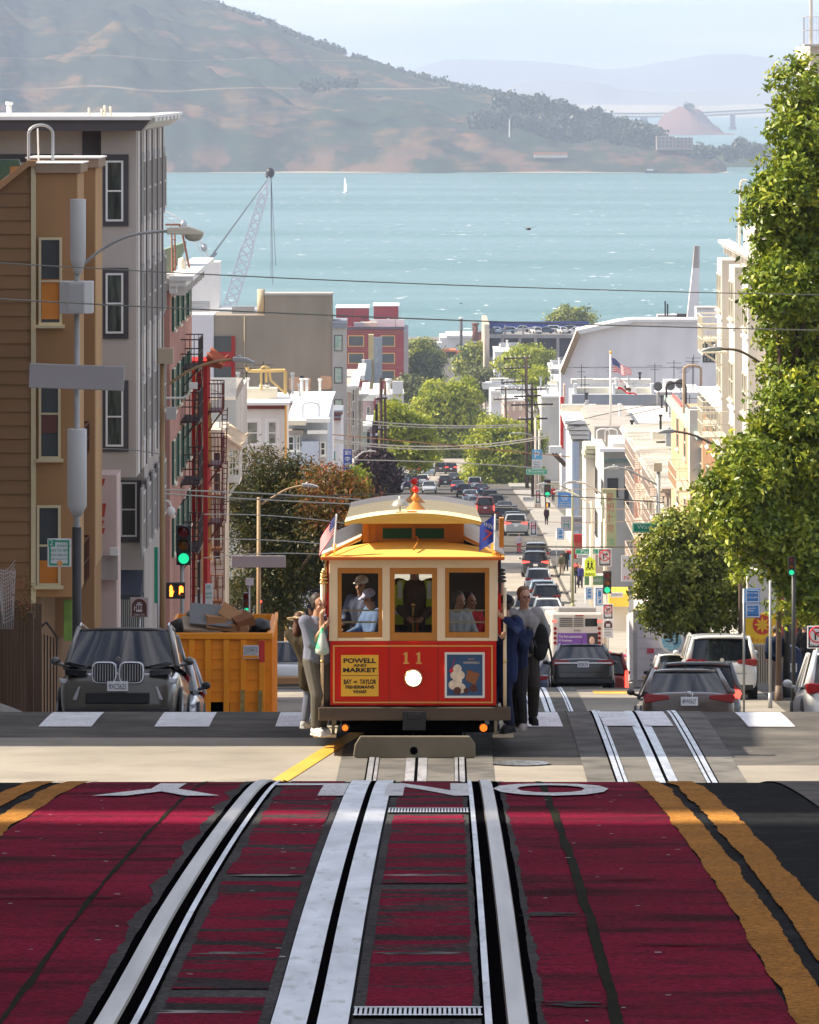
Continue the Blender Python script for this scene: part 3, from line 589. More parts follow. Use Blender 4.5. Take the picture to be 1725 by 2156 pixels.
def person(label, loc, rz=0, h=1.74, lean=(0,0), hL=None, hR=None, fL=None, fR=None, top=(.1,.1,.12), bot=(.05,.05,.06), shoe=(.05,.05,.05), hair=(.03,.02,.015), sleeve=1., hat=None, hatc=(.1,.1,.1),
           yaw=0, nod=0, vox=.02, skin=(.50,.27,.17), coat=0, longhair=False, group=None, sit=False, grip=False, extra=None, glasses=False, width=1.):
    t = thing('person', label, 'person', loc, (0,0,rz), group); s = h; fine = vox < .013
    lx, ly = lean; pz = .53*s
    pel = Vector((0,0,pz)); ch = Vector((lx*.6,ly*.6,.72*s)); nk = Vector((lx,ly,.825*s)); up = (nk-pel).normalized()
    sh = {q: Vector((lx*.93+q*.098*s*width,ly*.93,.795*s)) for q in (1,-1)}; hip = {q: Vector((q*.052*s,0,.515*s)) for q in (1,-1)}
    ft = {1: Vector(fL) if fL else Vector((.07*s,0,.04*s)), -1: Vector(fR) if fR else Vector((-.07*s,0,.04*s))}
    hd = {1: Vector(hL) if hL else Vector((.15*s,-.04*s,.46*s)), -1: Vector(hR) if hR else Vector((-.15*s,-.04*s,.46*s))}
    el = {}; kn = {}
    for q in (1,-1):
        el[q], hd[q] = ik(sh[q], hd[q], .165*s, .145*s, (q*.6,.6,-.6)); kn[q], ft[q] = ik(hip[q], ft[q], .245*s, .245*s, (0,-1,.1))
    Rh = Matrix.Rotation(yaw,3,'Z') @ Matrix.Rotation(nod,3,'X'); hc = nk+Rh @ Vector((0,-.012*s,.088*s)); H = lambda x,y,z: hc+Rh @ Vector((x*s,y*s,z*s))
    b = MB(); 
    def ell(mb, c, r, n=8): mb.sph(c, r, n)
    # torso, neck
    def torso(mb, g=0, low=.5):
        _cap(mb, Vector((-.035*s,0,pz)), Vector((.035*s,0,pz)), .062*s+g, .062*s+g); wst = pel.lerp(ch,.45)
        for q in (1,-1): _cap(mb, wst+Vector((q*.03*s,0,0)), pel+Vector((q*.035*s,0,0)), .056*s+g, .062*s+g); _cap(mb, ch+Vector((q*.038*s*width,0,.02*s)), wst+Vector((q*.03*s,0,0)), .066*s+g, .056*s+g); _cap(mb, ch+Vector((q*.038*s*width,0,.02*s)), sh[q]+Vector((-q*.012*s,0,-.01*s)), .062*s+g, .038*s+g)
        _cap(mb, ch, nk-up*.03*s, .06*s+g, .035*s+g)
    torso(b); _cap(b, nk-up*.03*s, hc-up*.03*s, .034*s, .032*s)
    # head: skull, jaw, nose, ears, brow, lips
    ell(b, H(0,.008,.012), (.043*s,.052*s,.05*s), 10); ell(b, H(0,-.006,-.022), (.034*s,.040*s,.042*s), 10)
    b.cyl(H(0,-.046,.008), H(0,-.060,-.020), .005*s, .009*s, 6); ell(b, H(0,-.058,-.020), .0085*s, 5)
    for q in (1,-1): ell(b, H(q*.043,.004,-.004), (.006*s,.012*s,.016*s), 6); b.cyl(H(q*.006,-.047,.014),H(q*.028,-.042,.015),.0045*s,n=5); ell(b, H(q*.02,-.038,-.016),(.013*s,.012*s,.012*s),6)
    ell(b, H(0,-.045,-.036), (.014*s,.006*s,.004*s), 5); ell(b, H(0,-.045,-.041), (.012*s,.006*s,.004*s), 5); ell(b, H(0,-.036,-.058), (.014*s,.012*s,.010*s), 6)
    for q in (1,-1):
        _cap(b, sh[q], el[q], .031*s, .024*s); _cap(b, el[q], hd[q], .024*s, .016*s); _cap(b, hip[q], kn[q], .05*s, .034*s); _cap(b, kn[q], ft[q], .034*s, .022*s)
        fd = (hd[q]-el[q]).normalized(); sd_ = fd.cross(Vector((0,0,1))) if abs(fd.z) < .9 else Vector((0,1,0)); sd_.normalize(); pn = fd.cross(sd_)
        if grip: fd = (fd+Vector((0,0,.0))).normalized()
        _cap(b, hd[q], hd[q]+fd*.045*s, .016*s, .018*s); w4 = hd[q]+fd*.045*s
        for k in range(4):   # four fingers of unequal length, bent
            o_ = sd_*(k-1.5)*.0105*s; l = (.036,.043,.041,.031)[k]*s; k1 = w4+o_+fd*l*.55-pn*l*.1; k2 = k1+fd*l*(.1 if grip else .35)-pn*l*(.5 if grip else .3)
            rr = max(.0047*s, vox*.75); _cap(b, w4+o_*.9, k1, rr, rr*.95, 6); _cap(b, k1, k2, rr*.95, rr*.8, 6)
        rr = max(.0052*s, vox*.75); tb = hd[q]+fd*.018*s+sd_*.018*s; t1 = tb+(fd*.5+sd_*.6-pn*.3).normalized()*.026*s; _cap(b, tb, t1, rr*1.1, rr, 6); _cap(b, t1, t1+(fd*.8-pn*.5).normalized()*.02*s, rr, rr*.85, 6)
        toe = ft[q]+Vector((0,-.075*s,-.02*s)); _cap(b, ft[q], toe, .02*s, .014*s)
    remesh('body', b, skinm(skin), t, min(vox,.011) if fine else vox)
    # trousers, top, shoes, hair
    m_ = MB(); g = .012*s
    for q in (1,-1): _cap(m_, hip[q], kn[q], .052*s+g, .036*s+g); _cap(m_, kn[q], ft[q]+(kn[q]-ft[q])*.12, .036*s+g, .026*s+g)
    for q in (1,-1): _cap(m_, Vector((q*.035*s,0,pz-.01)), Vector((q*.035*s,0,pz+.05*s)), .062*s+g*.8, .058*s+g*.6)
    remesh('trousers', m_, clothm(bot), t, vox)
    m_ = MB(); torso(m_, g*1.25)
    for q in (1,-1):
        _cap(m_, sh[q], el[q], .033*s+g, .027*s+g*.9)
        if sleeve > .6: _cap(m_, el[q], el[q].lerp(hd[q],.92), .027*s+g*.9, .019*s+g*.6)
        if coat: _cap(m_, Vector((q*.04*s,.01,pz)), hip[q].lerp(kn[q],coat), .062*s+g*1.5, .058*s+g*2)
    remesh('jacket' if sleeve > .6 else 'shirt', m_, clothm(top), t, vox)
    for q in (1,-1):
        m_ = MB(); toe = ft[q]+Vector((0,-.085*s,-.022*s)); _cap(m_, ft[q]+Vector((0,.012*s,-.012*s)), toe, .034*s, .028*s); m_.cbox(ft[q]+Vector((0,-.035*s,-.040*s)), (.05*s,.16*s,.016*s))
        remesh('shoe', m_, clothm(shoe), t, vox, 2)
    if hat != 'bald':
        m_ = MB(); ell(m_, H(0,.024,.027), (.049*s,.052*s,.050*s), 10)
        for q in (1,-1): ell(m_, H(q*.036,.014,.004), (.014*s,.028*s,.036*s), 7)
        if longhair: _cap(m_, H(0,.035,.0), H(0,.045,-.11), .045*s, .03*s)
        remesh('hair', m_, mat('hair_%02x' % int(hair[0]*255), hair, .6, v=.2, s=30, st=(1,1,.2)), t, vox, 2)
    if hat in ('cap','straw','black','helmet'):
        m_ = MB(); ell(m_, H(0,.012,.036), (.053*s,.060*s,.046*s), 10)
        if hat == 'cap': _cap(m_, H(-.02,-.05,.028), H(.02,-.05,.028), .012*s, .012*s); _cap(m_, H(-.018,-.085,.022), H(.018,-.085,.022), .009*s, .009*s); _cap(m_, H(0,-.05,.026), H(0,-.085,.022), .02*s, .012*s)
        if hat in ('straw','black'):
            for k in range(20): a = 2*math.pi*k/20; _cap(m_, H(.05*math.cos(a),.012+.055*math.sin(a),.018), H(.105*math.cos(a),.012+.105*math.sin(a),.006), .010*s, .008*s, 6)
        remesh('hat', m_, clothm(hatc), t, min(vox,.012), 2)
    m_ = MB()
    for q in (1,-1): m_.sph(H(q*.0175,-.0405,.003), .0062*s, 6)
    m_.obj('eyes', mat('eye', (.05,.03,.02), .3, v=0), t)
    if glasses:
        m_ = MB()
        for q in (1,-1):
            m_.lathe([(.015*s,0),(.0165*s,0),(.0165*s,.003),(.015*s,.003),(.015*s,0)], (0,0,0), 1, 12); k = 60
            for i in range(len(m_.v)-60,len(m_.v)): v = Vector(m_.v[i]); m_.v[i] = tuple(H(q*.018,-.056,.004)+Rh @ v)
        m_.cyl(H(-.005,-.056,.006), H(.005,-.056,.006), .002*s, n=5); m_.obj('glasses', M_dark, t)
    return t
# ------------------------------------------------------------ cars
def car(label, kind_, P, L=4.7, W=1.85, Hh=1.46, loc=None, plate='', cat='car', det=1, view='rear', group=None, name='parked_car', trim=None, lit=False, chrome=False, dark_low=False, rails=False, white_plate=True):
    t = thing(name, label, cat, group=group); suv = kind_ in ('suv','van','hatch'); hw = W/2; low = .26 if suv else .2
    belt = {'sedan':.93,'suv':1.08,'van':1.12,'hatch':.95}[kind_]*(Hh/{'sedan':1.46,'suv':1.7,'van':1.8,'hatch':1.5}[kind_]); hood = belt-.06
    deck = belt+.06 if kind_ == 'sedan' else belt
    R0, R1 = -L/2, L/2
    st = [(R0+.02,.80,.42,deck-.22),(R0+.0,.90,.30,deck-.12) if 0 else (R0+.03,.90,.34,deck-.10),(R0+.10,.965,.26,deck-.02),(R0+.32,1.,low,deck),(R0+.95,1.,low,belt+.01),(0,1.,low,belt),(R1-1.35,1.,low,belt-.02),(R1-1.1,.995,low,hood),(R1-.55,.97,low+.02,hood-.1),(R1-.2,.94 if suv else .90,.24,hood-(.11 if suv else .2)),(R1-.06,.88 if suv else .8,.3,hood-(.16 if suv else .30)),(R1,.78 if suv else .62,.38,hood-(.24 if suv else .38))]
    hp = [(0,0),(.62,0),(.90,.02),(.975,.14),(.985,.36),(1.0,.60),(.975,.80),(.90,.94),(.72,1.0),(.35,1.02),(0,1.03)]
    m_ = MB(); m_.smooth = True; ring = 2*len(hp)-2; vs = []
    for (y,w_,z0,z1) in st:
        half = [(a*w_*hw, z0+(z1-z0)*b) for a,b in hp]; rg = half+[(-a,b) for a,b in half[-2:0:-1]]
        for x,z in rg: vs.append((x,y,z))
    n = ring; m_.add(vs, [(j*n+i,j*n+(i+1)%n,(j+1)*n+(i+1)%n,(j+1)*n+i) for j in range(len(st)-1) for i in range(n)]+[tuple(range(n)),tuple((len(st)-1)*n+i for i in range(n-1,-1,-1))])
    body = m_.obj('body', P, t, sub=2 if det > 1 else 1)
    # greenhouse corners
    if kind_ == 'sedan': rb, rt, ft_, fb = R0+.62, R0+1.45, R1-2.15, R1-1.22
    elif kind_ == 'suv': rb, rt, ft_, fb = R0+.12, R0+.42, R1-2.0, R1-1.15
    elif kind_ == 'van': rb, rt, ft_, fb = R0+.06, R0+.2, R1-1.7, R1-.9
    else: rb, rt, ft_, fb = R0+.14, R0+.62, R1-2.0, R1-1.15
    wb, wr = hw*.93, hw*(.70 if kind_ == 'sedan' else .76); zb, zr = belt-.03, Hh-.035
    zrb = deck-.03
    def bow(a, b, c, d, bulge, ax, nx=6, nz=4):  # a-b bottom, d-c top
        q = MB(); q.smooth = True; vs = []
        for j in range(nz+1):
            for i in range(nx+1):
                u = i/nx; v = j/nz; p = (Vector(a)*(1-u)+Vector(b)*u)*(1-v)+(Vector(d)*(1-u)+Vector(c)*u)*v
                k = bulge*(1-(2*u-1)**2); p[ax[0]] += ax[1]*k; p += Vector(ax[2])*(.03*math.sin(math.pi*v)) if len(ax) > 2 else Vector(); vs.append(p)
        q.add(vs, [(j*(nx+1)+i,j*(nx+1)+i+1,(j+1)*(nx+1)+i+1,(j+1)*(nx+1)+i) for j in range(nz) for i in range(nx)]); return q
    bow((-wb*.97,rb,zrb),(wb*.97,rb,zrb),(wr*.97,rt,zr),(-wr*.97,rt,zr),.09,(1,-1)).obj('rear_window', M_glass, t)
    bow((wb*.97,fb,zb),(-wb*.97,fb,zb),(-wr*.97,ft_,zr),(wr*.97,ft_,zr),.14,(1,1)).obj('windscreen', M_glass, t)
    for q in (1,-1):
        bow((q*wb,rb,zrb),(q*wb,fb,zb),(q*wr,ft_,zr),(q*wr,rt,zr),.03,(0,q)).obj('side_window', M_glass, t)
    r_ = MB(); r_.smooth = True; vs = []; ny, nx = 8, 8
    for j in range(ny+1):
        for i in range(nx+1):
            u = 2*i/nx-1; v = j/ny; y = rt-.06+(ft_+.1-rt)*v; vs.append((u*(wr+.02),y-(.09 if v < .3 else 0)*(1-u*u)*(1-v/.3 if v < .3 else 0)+(.14*(1-u*u)*(v-.7)/.3 if v > .7 else 0),zr+.045*(1-u**4)-.03*(2*v-1)**4))
    k = (nx+1); r_.add(vs, [(j*k+i,j*k+i+1,(j+1)*k+i+1,(j+1)*k+i) for j in range(ny) for i in range(nx)])
    n0 = len(vs); r_.add([(x,y,z-.05) for x,y,z in vs], [(j*k+i,(j+1)*k+i,(j+1)*k+i+1,j*k+i+1) for j in range(ny) for i in range(nx)])
    ed = [(i,i+1) for i in range(nx)]+[(j*k+nx,(j+1)*k+nx) for j in range(ny)]+[(ny*k+i+1,ny*k+i) for i in range(nx)]+[((j+1)*k,j*k) for j in range(ny)]
    r_.f += [(a,b,b+n0,a+n0) for a,b in ed]; r_.mi += [0]*len(ed); r_.sm += [True]*len(ed)
    pl = r_
    for q in (1,-1):
        for (y0,z0,y1,wd) in ((rb+.02,zrb-.02,rt,.075 if kind_ == 'sedan' else .09),(fb,zb-.02,ft_,.05)):
            pl.cyl((q*wb*.985,y0,z0),(q*wr*.99,y1,zr+.015),wd,.045,8)
        ym = (rt+ft_)/2-.05; pl.cyl((q*(wb+.004),ym,zb),(q*(wr+.004),ym,zr),.035,n=6)
    pl.obj('roof', P, t)
    if rails:
        q_ = MB()
        for q in (1,-1): q_.tube([(q*(wr-.03),rt+.15,zr+.04),(q*(wr-.03),rt+.3,zr+.10),(q*(wr-.03),ft_-.2,zr+.10),(q*(wr-.03),ft_,zr+.04)], .018, 6)
        q_.obj('roof_rail', M_chrome, t)
    wr_ = .36 if suv else .33
    for yy in (R0+.92,R1-.92):
        for q in (1,-1):
            tw = .235; x = q*(hw-tw/2-.005)
            a_ = MB(); a_.lathe([(wr_+.055,-.02),(wr_+.055,.02)],(0,0,0),0,20); a_.cyl((-.02,0,0),(.02,0,0),wr_+.055,n=20); ar = a_.obj('wheel_arch', M_black, t); ar.location = (q*(hw-.012),yy,wr_+.01)
            m2 = MB(); m2.lathe([(wr_*.62,-tw/2),(wr_*.9,-tw/2),(wr_,-tw/2+.035),(wr_,tw/2-.035),(wr_*.9,tw/2),(wr_*.62,tw/2)],(0,0,0),0,24); tyre = m2.obj('wheel', M_black, t); tyre.location = (x+q*.02,yy,wr_)
            if det > 0:
                m2 = MB(); m2.cyl((-.02,0,0),(.02,0,0),.06,n=10); m2.lathe([(wr_*.62,-.03),(wr_*.62,.03)],(0,0,0),0,20)
                for k in range(5): a = 2*math.pi*k/5; m2.cyl((0,0,0),(0,wr_*.62*math.cos(a),wr_*.62*math.sin(a)),.03,n=5)
                rim = m2.obj('rim', M_chrome, tyre); rim.location = (q*tw*.42,0,0)
    for q in (1,-1):
        m2 = MB(); m2.sph((q*(hw+.10),fb-.28,belt+.07),(.085,.06,.07),6); m2.cyl((q*(hw-.05),fb-.25,belt+.0),(q*(hw+.08),fb-.27,belt+.04),.03,n=6); m2.obj('mirror', P if det > 1 else M_dark, t)
    m2 = MB(); m2.box((-hw*.86,R0+.015,.26),(hw*.86,R0+.12,.40)); m2.obj('lower_bumper', M_dark, t, bev=.02)
    zl = deck-.16 if kind_ == 'sedan' else belt-.12
    for q in (1,-1):
        m2 = MB()
        if kind_ in ('van',): m2.box((q*hw*.86,R0+.0,.62),(q*hw*.985,R0+.14,1.18))
        else: m2.prism([(q*hw*.42,zl+.02),(q*hw*.94,zl-.06),(q*hw*.985,zl+.06),(q*hw*.93,zl+.13),(q*hw*.45,zl+.10)],1,R0+.005,R0+.30)
        m2.obj('taillight', M_redon if lit else M_red, t, bev=.015)
        m2 = MB(); m2.prism([(q*hw*.5,hood-.34),(q*hw*.93,hood-.28),(q*hw*.96,hood-.2),(q*hw*.55,hood-.25)],1,R1-.34,R1-.09); m2.obj('headlight', mat('headlight_glass', (.55,.57,.6), .12, .2, v=.1), t, bev=.015)
    if chrome: m2 = MB(); m2.box((-hw*.9,R0-.012,zl+.0),(hw*.9,R0+.05,zl+.035)); m2.obj('chrome_strip', M_chrome, t)
    zp = zl-.02 if kind_ == 'sedan' else zl-.18
    pf = MB().box((-.17,R0-.02,zp-.09),(.17,R0+.03,zp+.085)).obj('licence_plate', M_plate if white_plate else mat('dark_plate', (.05,.05,.12), .4, v=0), t, bev=.006)
    if plate: text(plate, .1, M_ink, pf, (0,R0-.022,zp-.005), fit=(.27,.085), extrude=.001)
    if det > 0:
        m2 = MB(); m2.box((-hw*.68,R0+.002,zl-.26),(hw*.68,R0+.04,zl-.25)); m2.obj('boot_seam', M_black, t)
        m2 = MB(); m2.box((-.13,rt-.10 if kind_ != 'sedan' else rt-.02,zr-.02),(.13,rt-.04 if kind_ != 'sedan' else rt+.03,zr+.012)); m2.obj('brake_light', M_redon if lit else M_red, t)
        m2 = MB(); m2.prism([(rt+.25,zr+.03),(rt+.45,zr+.03),(rt+.30,zr+.12),(rt+.27,zr+.12)],0,-.01,.01); m2.obj('aerial', M_black, t)
        m2 = MB(); m2.box((-hw*.55,R1-.16,hood-.42),(hw*.55,R1-.015,hood-.26)); m2.obj('grille', M_black, t, bev=.02)
    return t
def place(t, x, y, facing='away', rz=0):
    s = math.atan(sl_(y)); t.location = (x, y, gz(y)+.004)
    if facing == 'away': t.rotation_euler = (s,0,rz)
    else: t.rotation_euler = (-s,0,math.pi+rz)
    return t

def clutter(t, x0, x1, y0, y1, z, n, seed, k=1.):
    g = random.Random(seed)
    for i in range(n):
        x, y = g.uniform(x0,x1), g.uniform(y0,y1); q = g.random(); m_ = MB()
        if q < .45: h = g.uniform(.4,1.1)*k; m_.cyl((x,y,z-.1),(x,y,z+h),.07*k,n=6); m_.cyl((x,y,z+h),(x,y,z+h+.12*k),.12*k,n=6); m_.obj('vent_pipe', g.choice((M_steel,M_dark,M_white)), t, W=True)
        elif q < .8: a, b, h = g.uniform(.4,1.2)*k, g.uniform(.4,1.)*k, g.uniform(.3,.8)*k; m_.box((x-a,y-b,z-.05),(x+a,y+b,z+h)); m_.box((x-a*.8,y-b-.02,z+h*.2),(x+a*.8,y-b-.001,z+h*.8)); m_.obj('roof_unit', g.choice((M_steel,M_cream,M_dkc,M_white)), t, W=True)
        else: h = g.uniform(1.2,2.4)*k; m_.cyl((x,y,z),(x,y,z+h),.03*k,n=4); m_.cyl((x-.5*k,y,z+h*.9),(x+.5*k,y,z+h*.9),.02*k,n=4); m_.cyl((x-.3*k,y,z+h*.75),(x+.3*k,y,z+h*.75),.02*k,n=4); m_.obj('aerial', M_dark, t, W=True)
M_dkc = mat('grey_unit', (.16,.155,.15), .7, v=.15)
# ------------------------------------------------------------ cable car
def clearglass():
    M = bpy.data.materials.new('clear_glass'); M.use_nodes = True; t = M.node_tree; N = t.nodes; N.remove(N['Principled BSDF'])
    a = N.new('ShaderNodeBsdfTransparent'); a.inputs[0].default_value = (.9,.93,.92,1); g = N.new('ShaderNodeBsdfGlossy'); g.inputs['Roughness'].default_value = .03; m = N.new('ShaderNodeMixShader'); f = N.new('ShaderNodeFresnel'); f.inputs[0].default_value = 1.45
    t.links.new(f.outputs[0], m.inputs[0]); t.links.new(a.outputs[0], m.inputs[1]); t.links.new(g.outputs[0], m.inputs[2]); t.links.new(m.outputs[0], N['Material Output'].inputs['Surface']); return M
M_clear = clearglass()
CY = 71.5; CXc = .045
M_cred = mat('cable_car_red', (.62,.014,.003), .4, v=.08, s=2, spec=.3, coat=.12); M_ochre = mat('ochre_wood', (.52,.21,.03), .45, v=.1, s=2, st=(6,1,1)); M_ccream = mat('cream_frame', (.88,.70,.47), .45, v=.04)
M_hood = mat('yellow_roof', (.84,.52,.12), .8, v=.05); M_roofc = mat('cream_roof', (.92,.72,.40), .9, v=.05); M_canvas = mat('grey_canvas', (.60,.52,.43), .8, v=.08); M_gold = mat('gold_paint', (.75,.42,.10), .4, .2, v=0)
M_beam = mat('beam_wood', (.09,.065,.045), .7, v=.3, s=3, st=(.5,4,4)); M_fend = mat('fender_board', (.19,.17,.13), .8, v=.2, s=4)
M_brass = mat('brass', (.75,.5,.18), .25, .9, v=.1)
def cc(zx): return (zx-826)/492.7
def cz(zy): return (1844-zy)/492.7
def cable_car():
    t = thing('cable_car', "red and cream cable car number 11 with people hanging on both sides", 'cable car', (CXc,CY,gz(CY)), (math.atan((gz(79)-gz(72))/7),0,0))
    o = lambda mb, n, M, **k: mb.obj(n, M, k.pop('parent', t), **k)
    # red dash
    dash = o(MB().box((cc(312),0,.64),(cc(1342),.07,1.45)), 'dash', M_cred, bev=.012)
    g = MB()
    for a, b in (((330,1155),(1320,1163)),((330,1504),(1320,1512))): g.box((cc(a[0]),-.004,cz(a[1])),(cc(b[0]),.01,cz(b[1])))
    for x in (330,1311): g.box((cc(x),-.004,cz(1504)),(cc(x+9),.01,cz(1163)))
    o(g, 'gold_line', M_gold, parent=dash)
    for x in (676,979): o(MB().box((cc(x),-.003,.645),(cc(x+4),.01,1.445)), 'panel_seam', mat('deep_red', (.18,.006,.004), .5, v=0), parent=dash)
    for x in (783,862):
        m_ = MB(); m_.prism([(cc(x-18),cz(1270)),(cc(x+18),cz(1270)),(cc(x+18),cz(1264)),(cc(x+8),cz(1260)),(cc(x+8),cz(1198)),(cc(x-2),cz(1198)),(cc(x-18),cz(1208)),(cc(x-18),cz(1214)),(cc(x-8),cz(1211)),(cc(x-8),cz(1260)),(cc(x-18),cz(1264))],1,-.006,.001)
        o(m_, 'numeral', M_gold, parent=dash)
    # window band: cream posts and rails
    c = MB()
    for a, b in ((305,358),(635,682),(975,1025),(1298,1350)): c.box((cc(a),.0,1.452),(cc(b),.09,2.455))
    c.box((cc(305),.001,2.37),(cc(1350),.088,2.47)); 
    for a, b in ((358,635),(1025,1298)): c.box((cc(a),.001,1.452),(cc(b),.088,1.492))
    o(c, 'front_frame', M_ccream, bev=.006)
    for nm, a, b, z0, z1, ga, gb, gz0, gz1 in (('window',358,635,1.492,2.375,383,610,1.56,2.30),('door',682,975,1.452,2.375,712,943,1.555,2.29),('window',1025,1298,1.492,2.375,1050,1272,1.56,2.31)):
        f = MB(); y0, y1 = .012, .06; f.box((cc(a),y0,z0),(cc(b),y1,gz0)); f.box((cc(a),y0,gz1),(cc(b),y1,z1)); f.box((cc(a),y0,gz0),(cc(ga),y1,gz1)); f.box((cc(gb),y0,gz0),(cc(b),y1,gz1))
        w_ = o(f, nm, M_ochre, bev=.005); p = MB(); p.box((cc(ga),.034,gz0),(cc(gb),.038,gz1)); o(p, 'pane', M_clear, parent=w_)
        if nm == 'window':
            r = MB()
            for zz in (cz(942),cz(1015)): r.cyl((cc(ga)-.01,.10,zz),(cc(gb)+.01,.10,zz),.011,n=6)
            o(r, 'guard_bar', M_ccream, parent=w_)
    # hood roof over the front (curved), clerestory, upper roof
    e = 1.16; nx = 24
    def patch(f0, nu, nv): 
        m_ = MB(); m_.smooth = True; m_.add([f0(i/nu,j/nv) for j in range(nv+1) for i in range(nu+1)], [(j*(nu+1)+i,j*(nu+1)+i+1,(j+1)*(nu+1)+i+1,(j+1)*(nu+1)+i) for j in range(nv) for i in range(nu)]); return m_
    LR = 8.2
    def hood(u, v):
        x = (2*u-1); y = -.13+v*.72; wz = 2.51+.15*math.sin(v*math.pi/2)*(1-abs(x)**3)+.02*(1-x*x)*v; return (x*(1.165-.02*v), y, wz)
    o(patch(hood, nx, 8), 'front_hood', M_hood)
    ev = MB(); ev.box((cc(255),-.135,2.47),(cc(1392),-.10,2.515)); o(ev, 'hood_edge', mat('orange_trim', (.62,.14,.02), .5, v=0), bev=.01)
    for q in (1,-1):
        m_ = MB(); m_.prism([(q*.66,2.74),(q*1.165,2.515),(q*1.165,2.475),(q*.66,2.69)],1,.56,LR-.6); o(m_, 'side_roof', M_canvas)
        m_ = MB(); m_.cyl((q*1.10,-.10,2.53),(q*.64,.5,2.74),.018,n=6); o(m_, 'roof_seam', M_ochre)
    cl = MB(); cl.box((cc(510),.60,2.66),(cc(1145),LR-.7,2.93)); clo = o(cl, 'clerestory', M_ochre, bev=.01)
    p = MB(); p.box((cc(636),.588,2.715),(cc(818),.602,2.845)); p.box((cc(842),.588,2.715),(cc(1020),.602,2.845)); o(p, 'green_pane', mat('green_glass', (.02,.10,.045), .15, v=.2, s=5), parent=clo)
    for a, b in ((820,18),(545,4),(590,4),(1065,4),(1105,4)): o(MB().box((cc(a),.575,2.67),(cc(a+b),.599,2.87)), 'clerestory_post', M_ochre, parent=clo)
    def up(u, v):
        x = 2*u-1; y = .12+v*5.6; return (x*.862, y, 2.945+.108*(1-x*x))
    def up2(u, v):
        x = 2*u-1; y = 5.72+v*(LR-5.8); return (x*.862, y, 2.945+.108*(1-x*x))
    o(patch(up, nx, 4), 'upper_roof', M_roofc); o(patch(up2, nx, 4), 'rear_roof', M_canvas)
    m_ = MB(); n = 24; m_.add([(x*.862,y,2.94+.108*(1-x*x)-dz) for dz in (0,.045) for y in (.118,) for x in [2*i/n-1 for i in range(n+1)]], [(i,i+1,n+2+i,n+1+i) for i in range(n)]); m_.prism([(-.862,2.92),(.862,2.92)]+[( (1-2*i/n)*.862, 2.938+.108*(1-(1-2*i/n)**2)) for i in range(n+1)],1,.124,.6); o(m_, 'roof_edge', M_hood)
    m_ = MB(); m_.box((cc(720),.35,3.035),(cc(792),.5,3.055)); m_.box((cc(790),.32,3.04),(cc(850),.42,3.07)); o(m_, 'roof_board', M_ochre)
    # finials and bell
    for x, y, k in ((.035,1.5,1.),(.02,4.4,1.1)):
        m_ = MB(); m_.lathe([(.155*k,0),(.12*k,.03*k),(.05*k,.11*k),(.028*k,.13*k),(.055*k,.15*k),(.06*k,.17*k),(.03*k,.21*k),(.018*k,.235*k)],(x,y,3.035)); fo = o(m_, 'roof_finial', M_ochre)
        m_ = MB(); m_.sph((x,y,3.035+.275*k),.044*k,8); o(m_, 'finial_ball', mat('red_ball', (.6,.01,.01), .2, v=0), parent=fo)
    m_ = MB(); m_.cyl((-.165,.9,3.03),(-.165,.9,3.13),.012,n=6); m_.cyl((-.165,.9,3.03),(-.165,.9,3.05),.04,n=8); m_.lathe([(.115,0),(.11,.02),(.08,.06),(.03,.085),(.015,.095),(.02,.12),(.0,.125)],(-.165,.9,3.12)); o(m_, 'bell', mat('bell_metal', (.45,.44,.38), .35, .5, v=.1))
    # posters on the dash
    p = o(MB().box((cc(380),-.012,cz(1470)),(cc(612),.0,cz(1215))), 'route_sign', mat('route_yellow', (.85,.48,.04), .5, v=.03))
    for s_, z, wd, hh in (('POWELL',1250,.41,.062),('AND',1279,.17,.036),('MARKET',1308,.42,.056),('BAY',1380,.10,.06),('AND',1381,.05,.03),('TAYLOR',1380,.21,.06),('FISHERMANS',1413,.36,.042),('WHARF',1442,.17,.042)):
        x = {'BAY':421,'TAYLOR':547}.get(s_,496 if z != 1381 else 468); text(s_, .1, M_black, p, (cc(x),-.0135,cz(z)), fit=(wd,hh), extrude=.0008, bold=.004)
    o(MB().box((cc(385),-.0135,cz(1343)),(cc(607),-.012,cz(1340))), 'sign_rule', M_black, parent=p)
    fr = MB(); a, b, z0, z1 = cc(1022), cc(1270), cz(1480), cz(1198)
    fr.box((a,-.02,z0),(b,0,z0+.028)); fr.box((a,-.02,z1-.028),(b,0,z1)); fr.box((a,-.02,z0+.028),(a+.028,0,z1-.028)); fr.box((b-.028,-.02,z0+.028),(b,0,z1-.028)); po = o(fr, 'poster_frame', M_white)
    o(MB().box((a+.02,-.008,z0+.02),(b-.02,-.001,z1-.02)), 'poster', mat('poster_blue', (.03,.09,.21), .4, v=0), parent=po)
    m_ = MB()
    for x, z, r in ((1100,1300,.055),(1080,1340,.05),(1120,1340,.055),(1075,1400,.06),(1120,1420,.065),(1100,1375,.06)): m_.lathe([(0,-.012),(r*.8,-.0118),(r,-.009)],(cc(x),0,cz(z)),1,14)
    o(m_, 'cream_picture', mat('poster_cream', (.82,.68,.52), .5, v=.25, s=30), parent=po)
    o(MB().prism([(cc(1165),cz(1305)),(cc(1240),cz(1330)),(cc(1210),cz(1400)),(cc(1150),cz(1370))],1,-.014,-.009), 'chocolate_picture', mat('poster_brown', (.28,.10,.035), .4, v=.1), parent=po)
    m_ = MB(); 
    for x, z, w_, h_ in ((1200,1420,.05,.04),(1100,1436,.05,.012),(1155,1435,.035,.03)): m_.lathe([(0,-.0125),(w_,-.012)],(cc(x),0,cz(z)),1,10)
    o(m_, 'syrup_picture', mat('poster_dark', (.10,.03,.02), .4, v=0), parent=po)
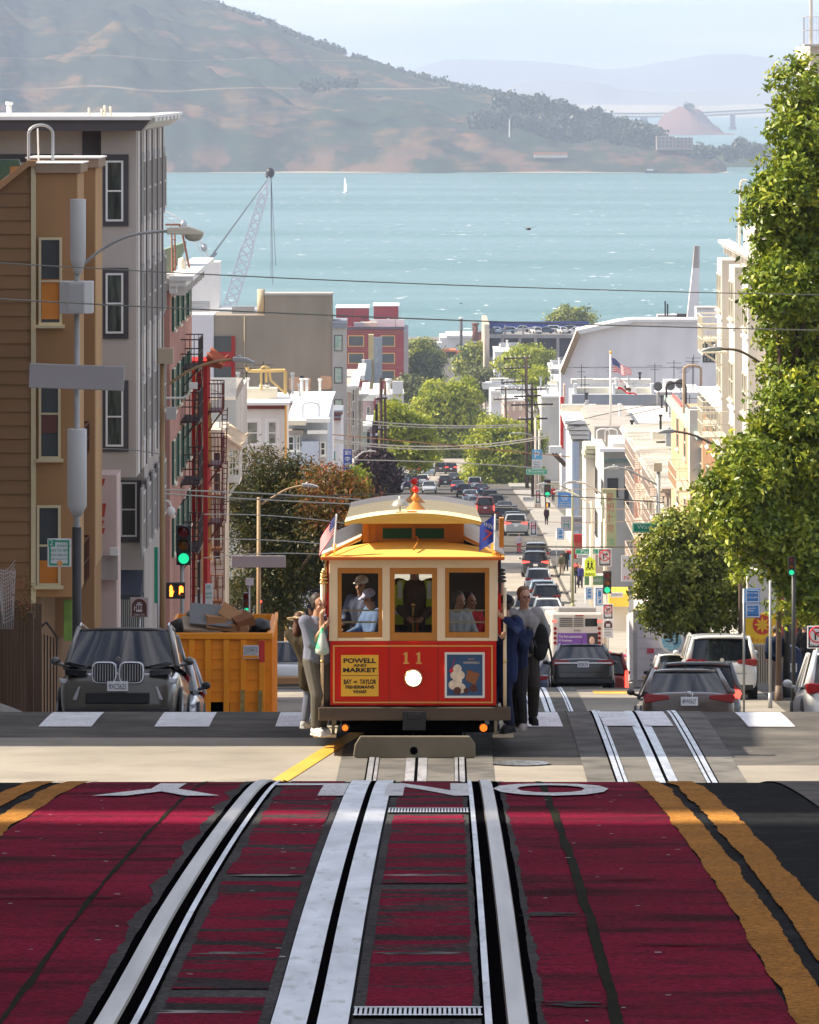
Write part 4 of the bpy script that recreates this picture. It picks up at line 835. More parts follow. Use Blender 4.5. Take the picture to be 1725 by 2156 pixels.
    m_ = MB(); m_.lathe([(0,-.0155),(.026,-.015)],(cc(1062),0,cz(1312)),1,10); m_.cyl((cc(1062),-.014,cz(1305)),(cc(1085),-.014,cz(1235)),.004,n=4); o(m_, 'cherry_picture', mat('poster_red', (.7,.01,.03), .4, v=0), parent=po)
    text('GHIRARDELLI', .03, M_ccream, po, (cc(1187),-.0095,cz(1262)), fit=(.2,.026), extrude=.0006); text('CHOCOLATE', .03, M_gold, po, (cc(1187),-.0095,cz(1240)), fit=(.08,.02), extrude=.0006)
    # headlight
    m_ = MB(); m_.lathe([(.095,-.05),(.112,-.05),(.115,-.02),(.115,0)],(cc(828),0,cz(1358)),1,28); hl = o(m_, 'headlight', M_brass)
    m_ = MB(); m_.lathe([(0,-.055),(.05,-.052),(.096,-.04)],(cc(828),0,cz(1358)),1,24); o(m_, 'lamp_glass', mat('lit_headlight', (1,1,1), .2, v=0, e=(1,.97,.9,5)), parent=hl)
    # beam, coupler, markers, fender, steps, trucks
    o(MB().box((cc(240),-.07,cz(1618)),(cc(1430),.12,cz(1536))), 'bumper_beam', M_beam, bev=.012)
    m_ = MB(); m_.box((cc(762),-.10,cz(1678)),(cc(905),-.02,cz(1560))); m_.box((cc(790),-.13,cz(1610)),(cc(872),-.09,cz(1572))); o(m_, 'coupler', M_dark, bev=.01)
    for x, s_ in ((405,.8),(1262,1.)):
        m_ = MB(); m_.cyl((cc(x),-.02,cz(1664)),(cc(x),.12,cz(1664)),.055,n=14); q = o(m_, 'marker_lamp', M_dark); m_ = MB(); m_.sph((cc(x),-.02,cz(1664)),(.048*s_,.02,.048*s_),8); o(m_, 'lamp_glass', mat('lit_amber', (.7,.15,.01), .2, v=0, e=(1,.16,.01,.8)), parent=q)
    def zf(zy): return cz(zy)+.035
    m_ = MB(); m_.prism([(cc(500),zf(1722)),(cc(1175),zf(1722)),(cc(1210),zf(1770)),(cc(1212),zf(1850)),(cc(1190),zf(1858)),(cc(480),zf(1858)),(cc(456),zf(1845)),(cc(466),zf(1775))],1,-.30,-.22); o(m_, 'fender_board', M_fend, bev=.015)
    m_ = MB(); m_.cyl((cc(830),-.306,zf(1812)),(cc(830),-.29,zf(1812)),.05,n=16); o(m_, 'fender_hole', M_groove)
    m_ = MB()
    for x in (.45,-.45): m_.box((x-.04,-.28,.1),(x+.04,.3,.16)); 
    m_.box((-.9,.1,.30),(.9,8.0,.44)); m_.box((-.62,.3,.16),(.62,2.6,.36)); m_.box((-.62,5.6,.16),(.62,7.7,.36)); m_.box((-.72,.14,.34),(.72,.3,.62)); o(m_, 'underframe', M_groove)
    for y in (.9,2.2,6.0,7.3):
        for q in (1,-1): m_ = MB(); m_.cyl((q*.50,y,.28),(q*.60,y,.28),.28,n=22); m_.cyl((q*.48,y,.28),(q*.51,y,.28),.31,n=22); o(m_, 'wheel', M_dark)
    m_ = MB(); m_.cyl((0,.6,-.02),(0,.6,.4),.03,n=6); m_.box((-.012,.3,-.05),(.012,1.3,.3)); o(m_, 'grip', M_steel)
    for q, x0, x1 in ((-1,205,350),(1,1320,1450)):
        m_ = MB(); m_.box((cc(x0),.10,.235),(cc(x1),4.2,.275)); 
        for y in (.2,1.8,4.0): m_.box((cc(x0)+.02 if q > 0 else cc(x1)-.06,y,.27),(cc(x0)+.06 if q > 0 else cc(x1)-.02,y+.05,.64))
        o(m_, 'running_board', mat('step_wood', (.5,.44,.32), .7, v=.2, s=5))
        for k, y in enumerate((.02,1.45,2.9,4.25)):
            m_ = MB(); m_.cyl((cc(262 if q < 0 else 1395),y,.5 if k else .62),(cc(262 if q < 0 else 1395),y,2.30 if q < 0 else 2.12),.022,n=10); pst = o(m_, 'grab_pole', M_ccream)
            m_ = MB(); m_.cyl((cc(262 if q < 0 else 1395),y,cz(1262)),(cc(262 if q < 0 else 1395),y,cz(1248)),.027,n=10); o(m_, 'brass_ring', M_brass, parent=pst)
        m_ = MB()
        for k in range(4): m_.sph((cc(272 if q < 0 else 1378),.0,2.32-.045*k-(0 if q < 0 else -.02)),(.042+.006*k,.04,.022),6)
        m_.cyl((cc(285 if q < 0 else 1365),.03,2.05),(cc(285 if q < 0 else 1365),.03,2.5),.015,n=6); o(m_, 'chime', M_brass if q < 0 else M_dark)
        m_ = MB()
        for y in (1.4,2.85,4.2): m_.box((q*1.03-.03,y,.62),(q*1.03+.03,y+.06,2.5))
        m_.box((q*1.03-.025,.05,2.40),(q*1.03+.025,LR-.4,2.49)); m_.box((cc(300)-.02 if q < 0 else cc(1352),.04,1.45),(cc(306) if q < 0 else cc(1372),.12,2.46)); o(m_, 'side_post', M_cred)
        m_ = MB(); m_.box((q*.30,.9,1.12),(q*.80,4.2,1.18)); m_.box((q*.28,.9,.66),(q*.34,4.2,1.75)); o(m_, 'bench', M_wood)
        m_ = MB(); m_.box((q*1.02-.02,4.3,.64),(q*1.02+.02,LR-.4,1.5)); m_.box((q*1.02-.02,4.3,2.2),(q*1.02+.02,LR-.4,2.41))
        for k in range(5): y = 4.3+k*.85; m_.box((q*1.02-.021,y,1.5),(q*1.02+.021,y+.09,2.2))
        o(m_, 'cabin_side', M_cred)
    m_ = MB(); m_.box((-1.05,.08,.62),(1.05,LR-.4,.66)); o(m_, 'floor', M_beam); m_ = MB(); m_.box((-1.02,4.3,.66),(-.35,4.36,2.49)); m_.box((.35,4.3,.66),(1.02,4.36,2.49)); m_.box((-.35,4.3,2.2),(.35,4.36,2.49)); m_.box((-1.02,7.6,.66),(1.02,7.66,1.5)); o(m_, 'bulkhead', M_beam)
    m_ = MB(); m_.box((-1.1,.5,2.50),(1.1,LR-.5,2.53)); o(m_, 'ceiling', M_ochre)
    m_ = MB(); m_.cyl((.0,.9,.66),(.0,.9,1.85),.014,n=6); m_.sph((0,.9,1.86),.03,6); m_.cyl((.06,1.,.66),(.05,.85,1.7),.012,n=6); o(m_, 'grip_lever', M_brass)
    m_ = MB(); m_.tube([(cc(845),.45,2.745),(cc(858),.3,2.72),(cc(850),.12,2.67),(cc(830),.0,2.60)], .012, 6); o(m_, 'bell_cord', M_ochre)
    # side lamp brackets holding flags
    for q, x in ((-1,338),(1,1322)):
        m_ = MB(); m_.cyl((cc(x),-.05,2.5),(cc(x),-.05,2.62),.012,n=6); m_.sph((cc(x),-.05,2.64),(.03,.03,.045),6); o(m_, 'cowl_lamp', mat('lamp_orange', (.9,.25,.03), .3, v=0, e=(1,.3,.03,.8)))
    return t
cable_car()
cs = lambda y: gz(CY)+(gz(79)-gz(72))/7*y
def on_car(x, y, z): return (CXc+x, CY+y, cs(y)+z)
# flags on the car roof
def flag(name, label, pole_a, pole_b, w_, h_, bands, Mc, canton=None, droop=.5, name_cat='flag', emblem=None, dirx=-1):
    t = thing(name, label, name_cat, pole_a); a = Vector(pole_a); b = Vector(pole_b); pr = .012*(1 if h_ < .8 else 3)
    MB().cyl(Vector((0,0,0)), b-a, pr, n=6).obj('flag_pole', M_white, t)
    ax = (b-a).normalized(); top = (b-a)-ax*.02; nu, nv = 14, 26
    def P(u, v): 
        return top-ax*h_*v+Vector((dirx*w_*u*(1-.35*droop), .05*w_*math.sin(u*7+v*2), -w_*u*droop*(.6+.4*u)+.02*w_*math.sin(u*9)))
    for j, (v0, v1, M) in enumerate(bands):
        m_ = MB(); m_.smooth = True; k = 3; m_.add([P(i/nu, v0+(v1-v0)*q/k) for q in range(k+1) for i in range(nu+1)], [(q*(nu+1)+i,q*(nu+1)+i+1,(q+1)*(nu+1)+i+1,(q+1)*(nu+1)+i) for q in range(k) for i in range(nu)]); m_.obj('flag_stripe', M, t)
    if canton:
        u1, v1, M = canton; off = Vector((0,-.012*max(1,h_),0)); m_ = MB(); m_.smooth = True; m_.add([P(u1*i/6, v1*q/4)+off for q in range(5) for i in range(7)], [(q*7+i,q*7+i+1,(q+1)*7+i+1,(q+1)*7+i) for q in range(4) for i in range(6)]); m_.obj('canton', M, t)
        m_ = MB()
        for q in range(4):
            for i in range(5): p = P(u1*(i+.6)/5.6, v1*(q+.6)/4.4)+off*2; m_.cbox(p, (w_*.03,.004,w_*.03))
        m_.obj('stars', M_white, t)
    if emblem: emblem(t, P)
    return t
M_fr = mat('flag_red', (.65,.03,.05), .8, v=.05); M_fw = mat('flag_white', (.8,.78,.78), .8, v=.03); M_fb = mat('flag_blue', (.04,.06,.25), .8, v=.05)
US = [(i/13, (i+1)/13, M_fr if i % 2 == 0 else M_fw) for i in range(13)]
flag('stars_and_stripes_flag', 'small striped flag drooping at the left front corner of the cable car roof', on_car(cc(335),.0,2.60), on_car(cc(352),.1,3.05), .30, .24, US, None, (.4,.54,M_fb), droop=.95)
def seven(t, P):
    p = P(.5,.62); text('7', .2, mat('flag_orange_red', (.75,.1,.05), .8, v=0), t, (p[0],p[1]-.03,p[2]), rot=(math.pi/2,.35,0), fit=(.10,.14), name='numeral'); p = P(.45,.22); text('WIN', .1, M_fw, t, (p[0],p[1]-.03,p[2]), rot=(math.pi/2,.35,0), fit=(.13,.05))
flag('blue_banner_flag', "blue flag with a red numeral at the right front corner of the cable car", on_car(cc(1330),.0,2.60), on_car(cc(1335),.1,3.05), .24, .33, [(0,1,M_fb)], None, droop=.55, emblem=seven)
tag(MB().box(on_car(cc(1362),.25,2.62), on_car(cc(1390),.45,3.0)).obj('roof_end_board', M_ochre), 'ochre wooden board standing at the right roof edge of the cable car', 'board')
# riders
V = .009
person("man in a grey short sleeved shirt gripping the cable car's left front pole", on_car(-1.20,.22,.275), rz=.5, h=1.80, lean=(-.03,-.03), hL=(-.05,-.20,1.46), hR=(-.03,-.22,1.36), fL=(.06,.02,.07), fR=(-.06,-.06,.07),
    top=(.18,.19,.25), bot=(.12,.11,.09), shoe=(.62,.60,.58), sleeve=.4, yaw=.15, nod=.1, vox=V, grip=True, group='people hanging on the cable car')
person("person in an olive coat and straw hat leaning out left of the cable car", on_car(-1.30,1.25,.275), rz=2.6, h=1.50, lean=(.16,.06), hL=(-.25,-.2,1.25), hR=(-.2,-.3,1.2), top=(.045,.034,.02), bot=(.12,.13,.17), shoe=(.4,.4,.4), hair=(.09,.03,.012), longhair=True, hat='straw', hatc=(.62,.50,.30), nod=.25, vox=V, coat=.55, group='people hanging on the cable car')
person("person in a black hat half hidden on the cable car's left side", on_car(-1.12,2.1,.275), rz=-.3, h=1.86, top=(.05,.05,.06), hat='black', hatc=(.04,.04,.045), vox=.012, hL=(-.05,-.3,1.4), group='people hanging on the cable car')
person("person in a navy jacket and dark cap holding the cable car's right pole", on_car(1.13,.40,.30), rz=-.6, h=1.74, lean=(.07,-.02), hL=(.235,-.30,1.45), hR=(.19,-.30,1.22), top=(.015,.025,.08), bot=(.02,.025,.06), shoe=(.03,.03,.035), hat='cap', hatc=(.02,.022,.03), vox=V, grip=True, coat=.45, yaw=-.5, group='people hanging on the cable car')
person("black haired person in navy with bowed head right of the cable car", on_car(1.30,.75,.30), rz=-.25, h=1.52, lean=(.04,-.06), hL=(.05,-.27,1.28), hR=(-.12,-.35,1.05), top=(.012,.02,.06), bot=(.03,.03,.035), shoe=(.35,.32,.3), hair=(.012,.01,.01), nod=.75, vox=V, group='people hanging on the cable car')
tm = person("tall light haired man with glasses hanging off the cable car's right side", on_car(1.42,1.5,.30), rz=.15, h=1.80, lean=(.0,0), hL=(.24,-.02,.98), hR=(-.22,-.3,1.30), fL=(.12,.0,.09), fR=(-.08,0,.07), top=(.33,.32,.33), bot=(.05,.045,.04), shoe=(.03,.03,.03), hair=(.20,.085,.03), nod=.05, yaw=.25, vox=V, glasses=True, skin=(.55,.30,.2), group='people hanging on the cable car')
bp_ = thing('backpack', "black backpack with loose straps worn by the tall man with glasses", 'backpack', on_car(1.62,1.5,1.15))
m_ = MB(); m_.sph((0,0,.22),(.13,.12,.24),8); m_.sph((0,-.06,.10),(.10,.09,.13),8); remesh('bag', m_, clothm((.02,.02,.022)), bp_, .012)
m_ = MB(); m_.tube([(-.14,-.16,.42),(-.12,-.19,.25),(-.10,-.17,.08)], .03, 6); m_.tube([(.02,.05,.42),(.12,-.03,.2),(.16,0,0),(.17,-.02,-.22)], .014, 6); m_.tube([(-.1,-.1,.42),(-.08,-.14,.25),(0,-.1,.05)], .014, 6); m_.obj('strap', M_black, bp_)
person("grip operator in a brown jacket behind the centre door of the cable car", on_car(.02,1.25,.66), h=1.83, hL=(.1,-.28,1.05), hR=(-.08,-.3,1.05), top=(.12,.08,.065), vox=.012, skin=(.40,.20,.13), hair=(.1,.09,.08), width=1.15)
vt = thing('safety_vest', 'yellow green reflective vest worn by the grip operator inside the cable car', 'vest', on_car(.02,1.25,.66))
m_ = MB()
for q in (1,-1): m_.prism([(q*.14,.95),(q*.25,.95),(q*.27,1.40),(q*.20,1.52),(q*.12,1.52),(q*.15,1.38)],1,-.16,-.135)
m_.obj('vest_cloth', mat('vest_yellow', (.50,.68,.03), .6, v=.05), vt, bev=.01)
m_ = MB()
for q in (1,-1): m_.box((q*.16,-.166,1.28),(q*.215,-.158,1.5)); m_.box((q*.145,-.166,1.08),(q*.262,-.158,1.13))
m_.obj('reflective_band', mat('reflective', (.7,.75,.72), .3, v=0), vt)
for lb, x, y, z, kw in (("seated passenger in a white cap at the left window of the cable car", -.66,1.75,.62, dict(rz=-.5,h=1.60,hat='cap',hatc=(.75,.73,.66),top=(.12,.13,.2))),
    ("seated passenger in a lilac cap at the left window of the cable car", -.50,.95,.50, dict(rz=-1.1,h=1.60,hat='cap',hatc=(.50,.47,.62),top=(.12,.17,.30),nod=.3)),
    ("brown haired passenger in white at the right window of the cable car", .56,1.0,.47, dict(rz=.7,h=1.60,hair=(.10,.045,.02),top=(.42,.42,.42),nod=.2,longhair=True)),
    ("passenger in a red jacket at the right window of the cable car", .72,1.7,.40, dict(rz=.8,h=1.62,top=(.50,.02,.03),bot=(.03,.04,.09)))):
    # sitting figures: thighs forward, feet on the floor
    person(lb, on_car(x,y,z), fL=(.08,-.4,.28), fR=(-.08,-.4,.28), hL=(.12,-.3,.95), hR=(-.1,-.32,1.0), vox=.012, group='passengers inside the cable car', **kw)
bag = thing('carrier_bag', 'translucent pale green plastic bag hanging from the hand of the man in the grey shirt', 'bag', on_car(-1.14,-.10,1.63)); bag.scale = (.85,.85,.76)
m_ = MB(); m_.lathe([(.02,0),(.035,-.08),(.07,-.22),(.105,-.36),(.10,-.42),(.05,-.45),(0,-.455)],(0,0,0),2,16); m_.obj('bag_film', mat('bag_plastic', (.50,.54,.50), .35, v=.2, s=5, c2=(.10,.50,.28), thr=(.5,.56)), bag)
# ------------------------------------------------------------ LEFT SIDE buildings (near to far)
def LX(Y, o=0): return -9.4+o+.0065*Y
def RX(Y, o=0): return 11.6-o+.0065*Y
M_tan = wallm('tan_plaster', (.36,.21,.105), .12); M_tanl = wallm('tan_lit_side', (.45,.285,.15), .1)  # second tan is the bay plaster with side light painted in
def sidingmat():
    M = mat('brown_siding', (.25,.15,.082), .8, v=.12, s=1.5, st=(.3,1,1)); return M
# corner building beside the crossing (its wall is outside the picture's left edge)
t = bld('corner_building', 'tall plaster corner building at the left of the crossing', -34, -9.4, 73.5, 124, 3.6, wallm('grey_plaster', (.45,.42,.40)))
for i, (a, b) in enumerate(((-30,23.2),(27.4,57))): bld('unseen_building', ('nearer','farther')[i]+' plaster apartment building beside the near lane on the left', -30, -9.3, a, b, 16, wallm('beige_plaster', (.25,.21,.18)))  # out of view; gap between them shaped to pass the sun streak
for i, (a, b) in enumerate(((-20,25.6),(26.6,50))): bld('streak_blocker', ('nearer','farther')[i]+' tall apartment tower a block to the left', -53, -48, a, b, 60, wallm('beige_plaster', (.25,.21,.18)))  # unseen slabs added so their gap shapes a soft sun streak
bld('unseen_building', 'plaster apartment building beside the near lane on the right', 11.9, 30, -30, 56, 16, wallm('beige_plaster', (.25,.21,.18)))  # out of view, added to keep sky light off the near lane
# brown siding house with two tan bays
t = bld('sided_house', 'brown lap sided house with two tan bays and a sloping eave at the left edge', -20, X_(76,127), 127, 152, Z_(420,127), sidingmat())
m_ = MB(); m_.prism([(-20,Z_(420,127)-.01),(X_(76,127),Z_(420,127)-.01),(X_(76,127),Z_(345,127)),(X_(60,127),Z_(342,127)),(X_(0,127),Z_(398,127)),(-20,Z_(420,127))],1,127,131); m_.obj('gable', MC['brown_siding'], t, W=True)
m_ = MB(); x1 = X_(72,127)
for i in range(62):
    z = -14+i*.305
    if z > Z_(350,127): break
    lim = X_(0,127)-1.4 if z < Z_(405,127) else X_(0,127)+(z-Z_(398,127))/(Z_(342,127)-Z_(398,127))*(X_(60,127)-X_(0,127))
    m_.hexa([(lim,126.97,z),(x1,126.97,z),(x1,127.0,z),(lim,127.0,z)],[(lim,126.995,z+.29),(x1,126.995,z+.29),(x1,127.0,z+.29),(lim,127.0,z+.29)])
m_.obj('siding_board', MC['brown_siding'], t, W=True)
part(t, 'corner_board', wallm('cream_trim', (.60,.52,.34)), (X_(66,127),126.93,-17), (X_(76,127),127.0,Z_(350,127)))
m_ = MB(); m_.prism([(X_(-10,127),Z_(408,127)),(X_(62,127),Z_(350,127)),(X_(76,127),Z_(350,127)),(X_(76,127),Z_(338,127)),(X_(60,127),Z_(337,127)),(X_(-10,127),Z_(392,127))],1,126.8,127.2); m_.obj('eave_board', wallm('eave_brown', (.40,.24,.13)), t, W=True)
m_ = MB(); m_.prism([(X_(-12,127),Z_(390,127)),(X_(-12,127),Z_(336,127)),(X_(38,127),Z_(336,127)),(X_(42,127),Z_(348,127))],1,127.3,127.4); m_.obj('skylight', mat('skylight_glass', (.06,.12,.09), .15, v=.2), t, W=True)
for (a, b, Y0, Y1, yt) in ((76,161,127,129.6,342),(150,199,134,137,331)):
    xa, xb = X_(a,127) if a == 76 else -9.0, X_(b,Y0)
    part(t, 'bay', M_tan, (xa,Y0+.01,Z_(1257,127) if a == 76 else -13), (xb,Y1,Z_(yt+22,Y0))); part(t, 'lit_bay_side', M_tanl, (xb+.002,Y0+.08,Z_(1250,127)), (xb+.02,Y1-.02,Z_(yt+24,Y0)))
    part(t, 'parapet', wallm('parapet_taupe', (.34,.25,.18)), (xa-.02,Y0-.08,Z_(yt+22,Y0)+.002), (xb+.10,Y1+.05,Z_(yt+3,Y0))); part(t, 'coping', M_white, (xa-.05,Y0-.11,Z_(yt+3,Y0)+.002), (xb+.13,Y1+.08,Z_(yt,Y0)))
M_ctrim = MC['wall_cream_trim']; M_board = mat('plywood', (.55,.21,.05), .8, v=.15, s=3); M_pred = mat('red_blind', (.12,.045,.035), .3, v=.1)
for (r, ply) in (((82,500,131,684),(588,672)),((82,776,128,966),(870,912)),((78,1064,128,1233),(1180,1228))):
    wo = winD(t, r, 127, M=M_ctrim, fw=.055, d=.07); part(wo, 'boarded_pane', M_board if r[1] != 776 else M_pred, (X_(r[0]+6,127),126.975,Z_(ply[1],127)), (X_(r[2]-6,127),126.99,Z_(ply[0],127)))
hoop(t, X_(86,129), 129, Z_(342,129), Z_(263,129), .55, M_steel, .035); m_ = MB(); m_.cyl((X_(84,129),128.6,Z_(342,129)),(X_(82,129),128.6,Z_(270,129)),.02,n=6); m_.obj('conduit', M_white, t, W=True)
fe = MB()
for (z0, z1) in ((968,905),(1240,1150)):
    za, zb = Z_(z0,131), Z_(z1,131); P = FP('E', -8.5); fe_o = MB(); fe_o.box(P(130,.0,za),P(134,.95,za+.06)); railing(fe_o, P, 130, 134, .02, .95, za, zb-za, 12); fe_o.obj('fire_escape', mat('rusty_iron', (.12,.06,.04), .8, v=.3), t, W=True)
for z0, z1 in ((430,475),(560,610),(780,850)):
    win(t, 'E', -7.60+.02, 134.6, 136.4, Z_(z1,135), Z_(z0,135), M=M_ctrim, fw=.06)
# signboard buildings below between tan and grey
t = bld('mural_shopfront', 'pink and white painted shopfront panel between the tan and grey houses', X_(204,147), X_(246,147), 147, 149, Z_(1000,147), wallm('mural_white', (.62,.48,.44), .25), cat='shopfront')
m_ = MB()
for k, (a, b, c_, d_) in enumerate(((208,1008,222,1022),(212,1060,224,1088),(208,1096,220,1108),(210,1112,222,1124),(206,1132,216,1142))): m_.prism([(X_(a,147),Z_(d_,147)),(X_(c_-4,147),Z_(d_,147)),(X_(c_,147),Z_(b,147)),(X_(a+4,147),Z_(b,147))],1,146.96,147.0)
m_.obj('painted_stroke', mat('mural_red', (.40,.05,.03), .7, v=.1), t, W=True)
part(t, 'plaster_panel', wallm('rough_plaster', (.50,.44,.42), .3), (X_(208,146.5),146.5,Z_(1221,146.5)), (X_(248,146.5),146.9,Z_(1170,146.5))); part(t, 'floodlight', M_white, (X_(233,146.5),146.2,Z_(1168,146.5)), (X_(250,146.5),146.45,Z_(1152,146.5)))
t = thing('shop_awning', 'dark slate awning over the barred door beside the grey house', 'awning', (X_(275,160),160,gz(160)))
m_ = MB(); xa, xb = X_(252,160), X_(302,160); m_.prism([(160,Z_(1200,160)),(158.2,Z_(1240,160)),(158.2,Z_(1250,160)),(160,Z_(1250,160))],0,xa,xb); m_.obj('cloth', mat('awning_slate', (.06,.065,.085), .8, v=.1), t, W=True)
m_ = MB(); m_.box((xa,160.2,gz(160)),(xb,160.3,Z_(1250,160))); m_.obj('doorway', M_groove, t, W=True); m_ = MB()
for i in range(12): x = xa+(xb-xa)*(i+.5)/12; m_.cyl((x,160.1,gz(160)),(x,160.1,Z_(1252,160)),.02,n=5)
m_.obj('bar', M_steel, t, W=True)
# grey stucco building
M_grey = wallm('grey_stucco', (.47,.415,.375), .07); M_greyl = wallm('light_stucco', (.60,.56,.52), .06); M_dkt = mat('charcoal_trim', (.075,.065,.07), .7, v=.08)
xr = X_(213,157)
t = bld('stucco_apartment', 'grey stucco apartment building with charcoal window surrounds and a projecting bay', -22, xr, 157.4, 176, Z_(253,158), M_grey)
zb = Z_(1005,157); xo = X_(287,157)
part(t, 'bay', M_grey, (xr+.002,157,zb), (xo,174.6,Z_(253,157.5)))
part(t, 'lower_wall', M_grey, (xr-.6,163.2,-19), (X_(310,165),176,zb+.01))
part(t, 'dark_panel', M_dkt, (X_(172,157),157.36,Z_(331,157)), (X_(214,157)-.01,157.4,Z_(276,157))); part(t, 'dark_band', M_dkt, (-20,157.34,Z_(342,157)), (X_(153,157),157.4,Z_(325,157)))
# roof slab with bracketed overhang
m_ = MB(); m_.box((-23,156.0,Z_(252,158)+.002),(X_(322,158),175.4,Z_(244,158))); m_.obj('roof', M_white, t, W=True)
m_ = MB(); m_.prism([(-23,Z_(275,157)),(X_(300,157),Z_(275,157)),(X_(318,157),Z_(253,157)),(-23,Z_(253,157))],1,156.1,156.8); m_.obj('fascia', M_dkt, t, W=True)
m_ = MB()
for k in range(7): y = 157.6+k*2.6; m_.prism([(xo-.05,Z_(276,157)),(xo+.2,Z_(272,157)),(xo+.5,Z_(256,157)),(xo+.5,Z_(245,157)),(xo-.05,Z_(245,157))],1,y,y+1.7)
m_.obj('eave_bracket', M_white, t, W=True); m_ = MB()
m_.box((xo,156.2,Z_(248,157)),(xo+.55,175.4,Z_(244,157)+.02)); m_.obj('eave', M_white, t, W=True)
WZ = [(325,476,338,466),(564,713,575,702),(801,951,814,940)]
for (a, b, c_, d_) in WZ:
    part(t, 'window_surround', M_dkt, (X_(217,157),156.95,Z_(b,157)), (X_(271,157),156.999,Z_(a,157)))
    wo = win(t, 'S', 156.95, X_(223,157), X_(260,157), Z_(d_,157), Z_(c_,157), M=M_white, fw=.055, sill=False, pane=mat('curtain_glass', (.10,.12,.10), .15, v=.35, s=2, st=(3,1,.4), c2=(.03,.035,.035), thr=(.4,.6)))
part(t, 'window_surround', M_dkt, (X_(241,163),163.15,Z_(1143,163)), (X_(297,163),163.199,Z_(1005,163)-.1)); win(t, 'S', 163.15, X_(253,163), X_(288,163), Z_(1131,163), Z_(1016,163), M=M_white, fw=.05, sill=False)
for k in range(5):
    y0 = 157.5+k*3.42
    part(t, 'light_panel', M_greyl, (xo,y0,zb+.02), (xo+.03,y0+1.25,Z_(277,157))); part(t, 'pilaster', M_dkt, (xo,y0+1.27,zb+.02), (xo+.06,y0+1.48,Z_(277,157)))
    for (a, b, c_, d_) in WZ+[(1040,1190,1050,1180)]:
        part(t, 'window_surround', mat('slate_trim', (.24,.225,.22), .7, v=.05), (xo,y0+1.62,Z_(b,157)), (xo+.05,y0+3.35,Z_(a,157))); win(t, 'E', xo+.05, y0+1.85, y0+3.1, Z_(d_,157), Z_(c_,157), M=M_greyl, fw=.08, sill=False)
vent(t, X_(17,158), 158.5, Z_(245,158), .32, .07)
for x, h in ((186,.14),(213,.12),(219,.18),(231,.16)): 
    m_ = MB(); m_.cyl((X_(x,158),158.4,Z_(245,158)),(X_(x,158),158.4,Z_(245,158)+h*.75),.065,.035,n=8); m_.cyl((X_(x,158),158.4,Z_(245,158)+h*.75),(X_(x,158),158.4,Z_(245,158)+h*1.7),.03,n=8); m_.obj('vent_pipe', M_white if x == 0 else M_cream, t, W=True)
# pink building
M_pink = wallm('pink_stucco', (.50,.27,.22)); M_grn = mat('green_shutter', (.02,.10,.07), .6, v=.15)
t = bld('pink_building', 'pink stucco building with green shutters and a white cornice behind the grey one', -20, -7.5, 178, 196, Z_(612,178), M_pink)
cornice(t, 'E', -7.5, 177.6, 196.2, Z_(612,180), h=.55, proj=.75, brackets=9); cornice(t, 'S', 178, -12, -7.5, Z_(612,178), h=.55, proj=.5)
for k in range(4):
    for z0, z1 in ((690,620),(860,770),(1010,920),(1160,1080)):
        y = 180+k*4.1; win(t, 'E', -7.5, y, y+1.3, Z_(z0,182), Z_(z1,182), M=M_cream); part(t, 'shutter', M_grn, (-7.5,y-.5,Z_(z0,182)), (-7.43,y-.08,Z_(z1,182))); part(t, 'shutter', M_grn, (-7.5,y+1.38,Z_(z0,182)), (-7.43,y+1.8,Z_(z1,182)))
M_iron = mat('dark_iron', (.06,.04,.04), .7, .2, v=.2); fire_escape(t, 'E', -7.5, 186, 190, [Z_(z,188) for z in (1150,1010,880,770)], M_iron, proj=.6)
m_ = MB()
for s in (0,.55): m_.cyl((X_(363+s*12,185),185,Z_(577,185)),(X_(360+s*12,185),185.5,Z_(478,185)),.03,n=5)
for i in range(8): m_.cyl((X_(363,185),185,Z_(577-i*12,185)),(X_(371,185),185,Z_(577-i*12,185)),.02,n=4)
m_.tube([(X_(348,185),185,Z_(473,185)),(X_(378,185),185,Z_(473,185)),(X_(383,185),185.2,Z_(488,185)),(X_(400,185),185.5,Z_(577,185))], .035, 5); m_.obj('roof_ladder', mat('brown_iron', (.22,.10,.07), .7, v=.1), t, W=True)
m_ = MB(); m_.prism([(X_(340,187),Z_(575,187)),(X_(340,187),Z_(528,187)),(X_(385,187),Z_(512,187)),(X_(384,187),Z_(530,187)),(X_(360,187),Z_(575,187))],1,187,190); m_.obj('green_roof', mat('copper_green', (.16,.24,.17), .7, v=.2), t, W=True)
m_ = MB(); m_.lathe([(.0,.55),(.12,.5),(.14,.4),(.13,.1),(.16,0),(0,0)],(X_(384,184),184,Z_(577,184))); m_.obj('roof_lantern', M_cream, t, W=True)
# red building with tiled eaves
M_rdb = wallm('red_stucco', (.40,.04,.04)); M_tile = mat('clay_tile', (.30,.07,.03), .7, v=.3, s=6); M_rdd = mat('red_wood', (.14,.02,.02), .5, v=.1)
t = bld('red_building', 'narrow red building with curled clay tile eaves on the shaded side', -20, -7.0, 197, 200, Z_(760,197), M_rdb)
def tiled_eave(t, y0, y1, x0, z, out, h, M):
    m_ = MB(); n = int((y1-y0)/.28)
    m_.hexa([(x0,y0,z),(x0+out,y0,z-h*.2),(x0+out,y1,z-h*.2),(x0,y1,z)],[(x0,y0,z+h),(x0+out,y0,z+.02),(x0+out,y1,z+.02),(x0,y1,z+h)])
    for i in range(n+1): y = y0+(y1-y0)*i/n; m_.cyl((x0,y,z+h),(x0+out+.05,y,z+.03),.09,n=6)
    for y in (y0,y1): m_.tube([(x0,y,z+h+.1),(x0+out,y,z+.12),(x0+out+.15,y,z+.22)], .045, 6)
    return m_.obj('tiled_eave', M, t, W=True)
